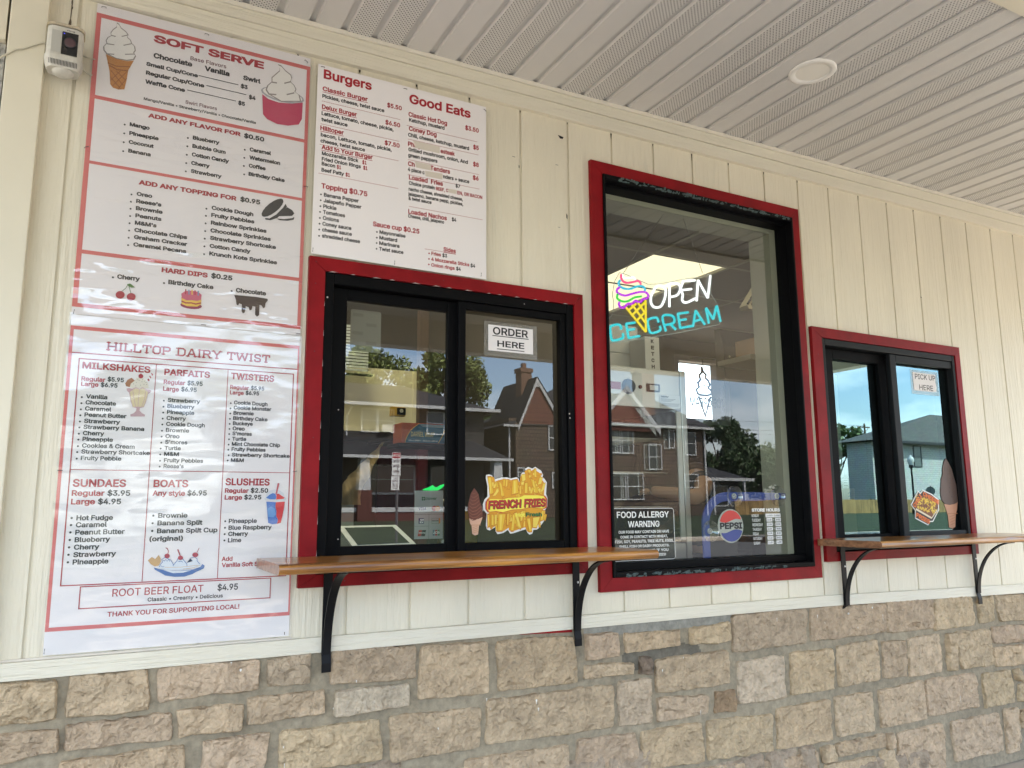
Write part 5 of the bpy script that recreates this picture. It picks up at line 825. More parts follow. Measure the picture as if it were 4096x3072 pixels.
k5 = MB(); text(k5, 'PICK UP', 3.494, 3.650, 1.8085, .025, ys-.0004, 'L'); text(k5, 'HERE', 3.520, 3.626, 1.756, .026, ys-.0004, 'L')
mb = MB(); mb.rect(3.462, 3.676, 1.733, 1.853, ys+.0006); mb.build('tape_film', bpy.data.materials['tape_film'], t5)
# french fries sticker
FO_ = [[1.167,1.31],[1.178,1.312],[1.19,1.309],[1.195,1.293],[1.208,1.298],[1.226,1.302],[1.247,1.303],[1.259,1.299],[1.284,1.304],[1.293,1.299],[1.297,1.284],[1.301,1.314],[1.309,1.321],[1.318,1.32],[1.321,1.309],[1.319,1.334],[1.331,1.34],[1.34,1.337],[1.347,1.335],[1.359,1.341],[1.367,1.336],[1.382,1.328],[1.39,1.313],[1.388,1.306],[1.397,1.298],[1.405,1.287],[1.401,1.247],[1.407,1.233],[1.405,1.203],[1.397,1.192],[1.397,1.16],[1.385,1.146],[1.369,1.129],[1.363,1.125],[1.349,1.124],[1.344,1.111],[1.333,1.108],[1.325,1.115],[1.319,1.127],[1.295,1.121],[1.282,1.117],[1.27,1.114],[1.258,1.113],[1.249,1.126],[1.232,1.116],[1.21,1.112],[1.202,1.123],[1.202,1.136],[1.18,1.125],[1.17,1.129],[1.166,1.142],[1.169,1.181],[1.157,1.194],[1.155,1.212],[1.161,1.228],[1.172,1.238],[1.172,1.273],[1.166,1.299]]
BAN = [[1.173,1.23],[1.225,1.229],[1.247,1.234],[1.296,1.236],[1.314,1.244],[1.371,1.244],[1.396,1.241],[1.404,1.23],[1.402,1.2],[1.392,1.195],[1.339,1.201],[1.301,1.193],[1.265,1.192],[1.225,1.183],[1.198,1.187],[1.171,1.185],[1.163,1.196],[1.164,1.22]]
FRI = [[[1.171,1.306],[1.185,1.307],[1.195,1.246],[1.182,1.24]],[[1.203,1.241],[1.188,1.236],[1.213,1.27],[1.216,1.257]],[[1.212,1.293],[1.223,1.286],[1.237,1.238],[1.228,1.233]],[[1.242,1.297],[1.256,1.297],[1.25,1.273],[1.235,1.265]],[[1.267,1.296],[1.288,1.298],[1.291,1.247],[1.262,1.241]],[[1.302,1.314],[1.318,1.317],[1.32,1.293],[1.305,1.287]],[[1.325,1.332],[1.339,1.334],[1.346,1.307],[1.334,1.298]],[[1.329,1.321],[1.385,1.319],[1.383,1.311],[1.331,1.311]],[[1.353,1.335],[1.362,1.336],[1.364,1.301],[1.354,1.304]],[[1.375,1.306],[1.388,1.306],[1.382,1.28],[1.366,1.277]],[[1.337,1.304],[1.349,1.298],[1.371,1.247],[1.355,1.247]],[[1.293,1.276],[1.302,1.279],[1.305,1.244],[1.294,1.244]],[[1.316,1.287],[1.327,1.289],[1.327,1.247],[1.313,1.247]],[[1.391,1.285],[1.4,1.287],[1.393,1.261],[1.374,1.247]],[[1.33,1.247],[1.349,1.274],[1.354,1.266],[1.342,1.247]],[[1.17,1.181],[1.182,1.181],[1.18,1.139],[1.171,1.131]],[[1.186,1.181],[1.194,1.18],[1.197,1.141],[1.185,1.139]],[[1.198,1.18],[1.207,1.18],[1.205,1.144],[1.198,1.141]],[[1.212,1.183],[1.242,1.183],[1.228,1.12],[1.208,1.12]],[[1.245,1.183],[1.258,1.185],[1.251,1.14],[1.243,1.138]],[[1.268,1.182],[1.28,1.182],[1.27,1.119],[1.258,1.119]],[[1.271,1.185],[1.283,1.188],[1.301,1.129],[1.295,1.124]],[[1.295,1.188],[1.32,1.193],[1.304,1.155],[1.295,1.15]],[[1.307,1.15],[1.32,1.161],[1.319,1.134],[1.304,1.131]],[[1.32,1.166],[1.335,1.168],[1.343,1.117],[1.332,1.115]],[[1.345,1.168],[1.376,1.171],[1.361,1.129],[1.344,1.131]],[[1.381,1.19],[1.396,1.192],[1.385,1.154],[1.374,1.152]]]
cx, cz = 1.283, 1.222
shr = lambda P, k, c=(cx,cz): [(c[0]+(a-c[0])*k, c[1]+(b-c[1])*k) for a, b in P]
fry_c = [mat('fry_gold', (.75,.47,.03), .5), mat('fry_amber', (.70,.33,.015), .5), mat('fry_pale', (.82,.62,.09), .5), mat('fry_edge', (.58,.22,.015), .5)]
t6 = thing('fries_sticker', 'white edged french fries sticker with yellow banner on the order window glass', 'sticker', (cx, ys, cz))
mb = MB(); mb.poly(FO_, ys); mb.build('backing', M['white'], t6)
mb = MB(); mb.poly([p for p in shr(FO_, .93)], ys-.0002, 1)
rf = random.Random(5)
for i in range(70):                                                # short cut fries laid behind the traced ones
    x = rf.uniform(1.178,1.395); z = rf.choice((rf.uniform(1.135,1.18), rf.uniform(1.245,1.285))); a = rf.uniform(1.1,2.0); l = rf.uniform(.015,.028); w_ = rf.uniform(.0035,.006)
    dx, dz = math.cos(a)*l/2, math.sin(a)*l/2; nx_, nz_ = -math.sin(a)*w_, math.cos(a)*w_
    P4 = [(x-dx-nx_,z-dz-nz_),(x+dx-nx_,z+dz-nz_),(x+dx+nx_,z+dz+nz_),(x-dx+nx_,z-dz+nz_)]
    mb.poly(P4, ys-.0003-i*.00001, 3); mb.poly(shr(P4, .84, (x,z)), ys-.000305-i*.00001, rf.choice((0,0,2,1)))
for i, f in enumerate(FRI):
    c = (sum(p[0] for p in f)/4, sum(p[1] for p in f)/4)
    mb.poly(f, ys-.0012-.00004*i, 3); mb.poly(shr(f, .86, c), ys-.00122-.00004*i, (0,2,0,1)[i % 4]); mb.poly([(c[0]+(a-c[0])*.25-.001, c[1]+(b-c[1])*.8) for a, b in f], ys-.00123-.00004*i, 2)
mb.build('fries', fry_c, t6)
mb = MB(); mb.poly(BAN, ys-.0026, 0); mb.poly(shr(BAN, .965), ys-.0027, 1); mb.poly(shr(BAN, .935), ys-.0028, 2)
mb.build('banner', [mat('sticker_red', (.42,.03,.015), .5), mat('sticker_orange', (.75,.22,.02), .5), mat('sticker_yellow', (.85,.75,.08), .5)], t6)
k6 = MB(); r6 = MB(); y6 = MB(); g6 = MB()
for dx, mbx, dy in ((.0022, k6, .0030), (0, r6, .0032)):
    text(mbx, 'FRENCH', 1.172+dx, 1.298+dx, 1.1955-dx*.8, .029, ys-dy, 'H', rot=.04, shear=.12); text(mbx, 'FRIES', 1.310+dx, 1.394+dx, 1.201-dx*.8, .029, ys-dy, 'H', rot=.03, shear=.12)
text(y6, 'Hot', 1.278, 1.3155, 1.1685, .014, ys-.0031, 'H'); text(g6, 'Fresh', 1.318, 1.382, 1.1695, .014, ys-.0031, 'H')
# cones
def swirl_lines(mb, pts, y, m, n=9):
    xs_ = [p[0] for p in pts]; zs_ = [p[1] for p in pts]; z0, z1 = min(zs_), max(zs_)
    for i in range(n):
        z = z0+(z1-z0)*(i+.6)/(n+1); L_, R_ = [], []
        for k in range(len(pts)):
            (a, b), (c, d) = pts[k], pts[(k+1) % len(pts)]
            if (b-z)*(d-z) < 0: (L_ if a+c < 2*sum(xs_)/len(xs_) else R_).append(a+(c-a)*(z-b)/(d-b))
        if L_ and R_:
            l, r = min(L_), max(R_); w_ = r-l
            st = [(l+w_*.08, z), (l+w_*.3, z-.18*w_), (l+w_*.6, z-.12*w_), (l+w_*.93, z+.14*w_)]
            for k in range(3): mb.poly([st[k],(st[k][0],st[k][1]-.05*w_),(st[k+1][0],st[k+1][1]-.05*w_),st[k+1]], y, m)
def cone(pc, pk, label, c1, c2, c3, c4, lines):
    cx = sum(p[0] for p in pc)/len(pc); t = thing('cone_sticker', label, 'sticker', (cx, ys, pk[0][1]), 'ice cream cone stickers on the glass')
    mb = MB(); mb.poly(pc, ys-.0006, 0)
    if lines: swirl_lines(mb, pc, ys-.0008, 1)
    else:
        for i in range(7): disc(mb, cx+rnd.uniform(-.02,.02), 1.24+.022*i, .0022, ys-.0008, 1, 6)
    mb.build('chocolate', [c1, c2], t)
    mb = MB(); mb.poly(pk, ys, 0); zb = min(p[1] for p in pk); zt = max(p[1] for p in pk); xm = sum(p[0] for p in pk)/len(pk); wd = (max(p[0] for p in pk)-min(p[0] for p in pk))
    for i in range(4):
        z = zb+(zt-zb)*(.12+.1*i); mb.poly([(xm-wd*.2,z),(xm+wd*.2,z+.10*wd),(xm+wd*.2,z+.13*wd),(xm-wd*.2,z+.03*wd)], ys-.0002, 1)
    mb.poly([(xm-wd*.36,zb+(zt-zb)*.55),(xm+wd*.40,zb+(zt-zb)*.55),(xm+wd*.40,zb+(zt-zb)*.58),(xm-wd*.36,zb+(zt-zb)*.58)], ys-.0002, 1)
    mb.build('wafer', [c3, c4], t)
cone([[1.122,1.266],[1.13,1.258],[1.139,1.244],[1.143,1.224],[1.152,1.2],[1.153,1.172],[1.139,1.164],[1.121,1.161],[1.104,1.166],[1.099,1.192],[1.101,1.216],[1.11,1.248]], [[1.104,1.166],[1.121,1.161],[1.139,1.164],[1.154,1.17],[1.146,1.148],[1.141,1.144],[1.137,1.113],[1.126,1.11],[1.116,1.115],[1.113,1.143],[1.108,1.149]],
     'small glossy chocolate swirl cone sticker beside the french fries sticker', mat('cone_chocolate', (.13,.032,.014), .4), mat('cone_swirl', (.26,.085,.04), .4), mat('cone_wafer', (.66,.40,.27), .5), mat('cone_waffle_line', (.50,.24,.13), .5), True)
cone([[3.676,1.426],[3.695,1.404],[3.714,1.375],[3.727,1.331],[3.7375,1.297],[3.7385,1.258],[3.7385,1.215],[3.712,1.205],[3.672,1.2],[3.634,1.206],[3.614,1.224],[3.609,1.258],[3.625,1.325],[3.638,1.345],[3.643,1.378],[3.657,1.41]], [[3.63,1.205],[3.672,1.2],[3.72,1.207],[3.7385,1.215],[3.727,1.176],[3.714,1.157],[3.701,1.095],[3.678,1.087],[3.652,1.093],[3.651,1.153],[3.641,1.177]],
     'tall dull brown dipped cone sticker at the right of the pick up window', mat('dull_chocolate', (.115,.075,.062), .55), mat('dull_speck', (.04,.025,.02), .55), mat('dull_wafer', (.52,.27,.17), .55), mat('dull_line', (.42,.19,.10), .55), False)
# chili cheese fries sticker
t7 = thing('fries_sticker', 'chili cheese fries sticker with slanted orange letters on the pick up window', 'sticker', (3.49, ys, 1.18))
CO = [[3.44,1.267],[3.456,1.257],[3.477,1.272],[3.542,1.253],[3.591,1.227],[3.588,1.177],[3.534,1.121],[3.511,1.121],[3.494,1.105],[3.401,1.139],[3.408,1.174],[3.38,1.202],[3.396,1.22]]
mb = MB(); mb.poly(CO, ys); mb.build('backing', M['white'], t7)
mb = MB(); mb.poly(shr(CO, .93, (3.487,1.19)), ys-.0002); mb.build('shadow_card', mat('sticker_dark', (.035,.02,.015), .5), t7)
TR = [[3.454,1.239],[3.481,1.248],[3.566,1.215],[3.584,1.206],[3.568,1.172],[3.521,1.135],[3.409,1.178],[3.415,1.201]]
mb = MB(); mb.poly([(3.409,1.178),(3.414,1.186),(3.524,1.143),(3.575,1.185),(3.570,1.172),(3.521,1.135)], ys-.0022, 2); mb.poly(TR, ys-.0004, 1)
for i in range(150):
    a_, b_ = rf.random(), rf.random(); x = 3.418+a_*.15; z = 1.178+.06*b_-(a_-.3)*.035; a = rf.uniform(0, 3.14); l = rf.uniform(.008,.018); w_ = rf.uniform(.0009,.003)
    dx, dz = math.cos(a)*l/2, math.sin(a)*l/2; nx_, nz_ = -math.sin(a)*w_, math.cos(a)*w_
    mb.poly([(x-dx-nx_,z-dz-nz_),(x+dx-nx_,z+dz-nz_),(x+dx+nx_,z+dz+nz_),(x-dx+nx_,z-dz+nz_)], ys-.0005-i*.00001, rf.choice((0,0,0,1,3,3)))
mb.build('loaded_fries', [fry_c[0], mat('chili_brown', (.20,.06,.015), .5), mat('tray_cream', (.75,.66,.48), .5), fry_c[2]], t7)
o7 = MB()
text(o7, 'CHILI', 3.405, 3.485, 1.186, .021, ys-.0026, 'H', rot=.74); text(o7, 'CHEESE', 3.470, 3.594, 1.2455, .020, ys-.0026, 'H', rot=-.36); text(o7, 'FRIES', 3.406, 3.510, 1.1465, .021, ys-.0026, 'H', rot=-.36)
# allergy warning decal, store hours decal
yg = .0575
t8 = thing('window_decal', 'dark tinted food allergy warning decal with white letters behind the shelf end', 'decal', (1.85, yg, 1.1))
mb = MB(); mb.rect(1.7125, 1.996, 1.000, 1.1965, yg+.001); mb.build('tinted_film', glass_mat('smoked_film', (.42,.43,.42), .3, .0, film=.10), t8)
w8 = MB()
for s, a, b, z, c, _, sty in [['FOOD ALLERGY',1.7248,1.9707,1.1596,.0231,'w','L'],['WARNING',1.7748,1.9231,1.1247,.0228,'w','L'],['OUR FOOD MAY CONTAIN OR HAVE',1.7309,1.9685,1.1022,.0103,'w','L'],['COME IN CONTACT WITH WHEAT,',1.7383,1.9609,1.0846,.0096,'w','L'],['FISH, SOY, PEANUTS, TREE NUTS, EGGS,',1.7136,1.9884,1.0672,.0103,'w','L'],['SHELL FISH OR DAIRY PRODUCTS.',1.7319,1.967,1.0499,.0096,'w','L'],['PLEASE ASK US IF YOU',1.7715,1.9616,1.0331,.0096,'w','L'],['HAVE ANY FOOD ALLERGIES!',1.7451,1.9491,1.0163,.0096,'w','L']]: text(w8, s, a, b, z, c, yg-.0004, '')
w8.rect(1.7125, 1.988, 1.1935, 1.1955, yg-.0004); w8.rect(1.7125, 1.988, 1.0015, 1.0035, yg-.0004); w8.rect(1.9935, 1.9955, 1.009, 1.188, yg-.0004); w8.poly([(1.988,1.1955),(1.9955,1.188),(1.9935,1.188),(1.988,1.1935)], yg-.0004); w8.poly([(1.988,1.0015),(1.9955,1.009),(1.9935,1.009),(1.988,1.0035)], yg-.0004)
t9 = thing('window_decal', 'white store hours decal with small time boxes right of the round soda sign', 'decal', (2.49, yg, 1.1))
w9 = MB(); b9 = MB(); k9 = MB(); dxx = .012
text(w9, 'STORE HOURS', 2.4054, 2.5667, 1.1773, .0137, yg, 'H')
for i, (d, x1_) in enumerate((('MONDAY',2.4444),('TUESDAY',2.4525),('WEDNESDAY',2.4633),('THURSDAY',2.4551),('FRIDAY',2.4387),('SATURDAY',2.4563),('SUNDAY',2.444))):
    z = 1.1554-.01856*i; text(w9, d, 2.4035+.0006*i, x1_, z, .0117, yg, 'L')
    if i == 0:
        b9.rect(2.482, 2.568, 1.1535, 1.1690, yg); text(k9, 'CLOSED', 2.486, 2.521, 1.158, .0065, yg-.0003, 'L'); text(k9, 'CLOSED', 2.529, 2.564, 1.158, .0065, yg-.0003, 'L')
    else:
        b9.rect(2.486, 2.519, z-.0006, z+.0138, yg); b9.rect(2.536, 2.569, z-.0006, z+.0138, yg); text(w9, 'TO', 2.523, 2.532, z+.003, .006, yg, 'L')
        text(k9, '11:30', 2.490, 2.514, z+.003, .0075, yg-.0003, ''); text(k9, '8:00' if i != 6 else '6:00', 2.541, 2.564, z+.003, .0075, yg-.0003, '')
b9.build('time_box', M['white'], t9)

# round soda sign with a blue acrylic arm held by suction cups
ya = .066
t10 = thing('soda_sign', 'round red white and blue soda sign on a bent blue acrylic arm with suction cups', 'sign', (2.29, ya, 1.12))
mb = MB(); mb.lathe([(0,-.002),(.066,-.002),(.0675,-.001),(.0675,.002),(0,.002)], (2.290, ya-.004, 1.1215), 'Y', 48); mb.build('disc', M['white'], t10, smooth=False)
def lens(fn0, fn1, r, n=28):
    P_ = []
    xs_ = [(-r+2*r*i/n) for i in range(n+1)]
    up = []; dn = []
    for x in xs_:
        c = math.sqrt(max(0, r*r-x*x)); a, b = max(-c, fn0(x)), min(c, fn1(x))
        if b > a+.0003: up.append((2.290+x, 1.1215+b)); dn.append((2.290+x, 1.1215+a))
    return dn+up[::-1]
r0 = .0625
mb = MB(); mb.poly(lens(lambda x: .021+.007*math.sin(x*48), lambda x: 1, r0), ya-.0066); mb.build('red_cap', mat('sign_red', (.52,.03,.02), .35), t10)
mb = MB(); mb.poly(lens(lambda x: -1, lambda x: -.021+.007*math.sin(x*48+.3), r0), ya-.0066); mb.build('blue_bowl', mat('sign_blue', (.03,.05,.22), .35), t10)
k10 = MB(); text(k10, 'PEPSI', 2.230, 2.350, 1.1095, .026, ya-.0066, 'H')
def strip_path(mid, wd):
    L_, R_ = [], []
    for i in range(len(mid)):
        d = Vector(mid[min(i+1,len(mid)-1)])-Vector(mid[max(i-1,0)]); d.normalize(); n = Vector((-d.y, d.x))*wd/2
        L_.append((mid[i][0]+n.x, mid[i][1]+n.y)); R_.append((mid[i][0]-n.x, mid[i][1]-n.y))
    return L_, R_
mid = [(2.163,.998),(2.163,1.13)]+[(2.278-.115*math.cos(a), 1.130+.109*math.sin(a)) for a in [math.pi/2*i/14 for i in range(1,15)]]+[(2.45,1.240),(2.614,1.241)]
mb = MB(); L_, R_ = strip_path(mid, .034 if False else .036)
R_[-1] = (2.614,1.229); L_[-1] = (2.614,1.253)
for i in range(len(mid)-1): mb.slab([L_[i],L_[i+1],R_[i+1],R_[i]], ya+.0, ya+.006)
mb.build('arm', mat('blue_acrylic', (.008,.04,.30), .35), t10)
mb = MB(); mb.slab([(2.186,1.0),(2.188,1.145),(2.206,1.185),(2.236,1.212),(2.283,1.222),(2.335,1.222),(2.345,1.17),(2.335,1.0)], ya+.012, ya+.016); mb.build('back_panel', mat('black_acrylic', (.006,.006,.007), .35, spec=.2), t10)
clear = glass_mat('clear_rubber', (.92,.93,.93), 4, .03, rough=.1)
for x, z in ((2.317,1.241),(2.560,1.242),(2.180,1.103)):
    mb = MB(); mb.lathe([(.043,-.0065),(.040,-.003),(.026,.001),(.024,.004),(.013,.007),(.0,.008)], (x, ya-.002, z), 'Y', 26); cup = mb.build('suction_cup', clear, t10, smooth=True)
    mb = MB(); mb.lathe([(0,-.004),(.0105,-.004),(.0115,-.002),(.0115,.004)], (x, ya-.002, z), 'Y', 16)
    for k in range(5): disc(mb, x+.006*math.cos(k*1.256), z+.006*math.sin(k*1.256), .0018, ya-.0063, 1, 6)
    mb.build('rivet', [M['white'], M['k']], cup)
# neon style open sign on clear acrylic, hung on chains
yn = .100
t11 = thing('neon_sign', 'glowing OPEN ICE CREAM neon sign with a colourful cone hanging in the tall window', 'neon sign', (2.03, yn, 2.0))
AC = [[1.745,1.93],[1.768,1.957],[1.774,2.002],[1.768,2.037],[1.781,2.092],[1.807,2.132],[1.841,2.128],[1.889,2.116],[1.949,2.102],[2.005,2.111],[2.078,2.131],[2.159,2.155],[2.241,2.173],[2.27,2.19],[2.294,2.187],[2.284,2.107],[2.325,2.055],[2.338,1.987],[2.323,1.972],[2.228,1.947],[2.099,1.913],[2.015,1.894],[1.929,1.873],[1.70,1.826],[1.69,1.91]]
mb = MB(); mb.poly(AC, yn+.008); mb.build('acrylic_panel', glass_mat('acrylic', (.93,.94,.94), 1.2, .02), t11)
mb = MB(); mb.tube([(a, yn+.008, b) for a, b in AC], .0013, 5, closed=True); mb.build('panel_edge', mat('acrylic_edge', (.55,.6,.62), .2), t11)
def neon(name, paths, col, s, r=.0052):
    mb = MB()
    for p in paths:
        q = [p[0]]                                              # smooth the path a little
        if len(p) > 3:
            for i in range(len(p)-1):
                p0, p1, p2, p3 = p[max(i-1,0)], p[i], p[i+1], p[min(i+2,len(p)-1)]
                for tt in (.25,.5,.75,1):
                    q.append(tuple(.5*((2*p1[k])+(-p0[k]+p2[k])*tt+(2*p0[k]-5*p1[k]+4*p2[k]-p3[k])*tt*tt+(-p0[k]+3*p1[k]-3*p2[k]+p3[k])*tt**3) for k in (0,1)))
        else: q = list(p)
        mb.tube([(a, yn, b) for a, b in q], r, 8)
    return mb.build(name, emit_mat('neon_'+name, col, s), t11, smooth=True)
def seg(*p):                                                     # straight strokes keep their corners
    return [[p[i], p[i+1]] for i in range(len(p)-1)]
neon('open_letters', [[(1.994,2.099),(2.02,2.1),(2.032,2.087),(2.031,2.066),(2.022,2.04),(2.006,2.015),(1.985,2.006),(1.965,2.008),(1.954,2.023),(1.956,2.049),(1.968,2.073),(1.981,2.091),(1.994,2.099)],[(2.049,2.016),(2.054,2.107)],[(2.025,2.099),(2.067,2.119),(2.099,2.121),(2.111,2.108),(2.105,2.086),(2.088,2.069),(2.054,2.059)],[(2.193,2.149),(2.126,2.136)],[(2.131,2.141),(2.114,2.102),(2.123,2.078),(2.119,2.052),(2.142,2.046),(2.189,2.069)],[(2.116,2.096),(2.172,2.108)]]+seg((2.197,2.059),(2.21,2.153),(2.26,2.08),(2.281,2.183)), (.95,1,1), .28)
neon('ice_cream_letters', [[(1.801,1.895),(1.799,1.908),(1.785,1.913),(1.759,1.906),(1.748,1.895),(1.752,1.856),(1.762,1.847),(1.797,1.856),(1.81,1.865),(1.808,1.881)]]+seg((1.69,1.835),(1.682,1.89))+seg((1.87,1.93),(1.826,1.921),(1.836,1.864),(1.89,1.877))+seg((1.83,1.896),(1.866,1.903))+[[(1.99,1.943),(1.983,1.961),(1.968,1.961),(1.945,1.954),(1.934,1.943),(1.94,1.907),(1.952,1.896),(1.985,1.905),(1.999,1.917),(1.994,1.929)],[(2.026,1.91),(2.011,1.97),(2.05,1.981),(2.07,1.974),(2.072,1.956),(2.059,1.946),(2.022,1.936)]]+seg((2.05,1.944),(2.078,1.923))+seg((2.148,2.004),(2.092,1.992),(2.102,1.932),(2.164,1.947))+seg((2.099,1.965),(2.136,1.973))+seg((2.171,1.945),(2.189,2.017),(2.237,1.961))+seg((2.178,1.969),(2.219,1.982))+seg((2.259,1.968),(2.247,2.035),(2.285,1.99),(2.308,2.051),(2.326,1.983)), (0,.75,.85), .17)
neon('white_swirl', [[(1.811,2.124),(1.821,2.111),(1.845,2.112),(1.87,2.118),(1.879,2.107)]], (1,1,1), .25, .0045)
neon('pink_swirl', [[(1.809,2.122),(1.808,2.107),(1.818,2.094),(1.839,2.091),(1.869,2.099),(1.891,2.106),(1.903,2.1),(1.904,2.092)]], (1,.05,.25), .20, .0045)
neon('cyan_swirl', [[(1.803,2.097),(1.795,2.085),(1.8,2.072),(1.824,2.065),(1.853,2.068),(1.888,2.083),(1.913,2.086),(1.925,2.078),(1.925,2.069)]], (0,.65,.95), .16, .0045)
neon('magenta_swirl', [[(1.8,2.068),(1.786,2.056),(1.787,2.044),(1.804,2.038),(1.828,2.037),(1.862,2.049),(1.897,2.06),(1.927,2.063),(1.941,2.053),(1.936,2.04),(1.913,2.031),(1.903,2.021),(1.888,2.017),(1.876,2.022),(1.856,2.005),(1.839,2.005),(1.826,1.994),(1.816,1.985),(1.799,1.987),(1.793,1.998),(1.797,2.006)]], (.55,0,.85), .19, .0045)
neon('green_swirl', [[(1.789,2.038),(1.785,2.023),(1.798,2.013),(1.822,2.011),(1.846,2.019),(1.871,2.034),(1.906,2.043)]], (.01,.85,.06), .16, .0045)
neon('yellow_cone', seg((1.828,1.988),(1.923,1.897),(1.927,2.03))+seg((1.843,1.980),(1.878,2.008))+seg((1.860,1.962),(1.925,2.022))+seg((1.882,1.942),(1.925,1.983))+seg((1.858,2.003),(1.922,1.935))+seg((1.888,2.014),(1.925,1.972)), (1,.78,.0), .18, .0045)
for (a, b), (c, d) in (((1.825,2.131),(2.063,2.447)),((2.245,2.19),(2.14,2.447))):
    mb = MB(); n = 52
    for i in range(n):
        f0, f1 = i/n, (i+.8)/n; mb.tube([(a+(c-a)*f0, yn+.008, b+(d-b)*f0),(a+(c-a)*f1, yn+.008, b+(d-b)*f1)], .0016 if i % 2 else .0011, 5)
    mb.build('chain', mat('chain_steel', (.35,.34,.32), .35, 1) if not bpy.data.materials.get('chain_steel') else bpy.data.materials['chain_steel'], t11)

# ================================================================== THINGS INSIDE
def simple(name, label, cat, mb, m, group=None, smooth=False): return tag(mb.build(name, m, None, smooth), label, cat, group)
t = thing('wall_cabinet', 'white wall cabinet with framed doors behind the neon sign', 'cabinet', (2.3, 1.0, 2.0))
mb = MB(); mb.bbox(2.22, 2.53, .95, 1.35, 1.82, 2.16, .004); mb.build('carcass', M['white'], t)
for xa, xb in ((2.225,2.325),(2.332,2.522)):
    mb = MB(); mb.bbox(xa, xb, .935, .949, 1.835, 2.0, .003); mb.build('door', M['white'], t); mb = MB(); mb.bbox(xa, xb, .935, .949, 2.006, 2.15, .003); mb.build('door', M['white'], t)
t = thing('ketchup_box', 'tall white carton with KETCHUP in vertical black letters', 'box', (2.51, .8, 1.98))
mb = MB(); mb.bbox(2.462, 2.556, .8, .93, 1.815, 2.074, .002); mb.build('carton', M['white'], t)
k12 = MB()
for i, c in enumerate('KETCHUP'): text(k12, c, 2.500, 2.520, 2.040-.0335*i, .020, .7985, 'H')
# heated display case
t12 = thing('food_warmer', 'stainless glass sided food warmer with a round dial behind the tall window', 'food warmer', (2.05, .5, .95))
yw = .35
mb = MB(); mb.bbox(1.66, 2.299, yw, .80, 1.628, 1.803, .004); mb.build('control_head', M['steel'], t12)
mb = MB(); mb.bbox(2.300, 2.331, yw-.004, yw+.03, .91, 1.806, .003); mb.build('post', M['steel'], t12)
mb = MB(); mb.bbox(1.66, 2.299, yw, .80, .91, 1.045, .004); mb.build('base', M['steel'], t12)
mb = MB(); mb.bbox(2.272, 2.298, yw-.003, yw+.006, 1.055, 1.62, .002); mb.build('door_stile', M['white'], t12)
mb = MB(); mb.rect(1.65, 2.272, 1.05, 1.625, yw+.003); mb.build('door_glass', glass_mat('case_glass', (.9,.92,.9), 2, .03), t12)
mb = MB(); mb.lathe([(0,-.016),(.028,-.016),(.034,-.002),(.034,0)], (2.013, yw, 1.716), 'Y', 24); mb.build('dial', mat('dial_blue_grey', (.05,.07,.09), .4), t12)
mb = MB(); mb.rect(1.91, 1.972, 1.700, 1.732, yw-.002); mb.build('display', mat('led_red', (.02,.01,.01), .3, emit=(1,.05,.03), estr=.03), t12)
mb = MB(); mb.lathe([(0,-.006),(.008,-.005),(.009,0)], (2.077, yw, 1.718), 'Y', 12); mb.build('pilot_lamp', mat('pilot_red', (.12,.02,.015), .3), t12)
mb = MB(); mb.bbox(2.112, 2.182, yw-.006, yw-.0005, 1.700, 1.736, .002); sw_ = mb.build('switch_plate', M['black'], t12); mb = MB(); mb.rect(2.124, 2.171, 1.707, 1.729, yw-.008); mb.build('rocker', M['white'], sw_)
mb = MB(); mb.rect(2.184, 2.297, 1.636, 1.690, yw-.002); stk = mb.build('rating_label', M['paper2'], t12)
k13 = MB(); text(k13, 'SERV', 2.188, 2.232, 1.679, .0075, yw-.0025, 'H')
for i in range(3): k13.rect(2.188, 2.27-.012*i, 1.672-.005*i, 1.6735-.005*i, yw-.0025)
for i in range(4): k13.rect(2.190, 2.292-.006*(i % 2), 1.653-.004*i, 1.6542-.004*i, yw-.0025)
mb = MB()
for z in (1.20,1.35,1.50):
    for i in range(14): mb.tube([(1.66, yw+.06+i*.028, z),(2.26, yw+.06+i*.028, z)], .0018, 5)
    for x in (1.67,1.95,2.25): mb.tube([(x, yw+.05, z-.002),(x, .75, z-.002)], .003, 6)
mb.build('wire_rack', M['steel'], t12)
# shelf, hood and carton at the right of the tall window
t = thing('range_hood', 'dark riveted extractor hood above the worker inside', 'hood', (3.8, 1.6, 2.05))
mb = MB(); P_ = [(1.4,2.02),(1.4,2.24),(1.44,2.36),(1.48,2.36),(1.48,2.02)]
for i in range(len(P_)):
    (a, b), (c, d) = P_[i], P_[(i+1) % len(P_)]; mb.face([(3.575,a,b),(3.575,c,d),(4.5,c,d),(4.5,a,b)])
mb.face([(3.575,a,b) for a, b in P_[::-1]]); mb.face([(4.5,a,b) for a, b in P_]); mb.build('shell', mat('dark_steel', (.03,.03,.035), .4), t)
mb = MB()
for i in range(9): mb.lathe([(0,-.006),(.006,-.004),(.008,0)], (3.62+i*.10, 1.399, 2.17), 'Y', 8)
mb.build('rivet', M['steel'], t)
t = thing('wall_shelf', 'stainless wall shelf end with a bolt, cut by the right window jamb', 'shelf', (3.1, .6, 1.97))
mb = MB(); mb.bbox(2.998, 3.5, .6, .85, 1.962, 1.992, .002); mb.build('shelf_board', M['steel'], t)
mb = MB(); mb.slab([(3.06,1.961),(3.3,1.961),(3.3,1.80)], .62, .63); mb.build('bracket', M['steel'], t)
mb = MB(); mb.lathe([(0,-.004),(.006,-.003),(.007,0)], (3.05, .5995, 1.977), 'Y', 10); mb.build('bolt', M['staple'], t)
mb = MB(); mb.bbox(3.088, 3.30, .62, .80, 1.9925, 2.10, .002); simple('carton', 'small brown carton standing on the stainless wall shelf', 'box', mb, mat('cardboard', (.36,.22,.11), .8))
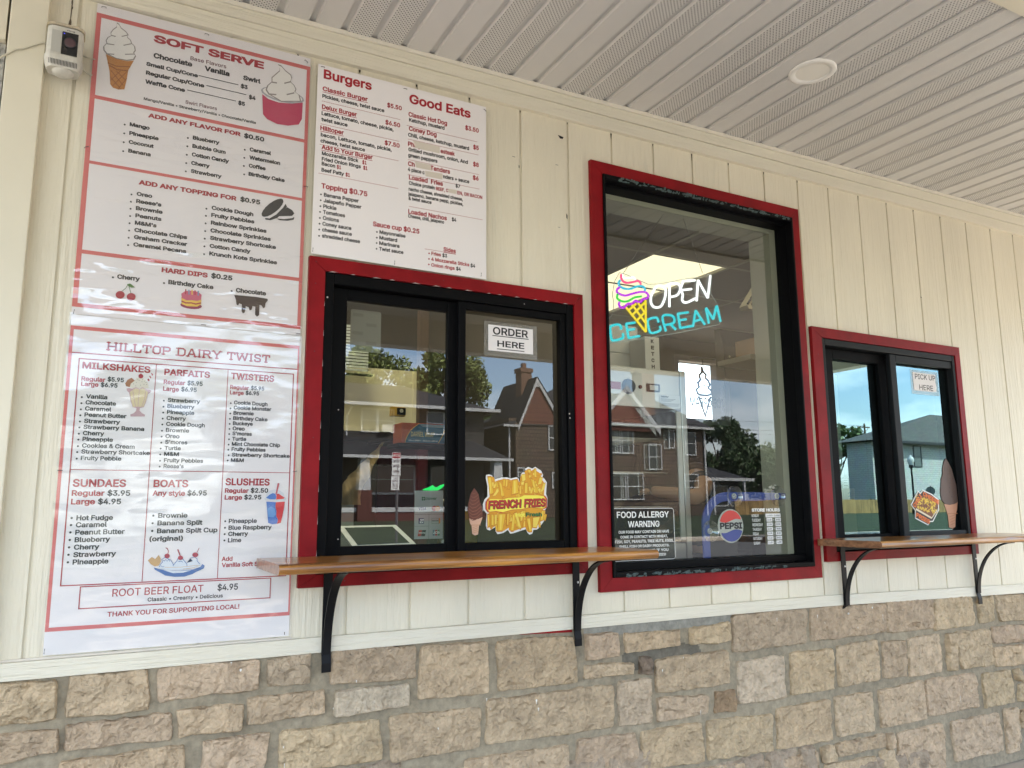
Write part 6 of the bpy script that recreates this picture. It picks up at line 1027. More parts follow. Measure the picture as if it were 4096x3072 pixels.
t = thing('heat_shield', 'angled stainless guard plate hanging at the right of the tall window', 'guard', (3.1, .6, 2.3))
mb = MB(); mb.slab([(2.995,2.255),(3.005,2.235),(3.3,2.27),(3.3,2.66),(3.13,2.43)], .6, .66); mb.build('plate', mat('pale_steel', (.6,.55,.4), .4, .6), t)
mb = MB(); mb.tube([(2.995,.598,2.26),(3.13,.598,2.435),(3.3,.598,2.665)], .006, 6); mb.build('edge', M['metalblk'], t)
mb = MB(); mb.lathe([(0,-.006),(.008,-.004),(.009,0)], (3.03, .598, 2.262), 'Y', 10); mb.build('bolt', M['staple'], t)
# unlit cone sign seen from behind in the far window
t13 = thing('neon_sign', 'unlit outline ice cream sign seen from behind in the bright far window', 'sign', (4.8, 2.96, 2.2))
mb = MB(); pu = mat('unlit_tube', (.12,.11,.20), .4)
def tub(p, r=.011): mb.tube([(a, 2.96, b) for a, b in p], r, 6)
tub([(4.78,2.45),(4.80,2.40),(4.83,2.38),(4.82,2.35),(4.85,2.33),(4.87,2.29),(4.85,2.26),(4.88,2.24),(4.87,2.20),(4.83,2.19),(4.76,2.19),(4.72,2.20),(4.71,2.24),(4.74,2.26),(4.73,2.30),(4.76,2.33),(4.75,2.37),(4.78,2.40),(4.78,2.45)])
tub([(4.73,2.18),(4.80,2.00),(4.87,2.18)]); tub([(4.74,2.26),(4.80,2.28),(4.86,2.27)], .005); tub([(4.75,2.33),(4.82,2.33)], .005)
mb.build('cone_tube', pu, t13)
k14 = MB(); text(k14, 'ICE CREAM', 4.62, 5.02, 2.08, .085, 2.95, '', mirror=True)
mb = MB(); mb.tube([(4.80,2.96,2.45),(4.79,2.96,2.52)], .004, 5); mb.tube([(4.66,2.97,2.515),(4.95,2.97,2.53)], .005, 5); mb.build('hook_wire', M['metalblk'], t13)
# --- behind the order window
t = thing('posted_sheet', 'grey rounded sheet taped inside the top left of the order window, seen from behind', 'paper', (.744, .05, 1.77))
mb = MB(); xa, xb, za, zb = .693, .795, 1.7005, 1.838; r_ = .007; pts = []
for (cx_, cz_, a0) in ((xb-r_,zb-r_,0),(xa+r_,zb-r_,90),(xa+r_,za+r_,180),(xb-r_,za+r_,270)):
    for k in range(5): a = R(a0+k*22.5); pts.append((cx_+r_*math.cos(a), cz_+r_*math.sin(a)))
mb.slab(pts, .0475, .048); mb.build('sheet', mat('grey_sheet', (.17,.165,.135), .6), t)
k15 = MB()
for i in range(4): k15.rect(.70+.045*(i % 2), .735+.045*(i % 2), 1.815-.03*i, 1.826-.03*i, .0472)
k15.build('show_through', mat('show_through', (.13,.125,.10), .7), t)
t = thing('window_blind', 'white slatted blind behind the left pane of the order window', 'blind', (.9, 1.1, 1.9))
mb = MB()
for i in range(15): mb.slab([(.75,2.03-i*.0145),(1.085,2.03-i*.0145),(1.085,2.040-i*.0145),(.75,2.040-i*.0145)], 1.10-.002, 1.10)
mb.build('slats', mat('slat_white', (.42,.45,.47), .5), t)
mb = MB(); mb.box(.75, 1.105, 1.085, 1.11, 1.806, 1.813); mb.build('bottom_rail', M['metalblk'], t)
t = thing('outlet_box', 'yellow edged electric outlet box on the inner wall', 'outlet', (1.25, 1.1, 1.65))
mb = MB(); mb.bbox(1.203, 1.272, 1.1, 1.13, 1.628, 1.672, .002); mb.build('box', mat('yellow_board', (.45,.27,.03), .6), t)
mb = MB(); mb.bbox(1.229, 1.272, 1.095, 1.0995, 1.634, 1.667, .001); mb.build('plate', M['metalblk'], t)
mb = MB(); disc(mb, 1.2505, 1.653, .009, 1.0945); disc(mb, 1.2475, 1.6555, .0016, 1.094, 1); disc(mb, 1.2535, 1.6555, .0016, 1.094, 1); disc(mb, 1.2505, 1.6485, .0018, 1.094, 1); mb.build('socket', [M['liner'], M['k']], t)
t14 = thing('wrap_box', 'blue and orange food wrap carton with pale letters behind the order window', 'box', (1.13, .5, 1.49))
mb = MB(); mb.bbox(1.037, 1.262, .502, .60, 1.451, 1.530, .002); mb.build('carton', mat('wrap_orange', (.35,.07,.03), .5), t14)
arc = [(1.052,1.4525),(1.055,1.466),(1.062,1.482),(1.074,1.500),(1.090,1.515),(1.108,1.5275),(1.2,1.5275),(1.2,1.4525)]
mb = MB(); mb.poly(arc, .5012); mb.poly([(1.2,1.4525),(1.2,1.5275),(1.258,1.5275),(1.258,1.4525)], .5012); mb.build('blue_face', mat('wrap_blue', (.015,.085,.15), .4, vary=((12,12,30), .4)), t14)
mb = MB(); mb.tube([(a, .501, b) for a, b in arc[:6]], .0012, 5); mb.tube([(1.19+.03*math.sin(k*.2), .501, 1.4535+.0095*k) for k in range(8)], .0015, 5); mb.build('gold_arc', mat('gold_print', (.5,.33,.08), .5), t14)
y14 = MB(); w14 = MB(); text(y14, 'DARNEL WRAP', 1.0755, 1.173, 1.477, .0185, .5006, 'L'); text(w14, '12 in x 2000 ft - (30.5 cm x 609 m)', 1.066, 1.187, 1.459, .0052, .5006, 'L')
for i in range(3): w14.rect(1.11+.006*i, 1.22, 1.5235-.0035*i, 1.5243-.0035*i, .5006)
mb = MB(); mb.bbox(1.02, 1.268, .49, .62, 1.436, 1.450, .002); mb.bbox(1.257, 1.268, .49, .62, .902, 1.4355, .002)
simple('box_rack', 'thin dark rack carrying the food wrap carton', 'rack', mb, M['metalblk'])
# tan apron hanging
t = thing('hanging_apron', 'tan crumpled apron hanging behind the left pane of the order window', 'apron', (.92, .6, 1.35))
mb = MB(); AP = [(.80,1.20),(.84,1.316),(.872,1.345),(.933,1.401),(1.003,1.459),(1.000,1.42),(.993,1.383),(.951,1.343),(.935,1.315),(.922,1.300),(.907,1.24),(.864,1.23)]
bm_ = bmesh.new(); n_ = 26
for j in range(n_):
    z = 1.215+(1.459-1.215)*j/(n_-1); l = .84 if z < 1.3 else .84+(z-1.3)/.159*.155; r_2 = .907+max(0,(z-1.25))*.46
    for i in range(14):
        x = l+(r_2-l)*i/13; mb.v.append((x, .60+.014*math.sin(x*130+z*25)+.008*math.sin(x*57-z*60), z))
for j in range(n_-1):
    for i in range(13): o = j*14+i; mb.f.append((o,o+1,o+15,o+14)); mb.m.append(0); mb.c.append(None)
mb.build('cloth', mat('tan_cloth', (.34,.25,.13), .85), t, smooth=True)
t = thing('order_tablet', 'white bezel order tablet tilted back on the counter inside the order window', 'tablet', (.86, .2, .92))
mb = MB(); a, b, c, d = (.726,.255,1.143), (.932,.255,1.144), (.976,.165,1.079), (.756,.165,1.076)
def lift(p, k): return (p[0], p[1]-k*.8, p[2]+k*.6)
mb.face([a,d,c,b]); mb.face([lift(p,-.01) for p in (a,b,c,d)])
for p, q_ in ((a,b),(b,c),(c,d),(d,a)): mb.face([p,q_,lift(q_,-.01),lift(p,-.01)])
mb.build('bezel', M['white'], t)
ctr = tuple(sum(p[k] for p in (a,b,c,d))/4 for k in range(3))
ins = [lift(tuple(ctr[k]+(p[k]-ctr[k])*.82 for k in range(3)), .001) for p in (a,b,c,d)]
mb = MB(); mb.face([ins[0],ins[3],ins[2],ins[1]]); mb.build('screen', mat('tablet_screen', (.03,.035,.03), .15), t)
mb = MB(); mb.bbox(.80, .90, .20, .26, .9005, 1.09, .004); mb.build('stand', M['white'], t)
t15 = thing('payment_card', 'grey accepted payment card placard leaning inside the order window', 'placard', (1.0, .12, 1.18))
yc = .12
mb = MB(); mb.slab([(.949,1.099),(1.051,1.099),(1.051,1.2595),(.949,1.2585)], yc, yc+.003); mb.build('placard', mat('grey_card', (.36,.36,.34), .5), t15)
k16 = MB(); g16 = MB(); yb_ = yc-.0006
text(g16, 'clover', .9865, 1.0275, 1.2280, .0095, yb_, '')
for dx, dz in ((0,0),(.0068,0),(0,.0068),(.0068,.0068)): disc(g16, .976+dx, 1.2285+dz, .0031, yb_, n=8)
n16 = MB(); text(n16, 'VISA', .961, .990, 1.1935, .0105, yb_, 'H', shear=.15); n16.rect(.963, .982, 1.149, 1.167, yb_)
w16 = MB(); text(w16, 'AM', .967, .981, 1.159, .006, yb_-.0004, 'H'); text(w16, 'EX', .967, .981, 1.151, .006, yb_-.0004, 'H')
mcm = MB(); disc(mcm, 1.019, 1.199, .0092, yb_, 0, 18); disc(mcm, 1.031, 1.199, .0092, yb_-.0003, 1, 18)
mcm.poly([(.960,1.108),(.972,1.108),(.976,1.128),(.964,1.128)], yb_, 0); mcm.poly([(1.014,1.109),(1.021,1.109),(1.021,1.128),(1.014,1.128)], yb_, 2); mcm.poly([(1.023,1.109),(1.030,1.109),(1.030,1.128),(1.023,1.128)], yb_, 0); mcm.poly([(1.032,1.109),(1.039,1.109),(1.039,1.128),(1.032,1.128)], yb_, 3)
mcm.poly([(1.036,1.149),(1.041,1.149),(1.041,1.167),(1.036,1.167)], yb_, 1)
mcm.build('logos', [mat('logo_red', (.42,.03,.02), .5), mat('logo_orange', (.6,.2,.03), .5), mat('logo_slate', (.12,.18,.22), .5), mat('logo_green', (.06,.2,.10), .5)], t15)
k16.poly([(.9725,1.108),(.986,1.108),(.990,1.128),(.9765,1.128)], yb_); k16.ring(1.010, 1.036, 1.149, 1.167, .0006, yb_); text(k16, 'DISCOVER', 1.0115, 1.035, 1.156, .0045, yb_, '')
text(w16, 'UnionPay', .9635, .9875, 1.117, .0045, yb_-.0004, ''); text(w16, 'JCB', 1.015, 1.0385, 1.115, .008, yb_-.0005, '')
k16.rect(.949, 1.051, 1.1795, 1.1803, yb_); k16.rect(.9995, 1.0002, 1.099, 1.1795, yb_); k16.rect(.949, .9995, 1.1405, 1.1411, yb_)
mb = MB(); prf = [(1.000,1.262),(1.008,1.267),(1.022,1.271),(1.038,1.279),(1.045,1.273),(1.055,1.272),(1.066,1.279),(1.081,1.283),(1.079,1.276),(1.070,1.268),(1.056,1.261),(1.02,1.2605)]
mb.slab(prf, .18, .186); simple('glow_leaf', 'bright green glowing leaf shaped light behind the payment placard', 'light', mb, emit_mat('green_glow', (.02,.9,.16), .18))
t = thing('sauce_bottle', 'dark amber bottle with green glint beside the payment placard', 'bottle', (1.075, .15, .90))
mb = MB(); mb.lathe([(0,0),(.024,.0),(.026,.01),(.026,.20),(.018,.25),(.010,.29),(.010,.33),(0,.33)], (1.078, .17, .9005), 'Z', 16); mb.build('glass', mat('amber_glass', (.05,.035,.008), .1), t, smooth=True)
mb = MB(); mb.box(.865, .915, .70, .75, .9005, 1.269); simple('tall_bin', 'grey white box standing on the counter behind the tablet', 'box', mb, mat('bin_grey', (.28,.28,.26), .5))
t = thing('oil_jar', 'olive yellow jar on the counter under the small cone sticker', 'jar', (1.16, .25, .90))
mb = MB(); mb.lathe([(0,0),(.062,0),(.062,.24),(.05,.265),(.05,.29),(0,.29)], (1.20, .30, .9005), 'Z', 20); mb.build('jar', mat('oil_yellow', (.22,.15,.01), .2), t, smooth=True)
# pick up window: strip, box and paper just inside
mb = MB(); mb.box(3.503, 3.524, .5, .53, 1.35, 1.90); simple('door_edge', 'narrow bright white strip of an inner door behind the pick up window', 'door', mb, M['white'])
t16 = thing('delivery_box', 'brown delivery carton with a dark 2 behind the pick up window', 'box', (3.56, .55, 1.1))
mb = MB(); mb.bbox(3.505, 3.60, .5, .62, .9005, 1.29, .002); mb.build('carton', bpy.data.materials['cardboard'], t16)
k17 = MB(); text(k17, '2', 3.546, 3.568, 1.245, .026, .4985, 'H')
t = thing('paper_notice', 'white printed notice hanging over the delivery carton', 'notice', (3.41, .4, 1.31))
mb = MB(); mb.slab([(3.388,1.288),(3.430,1.288),(3.432,1.336),(3.390,1.335)], .40, .401); mb.build('paper', M['paper2'], t); mb = MB()
for i in range(3): mb.rect(3.395, 3.424, 1.325-.012*i, 1.330-.012*i, .3994)
mb.build('print', M['k'], t)

# ---- worker inside, back half turned to the window and bending over the counter
def skinned(name, verts, edges, rad, m, parent=None, sub=2, root=0):
    me = bpy.data.meshes.new(name); me.from_pydata(verts, edges, []); o = bpy.data.objects.new(name, me); COL.objects.link(o)
    sk = o.modifiers.new('skin', 'SKIN'); sk.use_smooth_shade = True
    for i, r in enumerate(rad):
        v = me.skin_vertices[0].data[i]; v.radius = r if isinstance(r, tuple) else (r, r); v.use_root = (i == root)
    sm = o.modifiers.new('sub', 'SUBSURF'); sm.levels = sub; sm.render_levels = sub
    me.materials.append(m)
    if parent is not None:
        o.parent = parent
        if parent.type == 'EMPTY': o.matrix_parent_inverse = Matrix.Translation(-Vector(parent.location))
    return o
skin = mat('skin', (.55,.32,.20), .5); shirt = mat('black_shirt', (.012,.012,.014), .8); jean = mat('dark_jeans', (.012,.014,.022), .8); hair = mat('brown_hair', (.05,.028,.015), .6)
pt = thing('person', 'worker in black shirt with a bare bent arm leaning over behind the soda sign', 'person', (3.0, .95, 0))
V = [(3.02,1.00,.92),(3.00,.98,1.06),(2.96,.98,1.20),(2.96,1.02,1.33),(3.07,1.14,1.36),(3.15,1.23,1.36),(3.21,1.31,1.35),  # pelvis .. head
     (2.87,.86,1.325),(2.775,.76,1.285),(2.675,.70,1.245),(2.60,.74,1.26),(2.53,.80,1.275),(2.49,.84,1.28),                # near arm
     (3.05,1.12,1.34),(3.10,1.25,1.18),(3.02,1.38,1.06),(2.96,1.42,1.03),                                                     # far arm
     (2.94,.97,.86),(2.93,.93,.50),(2.93,.99,.10),(2.93,.90,.055),(3.11,1.03,.86),(3.13,1.00,.50),(3.13,1.06,.10),(3.13,.97,.055)]
E_ = [(0,1),(1,2),(2,3),(3,4),(4,5),(5,6),(3,7),(7,8),(8,9),(9,10),(10,11),(11,12),(3,13),(13,14),(14,15),(15,16),(0,17),(17,18),(18,19),(19,20),(0,21),(21,22),(22,23),(23,24)]
RA = [(.135,.105),(.125,.095),(.135,.095),(.11,.075),.055,.075,.085, .055,.047,.044,.040,.029,.032, .06,.048,.034,.034, .092,.062,.042,.035,.092,.062,.042,.035]
body = skinned('body', V, E_, RA, skin, pt)
skinned('shirt', [V[0],V[1],V[2],V[3],(V[7][0],V[7][1],V[7][2]),(2.845,.835,1.312),V[13],(3.08,1.19,1.26)], [(0,1),(1,2),(2,3),(3,4),(4,5),(3,6),(6,7)], [(.162,.132),(.152,.122),(.162,.122),(.150,.10),.080,.072,.072,.062], shirt, body)
skinned('trousers', [(3.02,1.0,.90),V[17],V[18],(2.93,.985,.14),V[21],V[22],(3.13,1.055,.14)], [(0,1),(1,2),(2,3),(0,4),(4,5),(5,6)], [(.158,.128),.105,.074,.06,.105,.074,.06], jean, body)
skinned('hair', [(3.15,1.235,1.395),(3.21,1.31,1.39),(3.25,1.36,1.36)], [(0,1),(1,2)], [.086,.088,.085], hair, body)
for i, (ln, dz) in enumerate(((.035,.0),(.045,.006),(.048,.004),(.042,-.002),(.03,-.006))):
    a = -.5+i*.25; skinned('finger', [(2.485,.845+.006*(i-2),1.28+dz),(2.485-ln*.6,.85+.010*(i-2),1.278+dz),(2.485-ln,.855+.011*(i-2),1.262+dz)], [(0,1),(1,2)], [.009,.008,.006], skin, body, 1)

# ================================================================== SECURITY CAMERA, CORD, CAN LIGHT
t17 = thing('security_camera', 'white spotlight security camera on the cream corner boards at upper left', 'camera', (-.15, -.03, 2.42))
def rrect(w_, d, r_, n=5):
    P_ = []
    for (cx_, cy_, a0) in ((w_/2-r_,-d/2+r_,-90),(w_/2-r_,d/2-r_,0),(-w_/2+r_,d/2-r_,90),(-w_/2+r_,-d/2+r_,180)):
        for k in range(n): a = R(a0+k*90/(n-1)); P_.append((cx_+r_*math.cos(a), cy_+r_*math.sin(a)))
    return P_
def loft(mb, c, levels, m=0):
    bs = len(mb.v); N = None
    for (w_, d, r_, z, dy) in levels:
        P_ = rrect(w_, d, r_); N = len(P_)
        for (x, y) in P_: mb.v.append((c[0]+x, c[1]+y+dy, c[2]+z))
    for i in range(len(levels)-1):
        for j in range(N): mb.f.append((bs+i*N+j, bs+i*N+(j+1) % N, bs+(i+1)*N+(j+1) % N, bs+(i+1)*N+j)); mb.m.append(m); mb.c.append(None)
    mb.f.append(tuple(bs+j for j in range(N))[::-1]); mb.f.append(tuple(bs+(len(levels)-1)*N+j for j in range(N))); mb.m += [m,m]; mb.c += [None,None]
cc_ = (-.152, -.062, 2.405)
mb = MB(); loft(mb, cc_, [(.076,.055,.018,-.030,.004),(.090,.068,.022,-.012,0),(.092,.070,.022,0,0),(.086,.066,.020,.002,0),(.086,.066,.020,.082,0)]); hs = mb.build('housing', mat('aged_white_plastic', (.52,.50,.44), .45, vary=((40,40,30), .12)), t17)
mb = MB(); loft(mb, cc_, [(.092,.070,.021,.083,0),(.092,.070,.021,.091,0)]); mb.build('chrome_band', mat('chrome', (.8,.72,.55), .12, 1), t17)
yf = cc_[1]-.0336
mb = MB(); mb.rect(cc_[0]-.0065, cc_[0]+.0315, 2.408, 2.474, yf); mb.build('lens_plate', mat('gloss_black', (.012,.012,.012), .08), t17)
mb = MB(); mb.rect(cc_[0]-.030, cc_[0]-.008, 2.410, 2.474, yf); mb.build('lamp_panel', mat('frosted_panel', (.42,.41,.37), .5), t17)
mb = MB(); mb.lathe([(.013,0),(.013,-.002),(.010,-.003),(0,-.0035)], (cc_[0]+.013, yf, 2.444), 'Y', 24); ln_ = mb.build('lens', mat('lens_plum', (.09,.05,.055), .1), t17)
mb = MB(); mb.lathe([(.0155,0),(.0155,-.0025),(.0130,-.0025)], (cc_[0]+.013, yf, 2.444), 'Y', 24); mb.build('lens_ring', M['k'], t17)
mb = MB(); disc(mb, cc_[0]-.002, 2.4685, .0013, yf-.0005, n=8); mb.build('status_light', emit_mat('blue_led', (.1,.1,1), .4), t17)
k18 = MB(); text(k18, 'ring', cc_[0]+.004, cc_[0]+.022, 2.4775, .0042, yf+.0003, '')
mb = MB(); mb.lathe([(.027,0),(.025,-.006),(.018,-.011),(.007,-.0135),(0,-.014)], (cc_[0], cc_[1]+.004, cc_[2]-.0295), 'Z', 20); mb.build('motion_dome', bpy.data.materials['aged_white_plastic'], t17, smooth=True)
mb = MB()
for i in range(20):
    x = cc_[0]-.033+i*.0034; mb.face([(x,-.0905,2.378),(x+.0014,-.0905,2.378),(x+.0014,-.0965,2.390),(x,-.0965,2.390)])
mb.build('vent_slots', M['k'], t17)
mb = MB(); mb.bbox(-.175, -.128, -.030, -.006, 2.40, 2.46, .002); mb.build('mount', bpy.data.materials['aged_white_plastic'], t17)
mb = MB(); mb.tube([(-.42,-.030,2.335),(-.345,-.033,2.375),(-.30,-.0345,2.389),(-.267,-.035,2.423),(-.25,-.035,2.430),(-.227,-.035,2.447),(-.205,-.036,2.462),(-.196,-.035,2.458)], .0026, 7)
mb.tube([(-.118,-.030,2.420),(-.105,-.012,2.418),(-.095,-.006,2.416),(-.084,-.005,2.413)], .0024, 7); mb.tube([(-.115,-.004,2.467),(-.10,-.004,2.464),(-.080,-.004,2.463)], .0018, 6)
mb.build('power_cord', M['cord'], t17, smooth=True)
zc_ = ZS(2.222)
t18 = thing('can_light', 'round white recessed light set in the grooved soffit', 'ceiling light', (2.222, -.545, zc_))
mb = MB(); mb.lathe([(.084,.004),(.084,-.003),(.078,-.006),(.062,-.005),(.059,-.001)], (2.222, -.545, zc_), 'Z', 40); mb.build('trim_ring', mat('lamp_white', (.82,.80,.75), .35), t18, smooth=True)
mb = MB(); mb.lathe([(.060,-.0015),(0,-.0015)], (2.222, -.545, zc_), 'Z', 40); mb.build('lens', mat('lamp_lens', (.80,.775,.70), .4), t18)

# ================================================================== ACROSS THE STREET (seen in the glass)
def window(parent, x0, x1, z0, z1, y, fm, gm, t=.09, two=True):
    mb = MB()
    for a in ((x0,x0+t,z0,z1),(x1-t,x1,z0,z1),(x0+t,x1-t,z0,z0+t),(x0+t,x1-t,z1-t,z1)): mb.box(a[0], a[1], y, y+.06, a[2], a[3])
    if two: mb.box(x0+t, x1-t, y, y+.05, (z0+z1)/2-.03, (z0+z1)/2+.03)
    f = mb.build('window', fm, parent); mb = MB(); mb.box(x0+.02, x1-.02, y-.02, y+.02, z0+.02, z1-.02); mb.build('pane', gm, f)
def walls(mb, x0, x1, y0, y1, z0, z1): mb.box(x0, x1, y0, y1, z0, z1)
wt = mat('house_trim_white', (.45,.46,.46), .5); pane = mat('dark_pane', (.02,.022,.025), .08)
shingle = course_mat('black_shingle', (.032,.033,.038), (.022,.023,.027), (.012,.012,.014), .5, .16, .9, .02)
tA = thing('house', 'dark two storey house with white gutters and a deep roofed porch', 'house', (15.5, -48, .44))
wA = course_mat('dark_siding', (.058,.054,.05), (.05,.047,.044), (.022,.02,.02), 40, .22, mortar=.02)
mb = MB(); walls(mb, 6.5, 22.6, -53, -44, .3, 7.5); mb.build('wall', wA, tA)
def hip(x0, x1, y0, y1, z0, z1, ov, rid):
    mb = MB(); a = (x0-ov,y1+ov,z0); b = (x1+ov,y1+ov,z0); c = (x1+ov,y0-ov,z0); d = (x0-ov,y0-ov,z0); ym = (y0+y1)/2; e = (x0+rid,ym,z1); f = (x1-rid,ym,z1)
    mb.face([b,a,e,f]); mb.face([c,b,f]); mb.face([d,c,f,e]); mb.face([a,d,e]); mb.face([a,b,c,d]); return mb
hip(6.5, 22.6, -53, -44, 7.55, 9.6, .75, 4).build('roof', shingle, tA)
mb = MB(); mb.box(5.7, 23.4, -43.24, -43.1, 7.42, 7.62); mb.box(23.35,23.45,-53.8,-43.2,7.42,7.62); mb.build('gutter', wt, tA)
hip(10, 22.9, -44.2, -41.6, 4.25, 5.45, .35, 1.6).build('porch_roof', shingle, tA)
mb = MB(); mb.box(9.6, 23.3, -41.22, -41.1, 4.10, 4.27); mb.build('porch_gutter', wt, tA)
for a in ((14.2,15.25,5.85,7.35),(15.25,16.35,5.85,7.35),(18.5,19.75,5.85,7.35),(9.5,10.8,5.85,7.35)): window(tA, *a, -43.98, wt, pane)
window(tA, 14.8, 17.8, 2.05, 3.9, -43.98, wt, pane, .12); window(tA, 18.8, 21.2, 1.2, 3.9, -43.98, mat('door_frame_grey', (.2,.2,.2), .6), pane)
mb = MB(); mb.box(15.43, 16.07, -43.95, -43.5, 5.88, 6.32); mb.build('air_conditioner', wt, tA)
for x in (13.7, 22.3):
    mb = MB(); zb = 2.23; n = len(mb.v); k1, k2 = .36, .26
    for (k, z) in ((k1,zb),(k2,4.12)): mb.v += [(x-k,-41.9,z),(x+k,-41.9,z),(x+k,-41.3,z),(x-k,-41.3,z)]
    for q_ in ((0,1,5,4),(1,2,6,5),(2,3,7,6),(3,0,4,7)): mb.f.append(tuple(n+i for i in q_)); mb.m.append(0); mb.c.append(None)
    mb.build('porch_column', wt, tA)
    mb = MB(); mb.box(x-.42, x+.42, -42.0, -41.2, .3, 2.25); mb.build('brick_pier', mat('red_brick', (.085,.025,.018), .85, vary=((5,5,14), .35)) if not bpy.data.materials.get('red_brick') else bpy.data.materials['red_brick'], tA)
mb = MB(); mb.box(10, 22.6, -41.75, -41.45, 1.0, 1.27); mb.build('porch_rail', wt, tA)
mb = MB(); mb.box(10, 22.6, -41.7, -41.5, .3, 1.0); mb.build('porch_base', bpy.data.materials['red_brick'], tA)
mb = MB(); mb.tube([(13.5,-43.2,7.42),(13.4,-43.5,7.2),(13.3,-43.9,6.8),(13.3,-43.92,5.6)], .07, 6); mb.build('downspout', wt, tA)
tB = thing('house', 'brown shingled house with a steep front gable and two chimneys', 'house', (33, -48, .44))
wB = course_mat('brown_shakes', (.165,.115,.078), (.105,.072,.05), (.035,.024,.018), .22, .26, mortar=.03)
gB = course_mat('russet_siding', (.17,.062,.04), (.15,.055,.036), (.06,.02,.014), 30, .32, mortar=.022)
mb = MB(); walls(mb, 24.7, 42.0, -53, -44.4, .3, 7.3); mb.build('wall', wB, tB)
mb = MB(); walls(mb, 25.0, 28.9, -44.4, -44.0, .3, 6.9); mb.build('wing', wB, tB)
mb = MB(); mb.poly([(25.25,6.9),(28.6,6.9),(26.8,9.8)], -44.02); o = mb.build('gable', gB, tB); o.data.flip_normals()
mb = MB(); ap = (26.7,10.15); k = .16
for (a, b) in (((25.2,6.75),ap),(ap,(29.0,6.75))):
    mb.box(0,0,0,0,0,0) if False else None
    mb.slab([(a[0],a[1]),(b[0],b[1]),(b[0],b[1]-.42),(a[0]+(.0),a[1]-.36)], -44.0, -43.9)
mb.slab([(26.35,9.5),(27.05,9.5),(26.7,10.1)], -43.99, -43.93)
for (a, b) in (((31.3,7.0),(34.3,10.1)),((34.3,10.1),(37.3,7.0))): mb.slab([a, b, (b[0],b[1]-.5), (a[0],a[1]-.4)], -43.86, -43.74)
mb.build('barge_board', wt, tB)
mb = MB(); mb.slab([(31.5,6.8),(37.1,6.8),(34.3,9.75)], -44.3, -43.95); mb.build('gable', gB, tB)
mb = MB(); mb.face([(25.1,-43.85,6.75),(26.7,-43.85,10.2),(26.7,-49,10.2),(25.1,-49,6.75)]); mb.face([(26.7,-43.85,10.2),(29.1,-43.85,6.75),(29.1,-49,6.75),(26.7,-49,10.2)])
mb.face([(24.2,-43.9,6.72),(42.6,-43.9,7.3),(39.8,-48.7,10.3),(31,-48.7,10.3)]); mb.face([(42.6,-43.9,7.3),(42.6,-53.5,7.3),(39.8,-48.7,10.3)]); mb.face([(24.2,-53.5,6.72),(24.2,-43.9,6.72),(31,-48.7,10.3)]); mb.face([(42.6,-53.5,7.3),(24.2,-53.5,6.72),(31,-48.7,10.3),(39.8,-48.7,10.3)])
mb.build('roof', shingle, tB)
mb = MB(); mb.box(24.0, 25.15, -43.95, -43.8, 6.62, 6.76); mb.box(29.1, 42.6, -43.88, -43.75, 7.12, 7.3); mb.box(41.95,42.1,-44.35,-44.25,.4,7.2); mb.box(24.62,24.72,-44.35,-44.25,.4,6.6); mb.build('gutter', wt, tB)
for x, y, zt, s in ((26.55,-45.6,11.0,.42),(37.7,-46.2,11.9,.62)):
    mb = MB(); mb.box(x-s, x+s, y-s, y+s, 7, zt-.3); mb.box(x-s-.08, x+s+.08, y-s-.08, y+s+.08, zt-.3, zt); mb.box(x-.15,x+.15,y-.15,y+.15,zt,zt+.4); mb.build('chimney', mat('chimney_brick', (.16,.09,.06), .85) if not bpy.data.materials.get('chimney_brick') else bpy.data.materials['chimney_brick'], tB)
for a in ((27.55,28.6,5.1,6.85),(27.8,28.7,2.5,3.6),(25.1,25.65,3.2,3.9),(32.9,34.0,5.1,7.05),(34.1,35.2,5.1,7.05),(36.55,37.8,3.95,5.9),(38.5,39.1,5.6,7.05),(40.1,41.2,5.1,6.95),(32.9,34.4,1.7,3.7),(34.5,36.0,1.7,3.7),(39.9,41.3,2.6,3.7),(30.3,31.4,5.1,6.9)): window(tB, *a, -44.38 if a[0] > 29 else -43.98, wt, pane)
tS = thing('house', 'low single storey house with a white porch between the brown house and the trees', 'house', (47, -52, .44))
mb = MB(); walls(mb, 43.2, 50, -56, -49, .3, 3.4); mb.build('wall', wA, tS); hip(43, 50.3, -56, -48.4, 3.5, 5.1, .4, 2.5).build('roof', shingle, tS)
mb = MB(); mb.box(42.6, 50.8, -48.05, -47.9, 3.35, 3.6)
for x in (44.5,46.2,49.7): mb.box(x-.09, x+.09, -48.2, -48.0, .3, 3.35)
mb.build('porch_trim', wt, tS)
window(tS, 46.6, 48.6, 1.2, 3.0, -48.98, wt, pane)
tC = thing('house', 'white brick two storey house with a grey hip roof beyond the board fence', 'house', (80, -54, -.3))
wC = course_mat('white_brick', (.60,.60,.56), (.54,.55,.52), (.42,.43,.41), .6, .22, mortar=.025)
mb = MB(); walls(mb, 69.2, 96, -53, -50, -.4, 7.6); mb.build('wall', wC, tC)
hip(69.2, 96, -53, -50, 7.7, 11.1, .9, 12).build('roof', course_mat('grey_shingle', (.125,.13,.12), (.09,.095,.09), (.05,.05,.05), .5, .17, .9, .02), tC)
mb = MB(); mb.box(68.2, 97, -49.1, -48.95, 7.45, 7.72); mb.build('gutter', mat('gutter_black', (.02,.02,.02), .5), tC)
window(tC, 75.55, 76.85, 5.15, 7.35, -49.97, mat('window_dark_frame', (.05,.06,.06), .5), mat('grey_pane', (.10,.12,.12), .1), .10)
window(tC, 84, 85.4, 5.15, 7.35, -49.97, bpy.data.materials['window_dark_frame'], pane, .10)
tF = thing('board_fence', 'tan vertical board fence running along the far lawn', 'fence', (68, -46, .44))
mb = MB(); rf = random.Random(11)
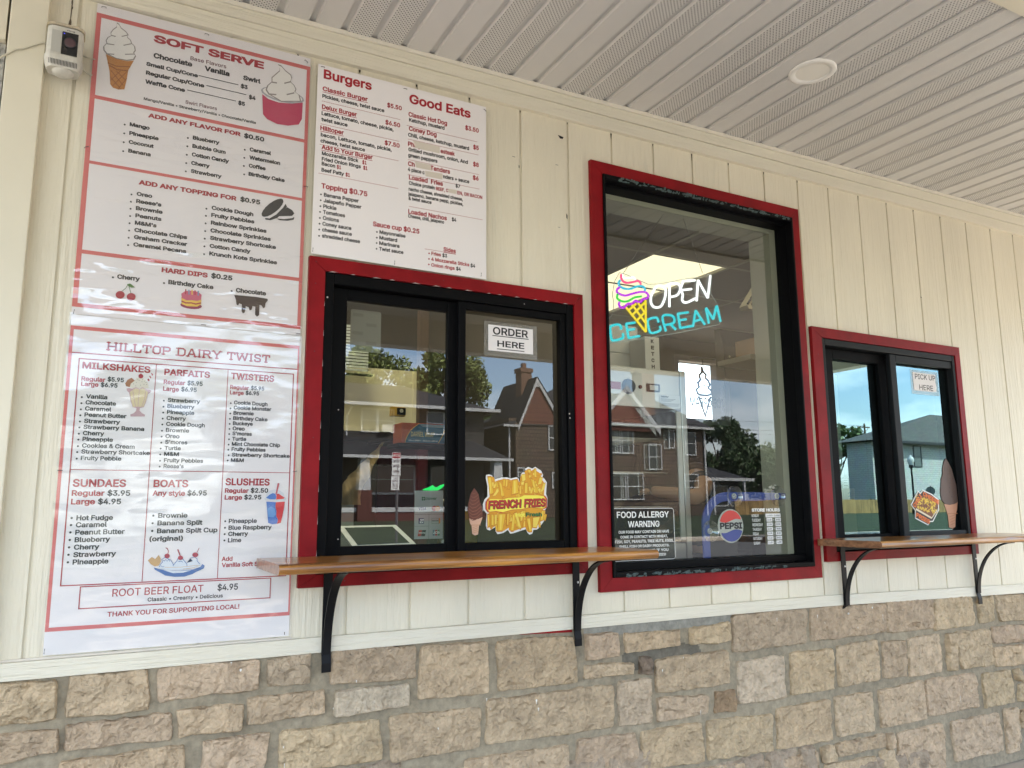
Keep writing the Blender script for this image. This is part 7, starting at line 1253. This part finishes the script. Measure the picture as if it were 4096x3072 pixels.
for i in range(330):
    x = 46.5+i*.15; mb.box(x, x+.140, -46.03+.006*(i % 2), -46.0+.006*(i % 2), .40, 1.72+.03*rf.random(), c=tuple(np.array((.30,.195,.075))*rf.uniform(.65,1.15)))
mb.build('boards', mat('fence_board', (.3,.2,.08), .85, tint=True, vary=((3,3,.8), .3)), tF)
mb = MB()
for i in range(21): mb.box(46.5+i*2.4, 46.62+i*2.4, -46.16, -46.05, .3, 1.8)
mb.build('posts', bpy.data.materials['fence_board'], tF)
# trees
leafA = mat('leaf_green', (.075,.125,.025), .55, tint=True); bark = mat('bark', (.07,.05,.035), .9, bump=[((4,4,1.2), .6, .03)])
def tree(label, x, y, h, rx, rz, zc, n, seed, col, zb=.4, ls=.32):
    r_ = random.Random(seed); nr = np.random.RandomState(seed); t = thing('tree', label, 'tree', (x, y, zb), 'trees across the street')
    mb = MB(); mb.tube([(x,y,zb),(x+.1,y,zb+h*.3),(x-.05,y+.1,zb+h*.62)], [h*.026, h*.019, h*.010], 8)
    cl = []
    for i in range(16):
        a = r_.uniform(0, 6.28); e = r_.uniform(-.7, 1.0); rr = r_.uniform(.45, .95)
        c = (x+rx*rr*math.cos(a)*math.cos(e), y+rx*rr*.9*math.sin(a)*math.cos(e), zc+rz*rr*math.sin(e)); cl.append((c, r_.uniform(.20,.36)*rx))
        s0 = (x, y, zb+h*r_.uniform(.25,.58)); md = tuple((p+q_)/2+r_.uniform(-.3,.3) for p, q_ in zip(s0, c)); mb.tube([s0, md, c], [h*.009, h*.006, h*.0025], 5)
    mb.build('trunk', bark, t)
    mb = MB()
    for i in range(n):
        c, rr = cl[r_.randrange(len(cl))]; d = nr.normal(size=3); d /= np.linalg.norm(d); k = rr*r_.random()**.45
        p = np.array(c)+d*k; a = nr.normal(size=3); a /= np.linalg.norm(a); b = np.cross(a, nr.normal(size=3)); b /= np.linalg.norm(b)+1e-9; s = ls*r_.uniform(.5,1.25)
        cc2 = tuple(float(v) for v in np.array(col)*r_.uniform(.6,1.35))
        mb.face([tuple(p-a*s), tuple(p+b*s*.5), tuple(p+a*s), tuple(p-b*s*.5)], 0, cc2)
    mb.build('crown', leafA, t)
G1, G2, G3 = (.17,.21,.05), (.075,.13,.03), (.04,.075,.02)
tree('broad light green tree rising behind the dark house, left of two', 17.5, -58, 13.0, 4.6, 3.6, 10.6, 7500, 1, G1, ls=.22)
tree('tall light green tree rising behind the dark house, right of two', 26.2, -57, 14.6, 4.4, 4.2, 10.7, 8500, 2, G1, ls=.22)
tree('low bushy tree at the left behind the dark house', 10.5, -57, 11, 4.2, 2.6, 9.6, 5000, 8, G1, ls=.22)
tree('dark green tree filling the gap between the dark and the brown house', 31.0, -63, 10.5, 3.4, 4.6, 6.3, 5200, 3, G2)
tree('big dense dark tree beyond the low porch house', 56, -58, 10.5, 5.4, 4.8, 6.6, 9500, 4, G3, ls=.27)
tree('lower brighter tree at the fence beyond the dense dark tree', 66, -62, 8, 4.6, 3.4, 4.8, 4800, 5, G2)
tree('distant tree beside the utility pole', 88, -70, 13, 4.2, 4.8, 8.2, 5200, 6, G2, ls=.36)
tree('round tree on the left side of the dark house', 1, -60, 12, 5.5, 4.5, 7.5, 4200, 9, G2, ls=.42)
# street furniture
t = thing('utility_pole', 'wooden utility pole with two crossarms beyond the lawn', 'utility pole', (94.5, -70, .4)); um = mat('pole_wood', (.13,.10,.07), .9)
mb = MB(); mb.tube([(94.5,-70,.4),(94.4,-70,12.5)], [.17,.12], 8); mb.build('pole', um, t)
for z in (11.95,10.85): mb = MB(); mb.box(93.2, 95.7, -70.25, -70.12, z, z+.16); mb.tube([(93.6,-70.1,z),(94.4,-70.1,z-.8)], .04, 5); mb.tube([(95.3,-70.1,z),(94.4,-70.1,z-.8)], .04, 5); mb.build('crossarm', um, t)
for i, (z, s) in enumerate(((12.2,1),(11.1,1),(10.6,.6))):
    mb = MB(); mb.tube([(x, -70-.0*x, z-.9*math.sin((x+60)/154.4*math.pi)) for x in np.linspace(-60, 94.4, 26)], .018, 4); simple('power_line', ['upper','middle','lowest'][i]+' black wire strung from the utility pole over the far houses', 'wire', mb, M['metalblk'], 'wires from the utility pole')
t = thing('street_lamp', 'black street lamp post with a clear lantern before the white house', 'street lamp', (60.6, -40, .4))
mb = MB(); mb.lathe([(.22,0),(.22,.5),(.12,.7),(.085,1.0),(.07,3.9),(.10,4.0)], (60.75, -40, .3), 'Z', 12); mb.build('post', M['metalblk'], t)
mb = MB(); mb.lathe([(.10,0),(.2,.05),(.17,.25)], (60.75, -40, 4.3), 'Z', 12); mb.build('lantern_base', M['metalblk'], t)
mb = MB(); mb.lathe([(.17,.25),(.29,.62),(.24,.85),(.10,.95),(.07,1.08),(0,1.1)], (60.75, -40, 4.3), 'Z', 12); mb.build('lantern', mat('lantern_glass', (.5,.52,.5), .2), t, smooth=True)
t = thing('fire_hydrant', 'small weathered fire hydrant on the lawn before the board fence', 'hydrant', (71.5, -45.2, .45))
mb = MB(); mb.lathe([(.24,0),(.24,.08),(.16,.1),(.16,.55),(.21,.58),(.21,.66),(.15,.78),(.05,.86),(0,.88)], (67.3, -43.5, .40), 'Z', 14); mb.tube([(67.0,-43.5,.85),(67.6,-43.5,.85)], .08, 8); mb.build('barrel', mat('hydrant_tan', (.42,.30,.16), .6), t, smooth=True)
t = thing('stop_sign', 'dark back of an octagonal stop sign turned nearly edge on', 'sign', (66, -42, .4))
mb = MB(); oc = [(.40*math.cos(R(22.5+45*i)), .40*math.sin(R(22.5+45*i))) for i in range(8)]
f0 = [(66+a*.45, -42+a*.9, 2.45+b) for a, b in oc]; mb.face(f0); mb.face([(p[0]+.02,p[1]-.01,p[2]) for p in f0[::-1]]); mb.build('plate', mat('sign_back', (.12,.14,.13), .5), t)
mb = MB(); mb.tube([(66.03,-42,.4),(66.03,-42,2.9)], .035, 6); mb.build('post', M['metalblk'], t)
t19 = thing('parking_sign', 'white no stopping signs with a red band on a thin steel post', 'sign', (5.13, -12, .0))
mb = MB(); mb.tube([(5.17,-12.03,0),(5.17,-12.03,2.3)], .028, 8); mb.build('post', mat('steel_post', (.10,.10,.10), .5), t19)
ysn = -12
k20 = MB(); r20 = MB()
def signplate(x0, x1, z0, z1):
    mb = MB(); mb.box(x0, x1, ysn-.012, ysn-.004, z0, z1); return mb.build('plate', M['white'], t19)
signplate(5.055, 5.225, 1.83, 2.27); signplate(5.045, 5.205, 1.55, 1.815)
def backtext(mb, s, xl, xr, z, cap, y, sty=''):                   # lettering that faces the stand (+y)
    text(mb, s, xl, xr, z, cap, y, sty, mirror=True)
r20.box(5.060, 5.220, ysn-.003, ysn-.002, 2.165, 2.262)
w20 = MB(); backtext(w20, 'NO STOPPING', 5.066, 5.214, 2.19, .045, ysn-.001)
for s, z in (('DURING',2.08),('SNOW',1.985),('EMERGENCY',1.875)): backtext(k20, s, 5.072, 5.208, z, .055, ysn-.003)
for s, z in (('NO',1.755),('STOPPING',1.705),('7am - 9am',1.655),('WEEKDAYS',1.61)): backtext(k20, s, 5.065 if s != 'NO' else 5.10, 5.185 if s != 'NO' else 5.15, z, .032, ysn-.003)
k20.box(5.075, 5.175, ysn-.0035, ysn-.003, 1.575, 1.585)

# ================================================================== LETTERING MESHES
flush_text()
def letters(mb, name, m, parent):
    if mb.f: return mb.build(name, m, parent)
for t_, q_ in ((poster1[0], poster1[1]), (t2, q2), (t3, q3)):
    letters(q_['k'], 'black_lettering', M['k'], t_); letters(q_['r'], 'red_lettering', M['r'], t_); letters(q_['m'], 'brown_lettering', M['m'], t_)
letters(k4, 'lettering', M['k'], t4); letters(k5, 'lettering', M['k'], t5)
letters(k6, 'letter_shadow', M['k'], t6); letters(r6, 'red_lettering', bpy.data.materials['sticker_red'], t6); letters(y6, 'yellow_lettering', bpy.data.materials['sticker_yellow'], t6); letters(g6, 'green_lettering', mat('fresh_green', (.02,.13,.03), .5), t6)
letters(o7, 'lettering', mat('chili_orange', (.75,.16,.02), .5), t7)
letters(w8, 'lettering', M['w'], t8); letters(w9, 'lettering', M['w'], t9); letters(k9, 'times', M['k'], t9)
letters(k10, 'lettering', M['k'], t10); letters(k12, 'lettering', M['k'], bpy.data.objects['ketchup_box']); letters(k13, 'label_print', M['k'], stk)
letters(k14, 'letter_tube', pu, t13)
letters(y14, 'gold_lettering', mat('pale_gold', (.6,.5,.25), .5), t14); letters(w14, 'white_lettering', M['w'], t14)
letters(k16, 'black_print', M['k'], t15); letters(g16, 'green_print', mat('clover_green', (.02,.11,.035), .5), t15); letters(n16, 'navy_print', mat('navy', (.012,.014,.09), .5), t15); letters(w16, 'white_print', M['w'], t15)
letters(k17, 'numeral', M['k'], t16); letters(k18, 'maker_name', M['staple'], t17)
letters(k20, 'black_lettering', M['k'], t19); letters(r20, 'red_band', M['r'], t19); letters(w20, 'white_lettering', M['w'], t19)
